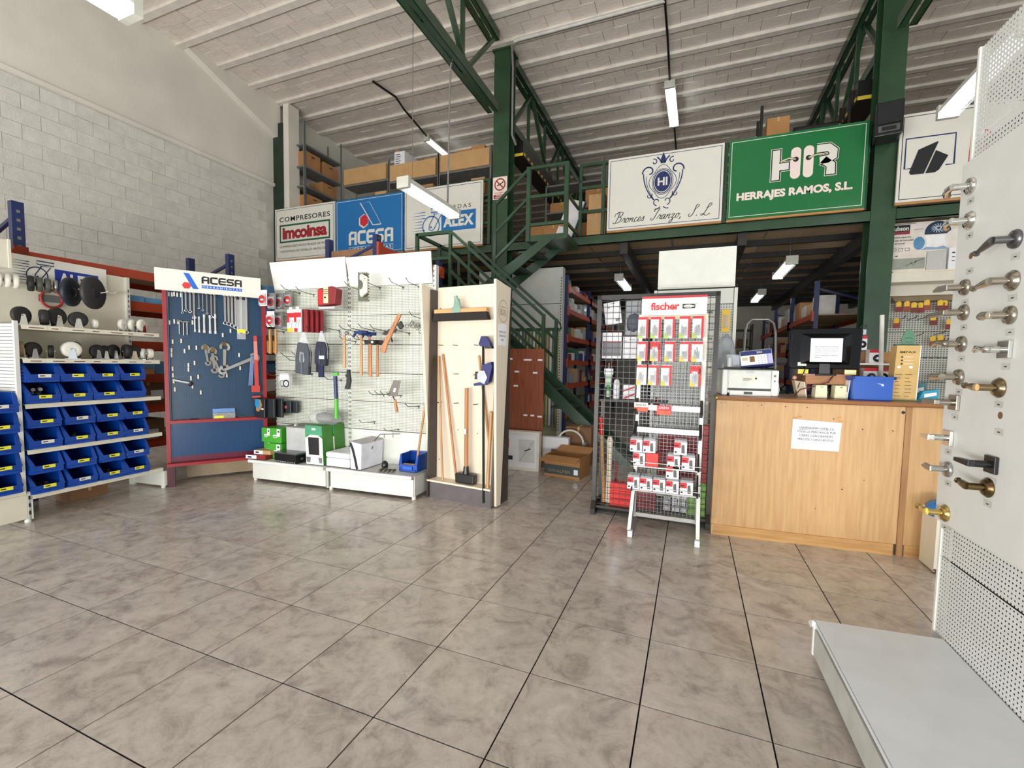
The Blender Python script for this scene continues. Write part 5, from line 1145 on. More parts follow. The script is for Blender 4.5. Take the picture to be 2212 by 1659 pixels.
# square trowel
o = thing('plastering_trowel', 'flat grey trowel with a white label and wooden handle', 'trowel', FG, (1.64, .14, .81)); part('blade', MB().prism([(-.065, .16), (.045, .16), (.085, .315), (.005, .315)], 0, .004), mat('trowel_grey', (104, 98, 92), .4, .3), o); part('white_label', MB().poly([(.0, .2), (.025, .2), (.035, .24), (.01, .24)], -.002), PAPER, o); part('tang', MB().tube([(-.005, 0, .16), (.02, 0, .12)], .006), BLACK, o); part('handle', MB().cyl((.02, 0, .125), (.045, 0, 0), .014, .016, n=10), WOODR, o)
o = thing('wire_rack', 'loose row of bent wire hooks above the white box', 'hooks', FG, (1.50, .2, .56)); part('wire', MB().tube([(-.08, -.05, -.05), (-.05, 0, .01), (.15, .05, .02)], .005).tube([(.0, 0, .02), (0, .0, -.02)], .004).tube([(.08, .03, .03), (.08, .03, -.02)], .004), WIRE, o)
# ------------------------------------------------------------------ goods on the base shelf
LGREEN = mat('box_green', (70, 166, 48), .45, var=.02)
def gbox(label, s, d, z, w, dp, h, rz=0, wl=True):
    o = thing('green_box', label, 'box', FG, (s, d, z), 'bright green boxes on the base shelf', rz); part('carton', MB().box(0, w, 0, dp, 0, h), LGREEN, o, bev=.003)
    part('white_label', MB().quad(w*.62, w*.9, h*.45, h*.95, -.002).quad(w*.3, w*.62, h*.45, h*.55, -.002), PAPER, o); part('print', MB().quad(w*.7, w*.84, h*.72, h*.84, -.003), INK, o); part('white_arc', MB().ribbon([(w*.28, h*.42), (w*.4, h*.35), (w*.55, h*.35), (w*.68, h*.43)], .006, -.002), PAPER, o); return o
gbox('bright green box, top left of the four', -.02, .13, .405, .13, .16, .155); gbox('bright green box, top right of the four', .118, .11, .405, .155, .2, .16)
gbox('bright green box, bottom left of the four', -.01, .15, .24, .1, .16, .163); gbox('bright green box, bottom right of the four', .10, .10, .24, .185, .21, .16)
o = thing('grey_case', 'light grey case behind the black flat box', 'case', FG, (.32, .13, .24)); part('case_body', MB().box(0, .26, 0, .2, 0, .36), mat('case_grey', (186, 188, 186), .45), o, bev=.006); part('lid', MB().box(-.006, .266, -.004, .2, .345, .362), mat('case_lid', (110, 108, 102), .5), o); part('latch', MB().box(.09, .11, .02, .05, .36, .375), PAPER, o)
o = thing('flat_box', 'black flat box with clear lid on the base shelf', 'box', FG, (.29, -.0, .24), rz=-5); part('tray', MB().box(0, .31, 0, .2, 0, .085), BLACK, o); part('lid', MB().box(.0, .31, 0, .2, .086, .1), mat('smoked_lid', (90, 100, 98), .1, alpha=.7), o); part('mark', MB().box(.309, .312, .06, .09, .03, .05), GREYSH, o)
mb = MB()
for k in range(12): mb.quad(.01+.025*k, .02+.025*k, .002, .008, -.002)
part('edge_print', mb, PAPER, o)
for k, (s, d, z, w, m, lb) in enumerate(((-.08, -.02, .24, .25, DREDP, 'white and dark red packet lying at the left shelf end'), (-.02, .03, .285, .21, CARDL, 'white packet lying on the dark red one'))):
    o = thing('flat_packet', lb, 'packet', FG, (s, d, z), rz=4); part('pack', MB().box(0, w, 0, .12, 0, .042), m, o); part('white_face', MB().quad(0, w*.55, .002, .04, -.002), PAPER, o); part('print', MB().quad(w*.1, w*.3, .012, .028, -.003), NAVY, o)
# waste-basket box (green with white front)
BG = mat('box_dark_green', (60, 128, 40), .5)
for k in range(2):
    o = thing('basket_box', ('green box showing a black basket through its white front', 'second green box with basket print behind the first')[k], 'box', FG, (.69+.01*k, .02+.165*k, .24), rz=0)
    part('carton', MB().prism([(0, 0), (.215, 0), (.195, .40), (-.015, .40)], 0, .155), BG, o)
    part('teal_top', MB().poly([(-.014, .3), (.2, .3), (.195, .4), (-.015, .4)], -.002), mat('box_teal', (70, 150, 110), .5), o)
    part('white_front', MB().poly([(0, 0), (.215, 0), (.202, .27), (.15, .305), (.05, .305), (-.01, .27)], -.003), PAPER, o)
    part('black_window', MB().poly([(.035, .1), (.165, .1), (.16, .28), (.025, .28)], -.005), BLACK, o)
    part('basket_print', MB().poly([(.01, .02), (.05, .02), (.06, .075), (.0, .075)], -.005).poly([(.165, .02), (.2, .02), (.2, .075), (.15, .075)], -.005), GREYSH, o)
    part('brand_bar', MB().quad(.07, .12, .355, .375, -.004), PAPER, o)
    part('side_print', MB().add([(.203, .06, .22), (.203, .12, .22), (.199, .13, .32), (.199, .05, .32)], [(0, 1, 2, 3)]).add([(.2115, .02, .05), (.211, .12, .05), (.2105, .12, .065), (.211, .02, .065)], [(0, 1, 2, 3)]), mat('side_print', (50, 66, 48), .5), o)
o = thing('bagged_gear', 'dark gear in a clear plastic bag on the green boxes', 'bag', FG, (.80, .18, .655)); part('gear', MB().ball((0, 0, .05), .1, (1.25, .8, .55), jit=.12, seed=8), mat('dark_gear', (62, 60, 58), .6), o); part('clear_bag', MB().ball((-.02, 0, .05), .13, (1.5, .9, .6), jit=.1, seed=12), FILM, o)
# reams / white boxes
o = thing('white_flat_box', 'white flat box with rounded lid on the base shelf', 'box', FG, (.935, .02, .24), rz=-2); part('box_body', MB().box(0, .29, 0, .32, 0, .085), PAPER, o, bev=.01); part('lid', MB().box(-.006, .296, -.006, .32, .087, .145), mat('lid_white', (232, 232, 238), .5), o, bev=.02)
o = thing('white_carton', 'tall white carton with a black slit beside the flat white box', 'box', FG, (1.245, -.0, .24), rz=-3)
part('carton', MB().prism([(0, 0), (.125, 0), (.135, .255), (-.005, .275)], 0, .34), mat('carton_white', (230, 231, 238), .6), o, bev=.006)
part('slit', MB().ribbon([(.0, .262), (.03, .2), (.06, .1), (.075, .03), (.085, .005)], .028, -.003), INK, o)
part('top_flap', MB().add([(-.006, -.004, .277), (.136, -.004, .257), (.137, .34, .258), (-.006, .34, .279)], [(0, 1, 2, 3)]), mat('carton_grey', (190, 186, 190), .7), o); part('mark', MB().add([(.134, .15, .18), (.134, .17, .18), (.135, .18, .21), (.135, .16, .21)], [(0, 1, 2, 3)]), GREYSH, o)
o = thing('picking_bin', 'blue bin with a wooden broomstick end on the base shelf', 'bin', FG, (1.72, .12, .24)); part('bin_body', bin_mesh(.2, .22, .16), BINBLUE, o); part('card_strip', MB().box(.03, .17, .02, .05, .06, .068), WOODH, o); part('label_holder', MB().box(.05, .15, -.012, -.006, .02, .05), mat('bin_light', (20, 100, 210), .3), o)
o = thing('wooden_pole', 'wooden pole leaning from the blue bin against the stand', 'pole', FG, (1.86, .2, .25), rot=(R(-3), R(7.5), 0)); part('shaft', MB().cyl((0, 0, 0), (0, 0, .78), .011, n=10), WOODH, o)
o = thing('black_fitting', 'black plastic knob beside the comb clip', 'knob', FG, (1.52, .18, .24)); part('body', MB().lathe([(.03, 0), (.034, .02), (.03, .05), (.015, .065), (.002, .07)], n=12), BLACK, o)
o = thing('comb_clip', 'dark comb-shaped spring clip lying on the base shelf', 'clip', FG, (1.55, .02, .24), rz=12); mb = MB().box(0, .16, .04, .06, 0, .014)
for k in range(4): mb.cyl((.02+.042*k, -.02, .008), (.015+.042*k, .05, .008), .011, n=8)
part('comb', mb, mat('clip_brown', (62, 56, 46), .4), o)
# ================================================================== CREAM AND BROWN DISPLAY STAND
FB = Frame(-2.329, 3.724, -5.8)
t = thing('display_stand', 'cream plywood display stand with dark tapered sides', 'display stand', FB, (0, 0, 0))
part('back_panel', MB().box(-.01, .69, .125, .145, .15, 2.03), PLYW, t)
part('shelf', MB().box(-.03, .685, -.01, .125, .155, .172), PLYW, t)
part('kick_board', MB().box(.0, .685, .0, .02, .0, .155), mat('kick_grey', (98, 92, 94), .4), t)
part('dark_side', MB().prism([(-.01, 0), (.30, 0), (.30, 2.0), (.12, 2.0), (.10, 1.75)], .686, .702, 'x'), DBOARD, t); part('dark_side', MB().prism([(-.01, 0), (.30, 0), (.30, 2.0), (.03, 2.0)], -.03, -.012, 'x'), DBOARD, t)
cs_ = [(.035, .01), (.11, .01), (.245, 2.0), (-.03, 2.04)]
part('cream_side', MB().prism(cs_, .703, .728, 'x'), PLYW, t); part('cream_side', MB().prism([(.02, .55), (.12, .55), (.2, 2.0), (-.10, 2.04)], -.06, -.032, 'x'), PLYW, t)
pm_ = MB().cyl((0, 0, 0), (-.005, -.07, 0), .004, n=6).mesh('peg', DSTEEL)
for (s, z) in ((.055, 1.475), (.225, 1.474), (.46, 1.474), (.236, 1.201), (.457, 1.199), (.04, .917), (.24, .922), (.461, .923)): part('peg', pm_, None, t, loc=(s, .125, z))
mb = MB()
for (s, z) in ((.02, 1.83), (.66, 1.72), (.24, .66), (.46, .645), (.02, .35)): mb.cyl((s, .1245, z), (s, .128, z), .006, n=8)
part('screw_hole', mb, DBOARD, t)
# emblem and notice on the outer side (faces +x): use x-prisms
mb = MB(); 
for k in range(28):
    a0, a1 = 2*math.pi*k/28, 2*math.pi*(k+1)/28
    q = lambda a, r: (.7285, .105+.085*r*math.cos(a), 1.775+.10*r*math.sin(a))
    mb.add([q(a0, 1), q(a1, 1), q(a1, .94), q(a0, .94)], [(0, 1, 2, 3)])
for zz in (1.74, 1.81): mb.add([(.7285, .045, zz), (.7285, .165, zz-.005), (.7285, .165, zz-.0), (.7285, .045, zz+.005)], [(0, 1, 2, 3)])
tv, tf = text_verts('BELLOTA', .01)
mb.add([(.7286, .05+.11*a, 1.75+.045*b-.005*a) for a, b in tv], tf)
part('branded_emblem', mb, mat('burnt_brown', (150, 128, 100), .6), t)
nt_ = part('paper_notice', MB().box(.7285, .730, .02, .17, 1.47, 1.66), PAPER, t)
for k, (tx, y0, y1) in enumerate((('PROHIBIDO EL ACCESO', .03, .155), ('POR PERSONAL DE LA', .03, .155), ('OFICINA', .065, .12))):
    tv, tf = text_verts(tx); zz = 1.58-.035*k
    part('notice_print', MB().add([(.7305, y0+(y1-y0)*a, zz+.018*b) for a, b in tv], tf), INK, nt_)
o = thing('push_broom', 'wide broom head with black bristles and green clamp on the stand', 'broom', FB, (.02, .02, 1.70)); part('wooden_back', MB().box(0, .58, 0, .06, .07, .108), wood_mat('beech', (222, 172, 120), (204, 152, 100), .45, 'x'), o, bev=.006)
part('bristles', MB().prism([(.0, .07), (.575, .07), (.595, .0), (-.02, .0)], .002, .058), mat('black_bristles', (36, 30, 28), .8, var=.3, scale=60, stretch=(6, 1, .3)), o); part('clamp', MB().box(.215, .305, -.006, .03, .07, .125).prism([(.225, .12), (.295, .12), (.275, .2), (.24, .22), (.235, .19)], .0, .03).cyl((.255, .015, .17), (.245, .01, .225), .018, n=10), mat('pale_green_metal', (140, 172, 156), .35, .3), o)
def pole(label, a, b, r=.011, m=WOODH, d0=.04, d1=.10):
    o = thing('tool_shaft', label, 'handle', FB, (a[0], d0, a[1]), 'wooden handles on the display stand'); part('shaft', MB().cyl((0, 0, 0), (b[0]-a[0], d1-d0, b[1]-a[1]), r, n=10).ball((b[0]-a[0], d1-d0, b[1]-a[1]), r*1.02, n=10, m=6), m, o); return o
pole('wooden handle standing straight near the left side of the stand', (.125, .173), (.02, 1.36), .011); pole('wooden handle crossing behind, leaning left on the stand', (.275, .173), (.065, 1.38), .0115, WOODR, .06, .11)
pole('wooden handle leaning behind the blue clamp', (.60, .60), (.475, 1.37), .011, WOODH, .1, .11); pole('short pale handle standing at the right of the stand', (.635, .173), (.645, .86), .016, WOODH, .03, .06); pole('tall handle in the right corner of the stand', (.665, .6), (.665, 1.4), .012, WOODH, .07, .1)
o = thing('sledgehammer', 'sledgehammer standing head down on the stand shelf', 'hammer', FB, (.385, .055, .173)); part('head', MB().box(-.105, .105, -.035, .035, .005, .095), BLACK, o, bev=.012); part('collar', MB().cyl((.0, 0, .095), (0, 0, .165), .032, .024, n=12), BLACK, o); part('handle', MB().cyl((0, 0, .16), (-.012, .01, .90), .02, .019, n=12), WOODR, o); part('white_label', MB().quad(-.012, .008, .47, .52, -.021), PAPER, o)
o = thing('bar_clamp', 'long bar clamp with dark blue jaws leaning on the stand', 'clamp', FB, (.60, -.01, .04)); part('bar', MB().bar((.02, 0, 0), (-.045, .06, 1.5), .022, .008), mat('dark_green_bar', (34, 44, 34), .35, .4), o)
CB = mat('clamp_blue', (36, 40, 104), .45)
part('fixed_jaw', MB().prism([(-.075, 1.44), (-.05, 1.51), (.0, 1.51), (.04, 1.45), (.05, 1.42), (-.06, 1.42)], .03, .075), CB, o); part('jaw_pad', MB().box(-.01, .06, .035, .07, 1.40, 1.42), BLACK, o)
part('trigger_body', MB().prism([(-.12, 1.08), (-.03, 1.10), (-.03, 1.25), (.06, 1.28), (.075, 1.24), (.04, 1.10), (-.0, 1.07), (-.11, 1.06)], .02, .075), CB, o); part('silver_plate', MB().prism([(-.07, 1.11), (.0, 1.08), (.03, 1.14), (.0, 1.2), (-.05, 1.2), (-.075, 1.17)], .012, .022), mat('silver_plate', (176, 180, 186), .35, .3), o); part('grip', MB().prism([(-.11, 1.12), (-.06, 1.12), (-.06, 1.16), (-.105, 1.19)], .025, .07), BLACK, o)
# ================================================================== DARK MESH DISPLAY FRAME
FF = Frame(-.783, 3.913, .37)
FRM = mat('frame_charcoal', (52, 50, 48), .4, .2)
t = thing('mesh_display', 'charcoal steel frame with black wire mesh beside the counter', 'display frame', FF, (0, 0, 0))
for x in (0, .93):
    part('upright', MB().box(x, x+.035, 0, .035, 0 if x else .05, 1.905), FRM, t); part('rear_upright', MB().box(x, x+.03, .32, .35, 0, 1.0), FRM, t)
    part('foot', MB().prism([(-.04, 0), (.36, 0), (.36, .06), (-.0, .12), (-.04, .05)], x-.002, x+.037, 'x'), BLACK, t)
part('top_bar', MB().box(0, .965, 0, .035, 1.87, 1.905), FRM, t)
part('bottom_shelf', MB().box(.035, .93, .0, .34, .055, .075), DSTEEL, t); part('middle_shelf', MB().box(.035, .6, .04, .32, 1.0, 1.012), DSTEEL, t)
mb = MB()
for k in range(1, 18): mb.bar((.035+.0505*k, .012, .08), (.035+.0505*k, .012, 1.87), .0042)
part('wire_upright', mb, BLACK, t, stuff=True)
mb = MB()
for k in range(36): mb.bar((.035, .016, .09+.0505*k), (.93, .016, .09+.0505*k), .0042)
part('wire_crossbar', mb, BLACK, t, stuff=True)
def fitem(name, label, cat, s, d, z, rz=0, tilt=0):
    o = thing(name, label, cat, FF, (s, d, z))
    o.rotation_euler = (0, R(tilt), R(FF.deg+rz)); return o
GREYC = mat('mid_grey_card', (120, 116, 122), .5)
o = fitem('white_packet', 'white printed packet hanging tilted at the top of the mesh frame', 'packet', .06, .10, 1.66, tilt=-8); part('card', MB().box(0, .14, 0, .03, 0, .19), PAPER, o); part('print', MB().quad(.03, .05, .14, .15, -.002).quad(.09, .125, .02, .045, -.002).quad(.06, .1, .175, .18, -.002), GREYSH, o)
o = fitem('grey_white_packet', 'white and grey packet with red line in the mesh frame', 'packet', .035, .10, 1.37, tilt=0); part('card', MB().box(0, .165, 0, .03, 0, .225), PAPER, o); part('grey_face', MB().quad(.003, .162, .02, .145, -.002), GREYC, o); part('red_line', MB().quad(.003, .162, .145, .15, -.003), REDP, o)
o = fitem('white_packet', 'plain white packet beside the grey one in the mesh frame', 'packet', .215, .10, 1.37); part('card', MB().box(0, .12, 0, .02, 0, .19), PAPER, o); part('print', MB().quad(.01, .03, .15, .155, -.002).quad(.05, .1, .16, .165, -.002), GREYSH, o)
o = fitem('bagged_goods', 'grey bagged goods hanging beside the red header stand', 'bag', .225, .12, 1.57); part('bag', MB().box(0, .13, 0, .04, 0, .30), mat('smoke_bag', (150, 154, 158), .3), o, bev=.01); part('dark_contents', MB().ball((.07, 0, .11), .06, (1, .4, 1.3), jit=.1, seed=2), mat('slate', (84, 90, 104), .6), o)
o = fitem('squeeze_tube', 'green and white squeeze tube hanging on the mesh frame', 'tube', .1, .10, 1.03); part('tube_body', MB().prism([(-.022, .09), (.022, .09), (.036, .25), (-.036, .25)], -.016, .016).cyl((0, 0, 0), (0, 0, .09), .02, n=12), mat('pale_green_tube', (150, 180, 150), .3), o); part('green_band', MB().cyl((0, 0, .055), (0, 0, .11), .022, n=12), mat('tube_green', (60, 120, 52), .4), o); part('white_top', MB().box(-.037, .037, -.018, .018, .2, .25), PAPER, o); part('hook', MB().tube([(0, 0, .25), (0, 0, .30)], .003), PAPER, o)
o = fitem('white_bottle', 'white cylindrical bottle on the mesh frame shelf', 'bottle', .165, .14, 1.012); part('bottle_body', MB().lathe([(.026, 0), (.028, .01), (.028, .14), (.022, .165), (.012, .175)], n=14), PAPER, o)
o = fitem('striped_box', 'white box with red diagonal stripes on the mesh frame shelf', 'box', .23, .10, 1.02); part('carton', MB().box(0, .10, 0, .06, 0, .12), PAPER, o); part('red_stripe', MB().poly([(0, .06), (.1, .1), (.1, .115), (0, .075)], -.002).poly([(.02, 0), (.1, .04), (.1, .055), (.0, .01)], -.002), REDP, o)
o = fitem('red_grip_tool', 'wooden shaft tool with a red grip standing in the mesh frame', 'tool', .085, .12, .078); part('shaft', MB().cyl((0, 0, 0), (-.03, -.02, .62), .016, n=10), WOODH, o); part('red_grip', MB().cyl((-.03, -.02, .61), (-.042, -.025, .77), .022, .018, n=10), mat('grip_red', (206, 44, 36), .35), o); part('grip_band', MB().cyl((-.034, -.022, .66), (-.0345, -.0222, .665), .0235, n=10).cyl((-.038, -.023, .71), (-.0385, -.0232, .715), .0235, n=10), PAPER, o)
o = fitem('turned_shaft', 'pale turned wooden handle standing in the mesh frame', 'handle', .125, .13, .078); part('shaft', MB().lathe([(.026, 0), (.028, .01), (.022, .3), (.026, .52), (.03, .56), (.02, .59), (.004, .6)], n=14), PLYW, o)
o = fitem('red_batten', 'dark red slat standing beside the pale handle', 'slat', .165, .2, .078); part('slat', MB().box(0, .02, 0, .02, 0, .36), DREDP, o)
for i, (s, w, z, h, m, lb) in enumerate(((.15, .18, .076, .2, mat('bright_red_box', (226, 40, 34), .5), 'bright red box at the bottom left of the mesh frame'), (.385, .15, .076, .26, DREDP, 'dark red box low behind the white stand'), (.53, .11, .25, .12, DREDP, 'dark red box behind the lowest rack of the white stand'), (.54, .30, .37, .38, mat('crimson_pack', (150, 26, 38), .5), 'large crimson stack behind the white stand shelves'), (.875, .05, .36, .47, mat('coral_red', (196, 66, 72), .5), 'coral red strip of packs at the right of the mesh'), (.875, .05, .076, .28, mat('apple_green', (130, 180, 84), .5), 'green strip of packs below the coral red ones'), (.78, .09, .076, .22, mat('apple_green', (130, 180, 84), .5), 'green pack behind the lower right of the white stand'))):
    o = fitem('stacked_pack', lb, 'pack', s, .06, z)
    n = max(1, round(h/.075))
    for k in range(n): part('pack_box', MB().box(0, w, 0, .1, k*h/n+.001, (k+1)*h/n-.002), m, o)
for k, (s, z, m) in enumerate(((.60, .09, STEEL), (.67, .09, PAPER), (.735, .09, PAPER))):
    o = fitem('clear_pack', ('clear pack of metal parts low behind the white stand', 'white printed tube pack low behind the white stand', 'second white printed tube pack low behind the white stand')[k], 'pack', s, .06, z); part('pack', MB().box(0, .055, 0, .06, 0, .2 if k else .12), m, o); part('print', MB().ribbon([(.01, .05), (.04, .05), (.04, .11), (.01, .11)], .006, -.002), INK, o)
for k, (s, z, h, lb) in enumerate(((.88, 1.66, .16, 'white printed pack at the top right of the mesh frame'), (.885, 1.46, .14, 'pale pack below the top right one in the mesh frame'), (.89, 1.24, .12, 'pale lower pack at the right of the mesh frame'))):
    o = fitem('pale_pack', lb, 'pack', s, .08, z); part('card', MB().box(0, .04, 0, .02, 0, h), WLAB, o); part('print', MB().quad(.004, .036, h*.5, h*.62, -.002), GREYSH, o)
o = fitem('tee_tool', 'small white T-handle hanging at the right of the mesh', 'tool', .9, .09, 1.06); part('stem', MB().box(-.003, .003, 0, .006, 0, .09), PAPER, o); part('crossbar', MB().tube([(-.02, 0, .09), (.03, 0, .09), (.032, 0, .075)], .004), PAPER, o); part('plate', MB().box(-.012, .012, 0, .004, -.06, -.03), PAPER, o)
o = fitem('red_bottle', 'dark red bottle seen through the white stand mesh', 'bottle', .51, .14, .88); part('bottle_body', MB().lathe([(.022, 0), (.025, .02), (.025, .1), (.012, .13), (.012, .16), (.002, .165)], n=12), mat('wine_bottle', (130, 24, 40), .3), o)
# ================================================================== WHITE WALL-PLUG STAND WITH RED HEADER
FS = Frame(-.432, 3.49, 0)
ST = mat('stand_white', (226, 224, 212), .35); SGREY = mat('stand_grey', (158, 158, 154), .35, .5)
t = thing('fixings_stand', 'white wire display stand with red-topped header of wall plugs', 'display stand', FS, (0, 0, 0))
part('header', MB().box(.055, .512, .095, .115, 1.69, 1.825), mat('header_paper', (232, 231, 228), .4), t); part('red_edge', MB().box(.055, .512, .092, .116, 1.815, 1.832), mat('header_red', (184, 34, 44), .4), t)
HR_ = mat('word_red', (206, 36, 40), .5)
part('lettering', text(MB(), 'fischer', .12, .325, 1.728, 1.785, .0935, off=.03, sp=.95), HR_, t)
part('fish_box', MB().quad(.345, .432, 1.735, 1.769, .0935), INK, t)
part('fish', MB().poly([(.35, 1.752)]+[(.385+.035*math.cos(a), 1.752+.011*math.sin(a)) for a in [R(150-20*k) for k in range(7)]]+[(.418, 1.754), (.427, 1.763), (.425, 1.752), (.427, 1.741), (.418, 1.75)]+[(.385+.035*math.cos(a), 1.752+.011*math.sin(a)) for a in [R(-30-20*k) for k in range(7)]], .092), SGW, t)
part('fish_lettering', text(MB(), 'fischer', .36, .405, 1.747, 1.757, .0905), INK, t)
part('registered_mark', MB().ribbon([(.442+.004*math.cos(a), 1.772+.004*math.sin(a)) for a in [k*.8 for k in range(8)]], .0015, .0935, True), GREYSH, t)
for x in (.035, .495):
    part('upright', MB().box(x, x+.028, .12, .145, .95, 1.70), ST, t); part('lower_upright', MB().box(x, x+.026, .12, .145, .12, .95), SGREY, t)
    part('splayed_leg', MB().bar((x+.013, .10, .42), (x+.013-(.02 if x < .2 else -.008), .02, .04), .026, .02), SGREY, t); part('foot', MB().box(x-.012 if x < .2 else x+.004, x+.018 if x < .2 else x+.034, -.02, .03, .0, .04).box(x-.01 if x < .2 else x+.006, x+.016 if x < .2 else x+.032, .02, .5, .012, .034), SGREY, t)
    part('foot_cap', MB().box(x-.014 if x < .2 else x+.002, x+.02 if x < .2 else x+.036, -.025, .012, .004, .05), PAPER, t)
    part('shelf_bracket', MB().prism([(-.03, .97), (.12, .93), (.12, 1.06)], x, x+.02, 'x').prism([(-.03, .80), (.12, .76), (.12, .88)], x, x+.02, 'x').prism([(-.06, .56), (.12, .52), (.12, .66)], x, x+.01, 'x').prism([(-.06, .37), (.12, .33), (.12, .5)], x, x+.01, 'x'), DSTEEL, t)
part('top_rail', MB().box(.035, .52, .118, .13, 1.662, 1.69), mat('cream_rail', (240, 232, 190), .4), t)
part('bottom_rail', MB().box(.035, .52, .11, .145, .13, .16), SGREY, t)
mb = MB()
for k in range(1, 17): mb.bar((.06+.0268*k, .135, .16), (.06+.0268*k, .135, 1.66), .003)
part('wire_upright', mb, WIRE, t, stuff=True)
mb = MB()
for k in range(54): mb.bar((.06, .138, .175+.0275*k), (.5, .138, .175+.0275*k), .003)
part('wire_crossbar', mb, WIRE, t, stuff=True)
for z, y in ((1.0, .02), (.83, .02)): part('shelf_strip', MB().box(.06, .495, y, y+.004, z-.022, z+.018), PAPER, t)
for z in (.555, .37):
    part('basket', MB().box(.03, .52, -.03, .12, z, z+.006), SGREY, t); part('basket_wire', MB().bar((.03, -.03, z+.035), (.52, -.03, z+.035), .005).bar((.03, -.03, z), (.52, -.03, z), .005), SGREY, t)
for z in (1.675, 1.49, 1.315):
    for s in (.08, .17, .265, .37, .46): part('hook', MB().tube([(s, .135, z-.002), (s, .03, z-.002)], .003, 5), SGREY, t)
for k, (s, z, m) in enumerate(((.035, 1.0, WLAB), (.2, .985, REDP))):
    o = part('price_sign', MB().quad(s, s+.1, z, z+.034, -.0), m, t); part('orange_tag', MB().quad(s, s+.1, z-.034, z-.002, .0), mat('orange_tag', (206, 84, 50), .5), o); part('print', text(MB(), 'fischer Kit' if k == 0 else 'OFERTA', s+.012, s+.085, z+.008, z+.026, -.002), INK if k == 0 else PAPER, o)
def blister(lb, s, z, kind, h=.155):
    o = thing('blister_pack', lb, 'packet', FS, (s, .04, z-h-.0), 'wall plug packs on the white stand', rz=random.uniform(-6, 6))
    part('card', MB().box(-.037, .037, .004, .007, 0, h), PAPER if kind != 'r' else mat('pack_grey', (190, 190, 190), .4), o)
    mb = MB().quad(-.037, .037, h-.022, h-.003, .002)
    if kind != 'w': mb.quad(.022, .037, .0, h-.022, .002)
    if kind == 'r': mb.quad(-.037, .037, h-.06, h-.02, .002)
    part('red_print', mb, REDP, o)
    part('corner_print', MB().poly([(-.036, .001), (.0, .001), (-.012, .03), (-.036, .045)], .0015), mat('pack_lime', (166, 196, 70), .5) if kind == 'g' else YELP, o)
    part('photo_print', MB().quad(-.024, .016, .02, h*.5, .0012), mat('photo_grey', (142, 144, 142), .5), o)
    q = MB(); rn = random.Random(int(s*1000+z*100))
    for k in range(5): q.bar((rn.uniform(-.02, .012), -.003, .03+rn.uniform(0, .01)), (rn.uniform(-.02, .012), -.003, .075+rn.uniform(0, .03)), .006)
    part('wall_plugs', q, mat('plug_grey', (120, 124, 126), .5), o, stuff=True)
    part('blister', MB().box(-.026, .018, -.012, .003, .022, h-.04), FILM, o); part('white_info', MB().quad(-.018, .012, h*.5, h*.68, -.0125 if kind == 'y' else .0015), PAPER, o)
names = ('first', 'second', 'third', 'fourth', 'fifth')
for k, s in enumerate((.075, .165, .262, .367, .457)): blister('wall plug pack with a lime corner, %s in the top row' % names[k], s, 1.677, 'g', .162)
for k, s in enumerate((.076, .168, .272, .376, .458)): blister('wall plug pack with yellow base, %s in the middle row' % names[k], s, 1.493, 'yryyw'[k], .148)
for k, s in enumerate((.075, .16, .252, .452)): blister('wall plug pack with yellow base, %s in the third row' % ('first', 'second', 'third', 'last')[k], s, 1.318, 'wyyr'[k], .153)
def fbox(lb, s, z, plain=False, hd=.03):
    o = thing('fixings_box', lb, 'box', FS, (s-.043, -.022, z), 'red and white fixing boxes on the white stand')
    if plain: part('carton', MB().box(0, .088, 0, .09, 0, .098), mat('plain_red', (214, 52, 44), .5), o); return
    part('carton', MB().box(0, .088, 0, .09, 0, .092), PAPER, o); part('clear_top', MB().box(.003, .085, .003, .087, .093, .108), GLASS, o); part('red_print', MB().quad(.0, .046, .05, .09, -.001), REDP, o)
    part('picture', MB().poly([(.052, .012), (.075, .012), (.07, .075), (.05, .07)], -.001), mat('plug_picture', (84, 88, 86), .5), o); part('small_print', MB().quad(.006, .02, .012, .024, -.001).quad(.004, .03, .062, .07, -.002), INK, o)
for s, z, p, lb in ((.06, .663, 0, 'fixing box, upper left on the second shelf'), (.155, .663, 0, 'fixing box, second on top of the second shelf'), (.373, .668, 0, 'fixing box alone at the upper right of the second shelf'), (.085, .562, 0, 'fixing box, lower left on the second shelf'), (.178, .562, 1, 'plain red fixing box on the second shelf'), (.33, .562, 0, 'fixing box, third on the lower second shelf'), (.43, .562, 0, 'fixing box at the right end of the second shelf'),
                    (.05, .377, 0, 'fixing box with a green mark at the lowest shelf left end'), (.142, .377, 0, 'fixing box, second on the lowest shelf'), (.235, .377, 0, 'fixing box in the middle of the lowest shelf'), (.328, .377, 0, 'fixing box under another on the lowest shelf'), (.425, .377, 0, 'fixing box at the lowest shelf right end'), (.325, .486, 0, 'fixing box stacked on top on the lowest shelf')): fbox(lb, s, z, p)
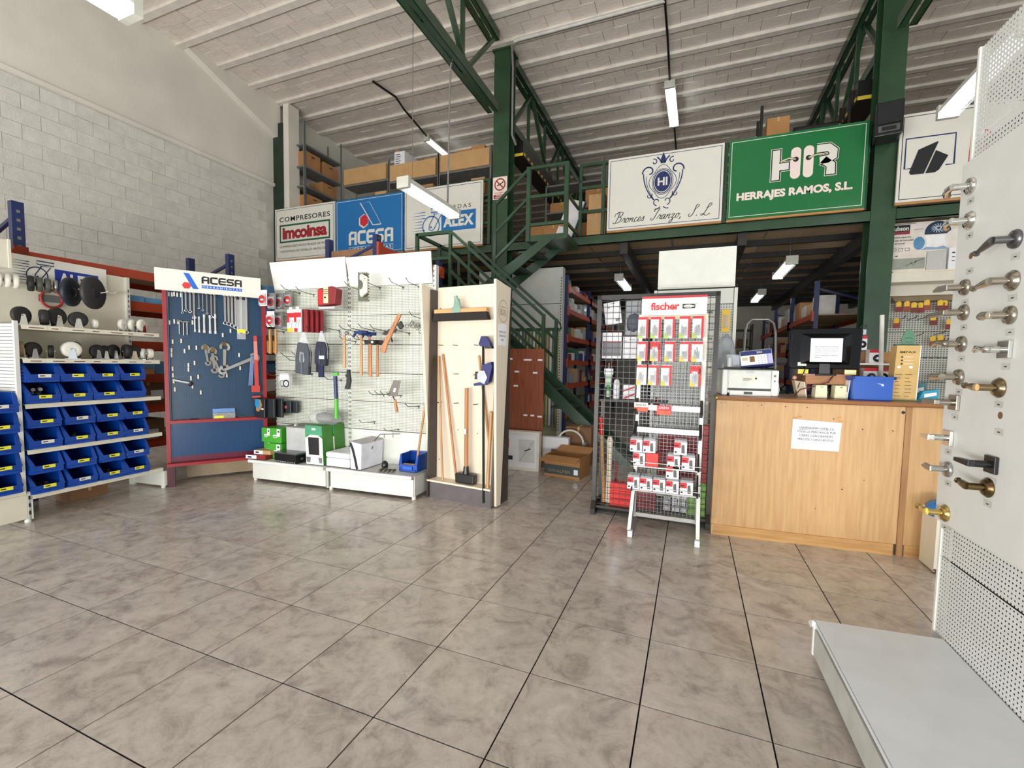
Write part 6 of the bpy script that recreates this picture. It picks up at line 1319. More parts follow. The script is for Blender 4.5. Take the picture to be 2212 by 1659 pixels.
# ================================================================== COUNTER
FK = Frame(.185, 3.823, 4.33)
t = thing('counter', 'oak laminate sales counter with a brown rounded worktop', 'counter', FK, (0, 0, 0))
part('front_panel', MB().box(0, 1.205, .0, .02, .08, 1.055), OAK, t)
part('corner_strip', MB().box(1.207, 1.243, -.004, .02, 0, 1.055), wood_mat('oak_dark', (176, 132, 84), (150, 108, 66)), t)
part('side_panel', MB().box(1.245, 2.6, .0, .02, .08, 1.055), OAK, t)
part('left_end', MB().box(0, .02, .02, .6, 0, 1.055), OAK, t)
part('plinth', MB().box(.012, 1.185, -.012, .0, .0, .08), OAKX, t); part('plinth', MB().box(1.25, 2.6, -.01, .0, .0, .08), OAKX, t); part('plinth_end', MB().box(0, .012, -.014, .02, 0, .08), OAK, t)
part('worktop', MB().prism([(-.012, 1.057), (-.024, 1.062), (-.028, 1.072), (-.024, 1.083), (-.012, 1.088), (.65, 1.088), (.65, 1.057)], .0, 2.6, 'x'), OAKTOP, t)
part('brass_end', MB().cyl((-.012, -.012, 1.073), (.0, -.012, 1.073), .014, n=10), BRASS, t)
mb = MB()
for (s, z, r) in ((1.192, 1.017, .011), (.31, 1.03, .004), (.47, 1.025, .004), (.61, 1.026, .004), (.78, .95, .004), (.96, .885, .004), (1.14, .885, .004), (.86, .44, .004), (.99, .52, .003), (.22, 1.02, .003), (.06, 1.04, .003), (.03, 1.035, .003), (.7, .28, .003)): mb.cyl((s, -.0015, z), (s, .001, z), r, n=10)
part('screw_hole', mb, INK, t)
for i, (s, z) in enumerate(((.55, .95), (.80, .955), (.81, .93), (.52, .94))): part('tape_stain', MB().quad(s, s+.03, z, z+.012, -.001), mat('tape_stain', (196, 146, 78), .6), t)
nt_ = thing('paper_notice', 'white liquidation notice taped to the counter front', 'notice', FK, (.518, -.006, .716)); part('sheet', MB().add([(0, 0, 0), (.305, 0, -.002), (.313, 0, .207), (.003, 0, .22), (0, .002, 0), (.305, .002, -.002), (.313, .002, .207), (.003, .002, .22)], [(0, 1, 2, 3), (7, 6, 5, 4), (0, 4, 5, 1), (1, 5, 6, 2), (2, 6, 7, 3), (3, 7, 4, 0)]), PAPER, nt_)
gi = mat('grey_ink', (84, 86, 96), .7)
part('bold_print', text(MB(), 'LIQUIDACION TOTAL', .046, .235, .151, .167, -.002, off=.02).quad(.046, .235, .146, .148, -.002), gi, nt_)
mb = text(text(text(text(MB(), 'DE', .243, .268, .150, .165, -.002), 'TODA LA MERCANCIA POR', .034, .28, .123, .139, -.002), 'CIERRE CON GRANDES', .05, .262, .095, .111, -.002), 'PRECIOS Y DESCUENTOS', .042, .268, .067, .083, -.002)
part('print', mb, gi, nt_)
# printer
PRW = mat('printer_white', (226, 229, 224), .35); PRD = mat('printer_dark', (54, 58, 56), .4)
o = thing('laser_printer', 'white laser printer on the counter left end', 'printer', FK, (.052, .12, 1.0885))
part('body', MB().box(0, .385, 0, .34, .02, .205), PRW, o, bev=.01); part('left_cheek', MB().box(-.006, .035, -.012, .3, .0, .205), PRW, o, bev=.01); part('right_cheek', MB().box(.34, .391, -.012, .3, .0, .203), PRW, o, bev=.01)
part('top_cover', MB().box(-.004, .388, .0, .34, .206, .214), PRD, o, bev=.004); part('front_flap', MB().box(.04, .336, -.016, -.001, .06, .198), mat('printer_panel', (218, 222, 216), .35), o, bev=.003); part('tray', MB().box(.05, .34, -.02, .2, .0, .042), PRW, o, bev=.004); part('tray_gap', MB().box(.036, .34, -.008, .0, .042, .058), PRD, o)
part('tray_handle', MB().box(.15, .21, -.026, -.02, .014, .034), PRD, o); part('pull', MB().box(.165, .215, -.02, -.015, .18, .2), mat('printer_grey', (196, 200, 196), .4), o); part('spec_label', MB().quad(.13, .25, .112, .155, -.0165), WLAB, o); part('label_print', MB().quad(.14, .2, .131, .136, -.0175).quad(.225, .238, .132, .144, -.0175).quad(.14, .19, .12, .122, -.0175), INK, o); part('buttons', MB().cyl((.362, -.014, .16), (.362, -.008, .16), .009, n=10).cyl((.362, -.014, .12), (.362, -.008, .12), .007, n=10), GREYSH, o)
part('power_cable', MB().tube([(.392, .1, .14), (.41, .09, .1), (.418, .09, .05), (.41, .08, .006)], .005), PAPER, o)
c = thing('desk_calendar', 'desk calendar with a blue 2024 header tilted on the printer', 'calendar', FK, (.188, .16, 1.312), rot=(R(-14), R(-7), R(4.33)))
part('sheet', MB().box(0, .225, 0, .004, .008, .125), PAPER, c); part('blue_header', MB().quad(.002, .223, .09, .124, -.001), mat('calendar_blue', (38, 50, 110), .5), c); part('base', MB().prism([(0, -.006), (.23, -.006), (.23, .008), (0, .008)], -.01, .06), NAVY, c); part('rear_sheet', MB().add([(0, .004, .125), (.225, .004, .125), (.225, .07, 0), (0, .07, 0)], [(0, 1, 2, 3)]), NAVY, c)
part('year', text(MB(), '2024', .118, .158, .1, .115, -.002, off=.02), SGW, c); part('picture', MB().quad(.065, .1, .035, .08, -.001), mat('photo_brown', (126, 92, 44), .5), c); part('small_picture', MB().quad(.012, .05, .05, .075, -.001), mat('photo_pale', (206, 196, 160), .5), c); part('weekend_band', MB().quad(.185, .223, .012, .09, -.001), mat('lilac', (176, 176, 214), .5), c)
mb = MB()
for i in range(4):
    for j in range(4): mb.quad(.122+.022*i, .13+.022*i, .02+.017*j, .024+.017*j, -.0015)
part('dates', mb, GREYSH, c); mb = MB()
for k in range(22): mb.ring((.01+.0098*k, .002, .127), .005, .001, (1, 0, 0), 8, 3)
part('spiral_binding', mb, PAPER, c)
o = thing('clear_holder', 'clear plastic holder with a white card on the printer', 'holder', FK, (.085, .2, 1.303)); part('holder_body', MB().box(0, .11, 0, .06, 0, .11), GLASS, o); part('card', MB().box(.03, .095, .02, .03, .03, .1), mat('lilac_card', (190, 194, 214), .5), o); part('cylinder', MB().cyl((.02, .0, 0), (.02, 0, .085), .02, n=12), mat('silver_tube', (200, 204, 204), .3), o); part('foot', MB().box(-.01, .12, -.02, .07, 0, .012), PRD, o)
# monitor (its back to us)
GLB = mat('gloss_black', (12, 13, 14), .12, spec=.18)
o = thing('computer_monitor', 'glossy black monitor seen from behind on the counter shelf', 'monitor', FK, (.54, .24, 1.27))
part('back_shell', MB().prism([(0, .055), (.008, .04), (.46, .04), (.468, .055), (.476, .335), (.466, .352), (.002, .348), (-.006, .335)], 0, .03), GLB, o, bev=.006)
part('bulge', MB().add([(.07, .0, .075), (.40, .0, .075), (.405, .0, .31), (.065, .0, .31), (.13, -.035, .11), (.34, -.035, .11), (.345, -.035, .28), (.125, -.035, .28)], [(4, 5, 6, 7), (0, 1, 5, 4), (1, 2, 6, 5), (2, 3, 7, 6), (3, 0, 4, 7)]), GLB, o)
part('neck', MB().box(.2, .27, -.01, .03, .0, .08), BLACK, o); part('foot', MB().prism([(.17, -.06), (.3, -.06), (.34, .1), (.13, .1)], -.012, .0, 'z'), BLACK, o, bev=.004); part('serial_label', MB().quad(.055, .115, .062, .09, -.003), WLAB, o); part('yellow_note', MB().quad(.06, .13, .0, .035, -.004), mat('note_yellow', (226, 216, 90), .6), o); part('pale_note', MB().quad(.37, .445, -.0, .036, -.004), mat('note_pale', (222, 222, 170), .6), o)
part('cable', MB().tube([(.11, -.02, .06), (.09, -.03, .0), (.06, -.04, -.09), (.04, -.03, -.17)], .004), BLACK, o); part('red_cable', MB().tube([(.29, -.03, -.01), (.24, -.09, -.06), (.15, -.1, -.09), (.06, -.09, -.12), (.03, -.06, -.17)], .0045), mat('wine_cable', (90, 36, 40), .5), o); part('top_clip', MB().tube([(.455, 0, .35), (.47, 0, .375), (.49, .0, .37), (.492, 0, .35)], .006), BLACK, o)
nt_ = part('paper_notice', MB().box(.125, .335, -.041, -.0385, .094, .272), PAPER, o)
mb = MB()
for k, ln in enumerate(('No se admiten cambios', 'pasados 15 dias de la fecha de', 'compra, imprescindible el', 'TICKET de compra.', 'No se devuelve material', 'electrico.')):
    x1 = (.31, .31, .31, .25, .305, .2)[k]; mb = text(mb, ln, .155, x1, .205-.0165*k, .2145-.0165*k, -.042)
part('print', mb, gi, nt_)
o = thing('monitor_shelf', 'brown wooden riser carrying the monitor', 'shelf', FK, (.645, .2, 1.0885)); part('front_board', MB().box(0, .285, 0, .018, .105, .17), wood_mat('walnut_ply', (176, 122, 76), (150, 100, 60), .45, 'x'), o); part('top_board', MB().box(-.02, .30, 0, .26, .17, .181), OAKTOP, o)
for x in (-.0, .267): part('leg', MB().box(x, x+.018, .02, .26, 0, .17), OAKTOP, o)
for k, s in enumerate((.690, .815)):
    o = thing('card_terminal', 'cream plastic desk unit under the riser, %s of two' % ('left', 'right')[k], 'device', FK, (s, .12, 1.0885)); part('body', MB().prism([(0, 0), (.082, 0), (.078, .1), (.004, .1)], 0, .09), mat('ivory_plastic', (226, 220, 184), .4), o, bev=.006); part('lip', MB().prism([(.006, .04), (.022, .03), (.06, .03), (.078, .04), (.078, .055), (.006, .055)], -.006, .0), mat('ivory_plastic', (226, 220, 184), .4), o); part('mark', MB().quad(.033, .05, .083, .09, -.002), BRONZE, o)
o = thing('blue_tub', 'blue plastic tub on the counter beside the monitor', 'tub', FK, (.915, .08, 1.0885)); mb = MB(); w, h = .245, .17
mb.prism([(.006, 0), (w-.006, 0), (w, h), (0, h)], 0, .006).prism([(.006, 0), (w-.006, 0), (w, h), (0, h)], .174, .18).box(0, .006, .006, .174, .0, h).box(w-.006, w, .006, .174, 0, h).box(.006, w-.006, .006, .174, 0, .006)
part('tub_body', mb, mat('tub_blue', (14, 82, 180), .35, var=.02), o, bev=.004); part('rim', MB().box(-.01, w+.01, -.01, .006, h-.018, h+.002).box(-.01, w+.01, .174, .19, h-.018, h+.002).box(-.01, .006, -.01, .19, h-.018, h+.002).box(w-.006, w+.01, -.01, .19, h-.018, h+.002), mat('tub_blue', (14, 82, 180), .35), o); part('sticker', MB().poly([(.14, .125), (.185, .12), (.185, .105), (.17, .105), (.17, .115)], -.003), mat('pale_blue', (190, 210, 235), .5), o)
o = thing('paper_stack', 'crumpled papers standing beside the riser on the counter', 'papers', FK, (.60, .2, 1.0885)); part('sheet', MB().prism([(0, 0), (.05, 0), (.03, .12), (-.03, .13)], 0, .08), mat('beige_paper', (190, 170, 142), .7), o); part('sheet', MB().prism([(.05, 0), (.056, 0), (.035, .12), (.03, .12)], -.02, .08), PAPER, o); part('pink_object', MB().ball((-.03, .0, .15), .016, n=8, m=6), mat('skin_pink', (206, 150, 130), .5), o)
o = thing('papers', 'white papers between the riser and the blue tub', 'papers', FK, (.893, .13, 1.0885)); part('sheet', MB().prism([(0, 0), (.01, 0), (.022, .14), (.018, .14)], 0, .1), PAPER, o)
# tan countertop display
o = thing('display_column', 'tan card display with black lines on the counter', 'display', FK, (1.185, .16, 1.0885), rz=-3); TAN = mat('tan_card', (204, 170, 106), .6)
part('front_card', MB().prism([(.0, 0), (.14, 0), (.148, .40), (.012, .40)], 0, .1), TAN, o); part('white_edge', MB().prism([(.14, 0), (.146, 0), (.153, .40), (.148, .40)], -.001, .1), PAPER, o); part('green_base', MB().box(-.02, .17, -.03, .12, .0, .008), mat('sage', (110, 128, 100), .5), o)
part('green_topper', MB().poly([(.055, .41), (.125, .41), (.132, .45), (.118, .50), (.092, .525), (.068, .50), (.05, .45)], .04).poly([(.125, .41), (.055, .41), (.05, .45), (.068, .50), (.092, .525), (.118, .50), (.132, .45)], .05), mat('topper_green', (84, 128, 104), .5), o); part('topper_lines', MB().ribbon([(.068, .45), (.09, .46), (.115, .45)], .004, .038).ribbon([(.07, .43), (.09, .425), (.113, .43)], .004, .038), mat('topper_dark', (50, 84, 70), .5), o); part('topper_bar', MB().box(.01, .15, .03, .06, .40, .412), mat('topper_dark', (50, 84, 70), .5), o)
mb = MB(); rn = random.Random(6)
for k in range(7): mb.quad(.012, .012+rn.uniform(.02, .045), .19-.026*k, .193-.026*k, -.002).quad(.07, .07+rn.uniform(.02, .045), .19-.026*k, .193-.026*k, -.002)
for k in range(3): mb.cyl((.045, -.002, .318-.025*k), (.045, 0, .318-.025*k), .006, n=8)
part('line_print', text(mb, 'IMPAX', .03, .125, .345, .36, -.002, off=.01), INK, o); mb = MB()
for k in range(3): mb.quad(.055, .11, .317-.025*k, .32-.025*k, -.002)
part('pale_print', mb.poly([(.03+.012*math.cos(a), .245+.01*math.sin(a)) for a in [k*.63 for k in range(10)]], -.002).poly([(.1+.012*math.cos(a), .245+.01*math.sin(a)) for a in [k*.63 for k in range(10)]], -.002), PAPER, o)
for k, (s, d, w, h, m, lb) in enumerate(((1.36, .2, .12, .09, mat('turquoise', (40, 150, 180), .5), 'turquoise and white packet at the far right of the counter'), (1.29, .24, .07, .1, mat('olive_pack', (100, 106, 90), .5), 'dark patterned packet right of the tan display'), (1.34, .4, .16, .13, mat('teal_pack', (60, 120, 130), .5), 'teal box behind the packets at the counter right'))):
    o = thing('packet', lb, 'packet', FK, (s, d, 1.0885)); part('pack', MB().prism([(0, 0), (w, 0), (w, h), (w*.25, h*.8)], 0, .05), m, o); part('white_print', MB().poly([(w*.3, h*.3), (w*.9, h*.5), (w*.9, h*.75), (w*.3, h*.6)], -.002), PAPER, o)
o = thing('keyboard_tray', 'thin dark tray at the right end of the counter top', 'tray', FK, (1.33, .01, 1.0885)); part('tray', MB().box(0, .22, 0, .06, 0, .008), DSTEEL, o)
# boxes with round windows behind monitor / tub
for k, (s, z, d) in enumerate(((1.07, 1.47, .55), (1.20, 1.36, .6), (1.13, 1.21, .5), (1.26, 1.21, .62))):
    o = thing('disc_box', ('red and white box with a dark disc beside the monitor top', 'white disc box behind the pole, upper', 'white disc box standing above the blue tub', 'white disc box behind the tan display')[k], 'box', FK, (s, d, z)); part('carton', MB().box(0, .09, 0, .07, 0, .115), PAPER, o); part('red_top', MB().quad(0, .09, .09, .115, -.001), REDP, o); part('dark_disc', MB().lathe([(.002, 0), (.03, 0), (.03, .004), (.002, .004)], (.055, 0, .045), (0, -1, 0), 14), BLACK, o); part('disc_centre', MB().cyl((.055, -.006, .045), (.055, 0, .045), .01, n=8), PAPER, o)
o = thing('wall_shelf', 'small tiered shelf with boxes behind the counter', 'shelf', FK, (1.0, .5, 1.09)); 
for z in (.11, .26): part('shelf_board', MB().box(0, .4, 0, .25, z, z+.012), PAPER, o)
part('brown_back', MB().box(0, .4, .2, .215, 0, .37), CARD, o)
for x in (0, .39): part('side', MB().box(x, x+.01, 0, .25, 0, .27), mat('beige_side', (160, 130, 96), .6), o)
part('blue_strip', MB().box(.02, .13, .0, .01, .50, .54), mat('pale_strip', (196, 206, 222), .5), o); part('strip_post', MB().box(.03, .04, .01, .02, .26, .5), PAPER, o)
o = thing('leaning_pole', 'long pale pole leaning behind the blue tub', 'pole', FK, (1.275, .45, 0), rot=(R(-3), R(-1), R(4.33))); part('shaft', MB().cyl((0, 0, 0), (0, 0, 1.75), .016, n=10), mat('pale_pole', (206, 204, 196), .5), o)
# waste bin by the counter
o = thing('waste_bin', 'cream box bin with a blue liner in front of the counter', 'bin', FW, (1.50, 3.66, 0)); part('bin_body', MB().box(0, .2, 0, .2, .012, .40), CREAM, o); part('torn_edge', MB().prism([(0, .02), (.03, 0), (.07, .006), (.1, 0), (.16, .01), (.2, 0), (.2, .03), (0, .03)], -.002, .0), mat('torn_brown', (90, 60, 44), .8), o); part('blue_liner', MB().ball((.09, .09, .40), .1, (1.15, 1.1, .75), jit=.08, seed=7), mat('liner_blue', (24, 120, 200), .25, alpha=.9), o)
# ================================================================== PEGBOARD WALL AT THE RIGHT BEHIND THE COUNTER
FR = Frame(2.38, 7.72, 0)
t = thing('pegboard_wall', 'white pegboard bay with red and yellow packs behind the right column', 'gondola', FR, (0, 0, 0))
PEGR = peg_mat('peg_right', (206, 206, 194), (96, 96, 92), .03, .28, .4)
for z0, z1 in ((1.845, 2.32), (1.50, 1.835), (1.17, 1.49), (.3, 1.16)): part('perforated_panel', MB().box(0, 1.6, .05, .07, z0, z1), PEGR, t)
part('plain_panel', MB().box(0, 1.6, .03, .05, 2.33, 2.50), CREAM, t); part('shelf', MB().box(0, 1.6, -.25, .07, 2.47, 2.60), CREAM, t, bev=.008); part('shelf_edge', MB().box(.03, 1.6, -.24, .0, 2.60, 2.615), PLYW, t)
part('canopy', MB().prism([(-.1, 2.24), (-.05, 2.27), (.05, 2.33), (.05, 2.24)], .12, 1.6, 'x'), mat('canopy_brown', (160, 140, 114), .6), t); part('price_card', MB().quad(.62, .76, 2.36, 2.46, .02), PAPER, t); part('card_print', MB().quad(.65, .72, 2.385, 2.395, .018), INK, t)
part('top_back', MB().box(0, 1.6, .05, .07, 2.6, 3.25), mat('back_grey', (186, 182, 172), .6), t)
RYP = [DREDP, mat('rust_pack', (150, 66, 34), .5), mat('dark_rust', (110, 40, 26), .5)]
pk = [(.12, 2.12), (.20, 2.12), (.27, 2.10), (.35, 2.10), (.41, 2.13), (.54, 2.12), (.60, 2.12), (.70, 2.08), (.76, 2.08), (.82, 2.08), (.10, 1.90), (.48, 1.93), (.66, 1.88), (.73, 1.88), (.80, 1.88), (.87, 1.88), (.50, 1.66), (.57, 1.67), (.84, 1.68)]
cnt = {}
for k, (s, z) in enumerate(pk):
    row = 'top' if z > 2 else 'middle' if z > 1.8 else 'lower'
    q = cnt[row] = cnt.get(row, 0)+1
    o = thing('hanging_pack', 'dark red and yellow pack, %s in the %s row of the right pegboard' % (ORD[q-1], row), 'packet', FR, (s, -.12-.02*(k % 3), z-.02), 'red and yellow packs, %s row of the right pegboard' % row, rz=-20); part('pouch', MB().box(0, .075, 0, .02, 0, .1), RYP[k % 3], o); part('yellow_top', MB().quad(.005, .06, .065, .125, -.002), YELP, o); part('hang_tab', MB().box(.02, .05, .0, .004, .1, .135), YELP, o)
hm = MB().tube([(0, 0, 0), (0, -.26, .015), (0, -.28, .04)], .005, 5).mesh('peg_hook', WIRE)
for (s, z) in ((.2, 2.0), (.32, 2.0), (.42, 2.0), (.58, 2.02), (.4, 1.78), (.62, 1.8), (.72, 1.78), (.86, 1.82), (.66, 1.7)): part('peg_hook', hm, None, t, loc=(s, .05, z))
mb = MB()
for k in range(14): mb.quad(.1+.07*k, .135+.07*k, 1.485, 1.50, .045)
part('hook_row', mb, DSTEEL, t)
o = thing('spray_can', 'small white bottle on the right pegboard ledge', 'bottle', FR, (.86, -.12, 1.30)); part('bottle_body', MB().cyl((0, 0, 0), (0, 0, .13), .04, n=10).cyl((0, 0, .13), (0, 0, .17), .022, n=10), PAPER, o)
o = thing('green_sprigs', 'row of small dark green goods on the right pegboard', 'goods', FR, (.55, -.15, 1.22)); mb = MB(); rn = random.Random(4)
for k in range(16): mb.ball((rn.uniform(0, .28), rn.uniform(0, .1), rn.uniform(0, .05)), .03, n=6, m=4)
part('goods', mb, mat('deep_green', (30, 84, 58), .6), o, stuff=True)
# printed boxes on the shelf
o = thing('dehumidifier_box', 'large printed box with a domed fan picture on the right shelf', 'box', FR, (-.03, -.14, 2.875)); w, h = .95, .385
part('carton', MB().box(0, w, 0, .25, 0, h), mat('box_cream', (224, 214, 204), .5), o)
part('black_logo', MB().quad(.022, .24, .245, .36, -.002), INK, o); part('red_bar', MB().quad(.022, .24, .238, .275, -.003), mat('logo_wine', (150, 34, 64), .5), o); part('lettering', text(MB(), 'Rubson', .035, .225, .285, .345, -.004, off=.03), SGW, o)
part('print', text(text(text(MB(), 'La solucion para los', .0, .255, .185, .212, -.002, off=.02), 'problemas de humedad', -.0, .285, .145, .172, -.002, off=.02), 'en el hogar', .04, .2, .105, .132, -.002, off=.02), INK, o)
part('icon', MB().frame(.05, .11, .02, .06, .006, -.002), GREYSH, o); part('icon', MB().frame(.13, .18, .02, .06, .006, -.002), GREYSH, o); part('icon', MB().frame(.2, .25, .02, .06, .006, -.002), GREYSH, o); part('top_print', MB().quad(.02, .3, .368, .378, -.002).quad(.28, .38, .29, .296, -.002), GREYSH, o)
DV = mat('device_blue', (22, 50, 76), .4)
part('dome_picture', MB().poly([(.395, .215)]+[(.53+.135*math.cos(a), .24+.14*math.sin(a)) for a in [math.pi-k*math.pi/12 for k in range(13)]]+[(.665, .215)], -.002), DV, o); mb = MB()
for k in range(14):
    a = k*2*math.pi/14; mb.ribbon([(.535+.018*math.cos(a), .29+.015*math.sin(a)), (.535+.045*math.cos(a+.3), .29+.037*math.sin(a+.3)), (.535+.075*math.cos(a+.4), .29+.06*math.sin(a+.4))], .008, -.004)
part('fan_picture', mb, mat('pale_fan', (196, 206, 214), .5), o); part('base_picture', MB().poly([(.40, .205), (.66, .205), (.64, .09), (.63, .04), (.41, .04), (.43, .09)], -.002), mat('picture_white', (238, 236, 236), .4), o); part('blue_base', MB().poly([(.37, .02), (.66, .02), (.6, .06), (.53, .045), (.42, .06)], -.003), mat('picture_blue', (140, 168, 196), .4), o)
part('blue_tablet', MB().poly([(.345+.06*math.cos(a), .11+.085*math.sin(a)) for a in [k*.45 for k in range(14)]], -.0018), mat('tablet_blue', (84, 140, 178), .4), o); part('white_tablet', MB().poly([(.72+.115*math.cos(a), .15+.12*math.sin(a)) for a in [k*.4 for k in range(16)]], -.0025), mat('tablet_white', (232, 224, 214), .5), o); part('gold_mark', MB().quad(.68, .76, .30, .33, -.002), mat('gold_print', (206, 176, 80), .5), o)
o = thing('pale_box', 'flat pale box with a grey picture band on the right shelf', 'box', FR, (.02, -.2, 2.616)); part('carton', MB().box(0, .36, 0, .05, 0, .25), mat('box_offwhite', (222, 214, 202), .5), o); part('grey_band', MB().quad(.01, .35, .03, .17, -.002), mat('band_grey', (150, 156, 144), .5), o); part('sprig_print', MB().ribbon([(.15, .07), (.2, .1), (.27, .13), (.33, .16)], .012, -.003).ribbon([(.2, .12), (.23, .07), (.26, .14)], .01, -.003), mat('band_dark', (112, 116, 106), .5), o); part('print', MB().quad(.03, .06, .2, .21, -.002), INK, o)
o = thing('steel_box', 'brushed steel box beside the flat pale box', 'box', FR, (.385, -.2, 2.616)); part('carton', MB().box(0, .2, 0, .05, 0, .245), mat('brushed', (206, 206, 202), .3, .5, stretch=(30, 1, 1)), o)
o = thing('white_box', 'narrow white box with printed marks on the right shelf', 'box', FR, (.60, -.22, 2.616)); part('carton', MB().box(0, .08, 0, .06, 0, .27), PAPER, o); part('print', MB().quad(.03, .06, .2, .215, -.002).quad(.03, .06, .15, .16, -.002).quad(.03, .06, .1, .11, -.002), INK, o)
o = thing('grey_box', 'pale grey box at the end of the right shelf', 'box', FR, (.70, -.2, 2.616)); part('carton', MB().box(0, .2, 0, .06, 0, .24), mat('light_grey_box', (200, 202, 198), .5), o)
# ================================================================== RIGHT-HAND DOOR-HANDLE GONDOLA
FD = Frame(.558, 2.33, -88.8)
t = thing('handle_gondola', 'white perforated gondola with base shelf at the right edge', 'gondola', FD, (0, 0, 0))
PEGD = peg_mat('peg_big', (214, 216, 214), (60, 60, 60), .0175, .19, .4, see=True)
BK = .455; PW = 2.2
for z0, z1 in ((.195, .525), (.531, 1.1), (1.106, 1.65), (1.656, 2.235), (2.241, 2.585)):
    part('perforated_panel', MB().quad(-.075, PW, z0, z1, BK), PEGD, t)
part('shade_backing', MB().box(-.07, PW, BK+.03, BK+.035, .1, 2.235), mat('gap_shade_grey', (78, 80, 82), .6), t)  # dark sheet added behind the lower holes, shade put in as its colour
part('panel_edge', MB().box(-.088, -.076, BK-.006, BK+.03, .1, 2.59), WHITE, t)
part('base_shelf', MB().prism([(0, .172), (0, .182), (BK-.005, .20), (BK-.005, .19)], 0, PW, 'x').box(0, PW, .0, .012, .155, .18), mat('shelf_pale', (222, 226, 230), .3, var=.02), t)
part('plinth', MB().box(.015, PW, -.004, .008, .03, .146), mat('plinth_grey', (190, 190, 184), .4), t)
part('end_plate', MB().box(.0, .012, .0, BK, .02, .16), WHITE, t); part('corner_bracket', MB().box(-.012, .004, -.006, .03, .02, .175).prism([(-.06, .14), (-.02, .17), (.0, .175), (-.0, .15), (-.03, .13)], -.012, -.002), mat('bracket_white', (240, 240, 238), .35), t)
part('levelling_foot', MB().cyl((.03, .04, 0), (.03, .04, .03), .02, n=10), WLAB, t)
for s in (.9, 1.9): part('levelling_foot', MB().cyl((s, .04, 0), (s, .04, .03), .02, n=10), WLAB, t)
BRD = mat('board_white', (220, 221, 218), .45, var=.015)
b = thing('handle_board', 'white panel with rows of door levers on the right gondola', 'panel', FD, (-.07, BK-.032, 0)); part('board', MB().box(0, PW, 0, .026, .685, 2.135), BRD, b)
mb = MB(); mo = MB()
rows = ((.075, 2.028), (.087, 1.893), (.107, 1.753), (.093, 1.635), (.098, 1.537), (.10, 1.414), (.10, 1.284), (.086, 1.182), (.061, 1.036), (.076, .91), (.078, .73))
rows2 = ((.363, 1.75), (.366, 1.613), (.369, 1.498), (.362, 1.383), (.344, 1.252), (.357, 1.158), (.344, .984), (.33, .899))
for (s, z) in rows+rows2: part('price_label', MB().quad(s-.022, s+.022, z-.068, z-.046, -.001), mat('faded_label', (198, 198, 190), .6), b); mo.quad(s-.006, s+.008, z-.06, z-.056, -.0015)
part('label_print', mo, INK, b)
for (s, z) in (rows[2], rows2[5]): part('bore_hole', MB().cyl((s, -.001, z), (s, .01, z), .0125, n=14), mat('bore_brown', (120, 88, 60), .8), b)
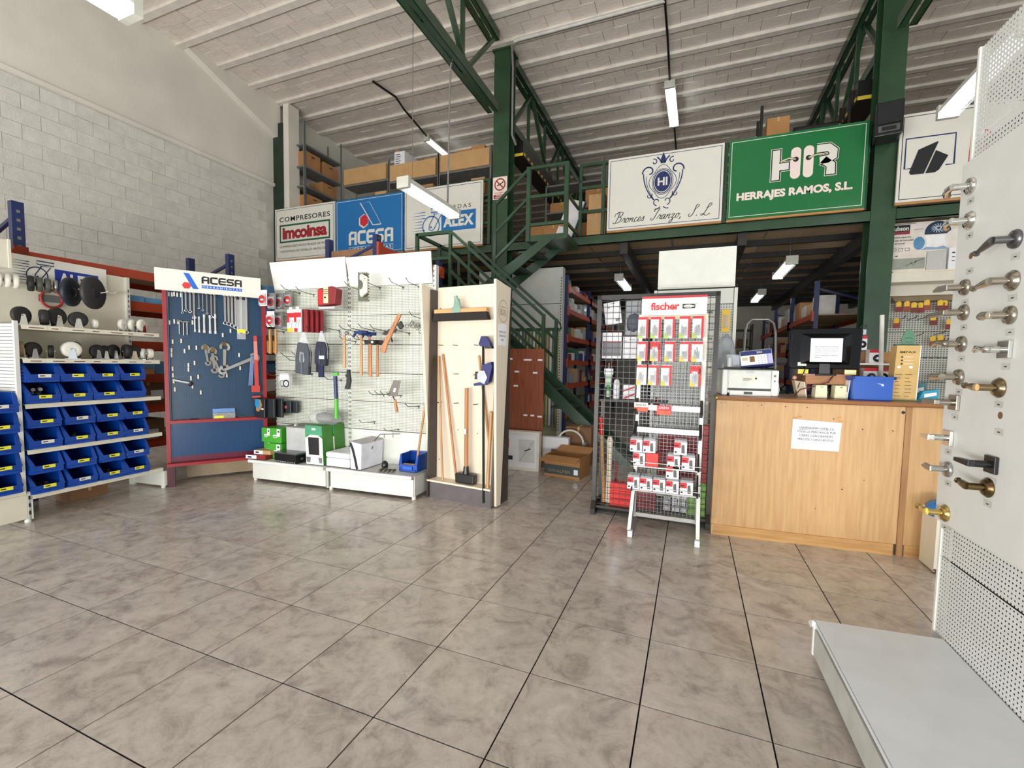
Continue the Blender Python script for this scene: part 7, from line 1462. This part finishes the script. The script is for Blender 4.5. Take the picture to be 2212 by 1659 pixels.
def lever(lb, s, z, m, rose='round', L=.11, style='bar', ang=0, flip=1, proj=.055):
    """lever pointing left (toward the far end) by default"""
    L *= .72; proj *= 1.1
    o = thing('door_lever', lb, 'door handle', FD, (s-.07, BK-.033, z), 'door levers on the white panel')
    if rose == 'round': part('rose', MB().lathe([(.031, 0), (.032, .005), (.029, .012), (.014, .015)], (0, 0, 0), (0, -1, 0), 20), m, o)
    elif rose == 'stepped': part('rose', MB().lathe([(.034, 0), (.035, .005), (.029, .009), (.028, .014), (.016, .018)], (0, 0, 0), (0, -1, 0), 20), m, o)
    else: part('rose', MB().box(-.03, .03, -.012, 0, -.03, .03), m, o, bev=.002)
    part('neck', MB().cyl((0, -.008, 0), (0, -proj, 0), .0125, n=12), m, o)
    dx, dz = -L*math.cos(R(ang))*flip, L*math.sin(R(ang)); y = -proj
    if style == 'bar': part('lever_arm', MB().cyl((.012*flip, y, -dz*.08), (dx, y, dz), .0125, n=12), m, o)
    elif style == 'taper': part('lever_arm', MB().tube([(.01*flip, y, 0), (dx*.4, y-.002, dz*.4+.003), (dx*.8, y+.004, dz*.8), (dx, y+.012, dz)], .0125, 10), m, o); part('lever_tip', MB().ball((dx, y+.012, dz), .0125, n=10, m=6), m, o)
    elif style == 'ball': part('lever_arm', MB().lathe([(.014, 0), (.0125, .03), (.009, L*.7), (.006, L*.93), (.009, L*.96), (.0115, L), (.009, L*1.05), (.001, L*1.07)], (0, y, 0), (dx, 0, dz), 14), m, o)
    elif style == 'flat': part('lever_arm', MB().box(min(dx, .012*flip), max(dx, .012*flip), y-.012, y+.006, -.009, .009), m, o, bev=.002)
    elif style == 'wave': part('lever_arm', MB().tube([(.012*flip, y, 0), (dx*.3, y-.004, .004), (dx*.65, y, .008), (dx, y+.006, -.002)], .009, 10).ball((.014*flip, y, 0), .011, n=10, m=6), m, o)
    elif style == 'blade': part('lever_arm', MB().prism([(.012, -.012), (.012, .012), (dx*.6, .016), (dx, .004), (dx, -.004), (dx*.5, -.01)], y-.006, y+.004), m, o, bev=.003)
    elif style == 'slab': part('lever_arm', MB().prism([(.012, -.011), (.012, .011), (dx, .007), (dx, -.007)], y-.014, y+.008), m, o, bev=.0015)
    return o
lever('chrome loop lever with round rose, topmost of the left column', .075, 2.028, CHROME, 'round', .085, 'taper', -12)
lever('darker chrome loop lever, second of the left column', .087, 1.893, CHROME, 'stepped', .085, 'taper', -8)
lever('slim satin lever, third lever of the left column', .093, 1.635, NICKEL, 'round', .13, 'blade', -4)
lever('wide satin blade lever with thin arm, fourth of the left column', .098, 1.537, NICKEL, 'round', .15, 'flat', -5)
lever('wavy nickel lever, fifth of the left column', .10, 1.414, NICKEL, 'round', .12, 'wave')
lever('straight tube lever on a round rose, sixth of the left column', .10, 1.284, NICKEL, 'round', .09, 'bar')
lever('long thin lever on a square rose, seventh of the left column', .086, 1.182, NICKEL, 'square', .13, 'flat', 0)
lever('chunky square chrome lever, eighth of the left column', .061, 1.036, CHROME, 'square', .075, 'slab')
lever('grey satin lever on a round rose, ninth of the left column', .076, .91, mat('satin_chrome', (186, 186, 184), .28, 1), 'round', .085, 'blade')
lever('polished brass lever with pointed arm, lowest of the left column', .078, .73, BRASS, 'stepped', .1, 'ball')
lever('steel lever with a ball end, topmost of the right column', .363, 1.75, mat('dull_steel', (120, 120, 122), .35, 1), 'round', .13, 'ball', -14)
lever('nickel lever with a ball end, second of the right column', .366, 1.613, NICKEL, 'stepped', .13, 'ball', -6)
lever('short rounded dark nickel lever, third of the right column', .369, 1.498, NICKEL, 'round', .08, 'taper')
lever('shiny lever on a square rose, fourth of the right column', .362, 1.383, CHROME, 'square', .085, 'wave')
lever('bronze lever with ringed rose, fifth of the right column', .344, 1.252, mat('antique_nickel', (140, 124, 96), .25, 1), 'stepped', .1, 'ball', 3)
lever('matt black wedge lever on a square rose', .344, .984, BLACK, 'square', .11, 'slab')
lever('aged bronze lever with a knob end, lowest of the right column', .33, .899, BRONZE, 'stepped', .075, 'ball', 8)
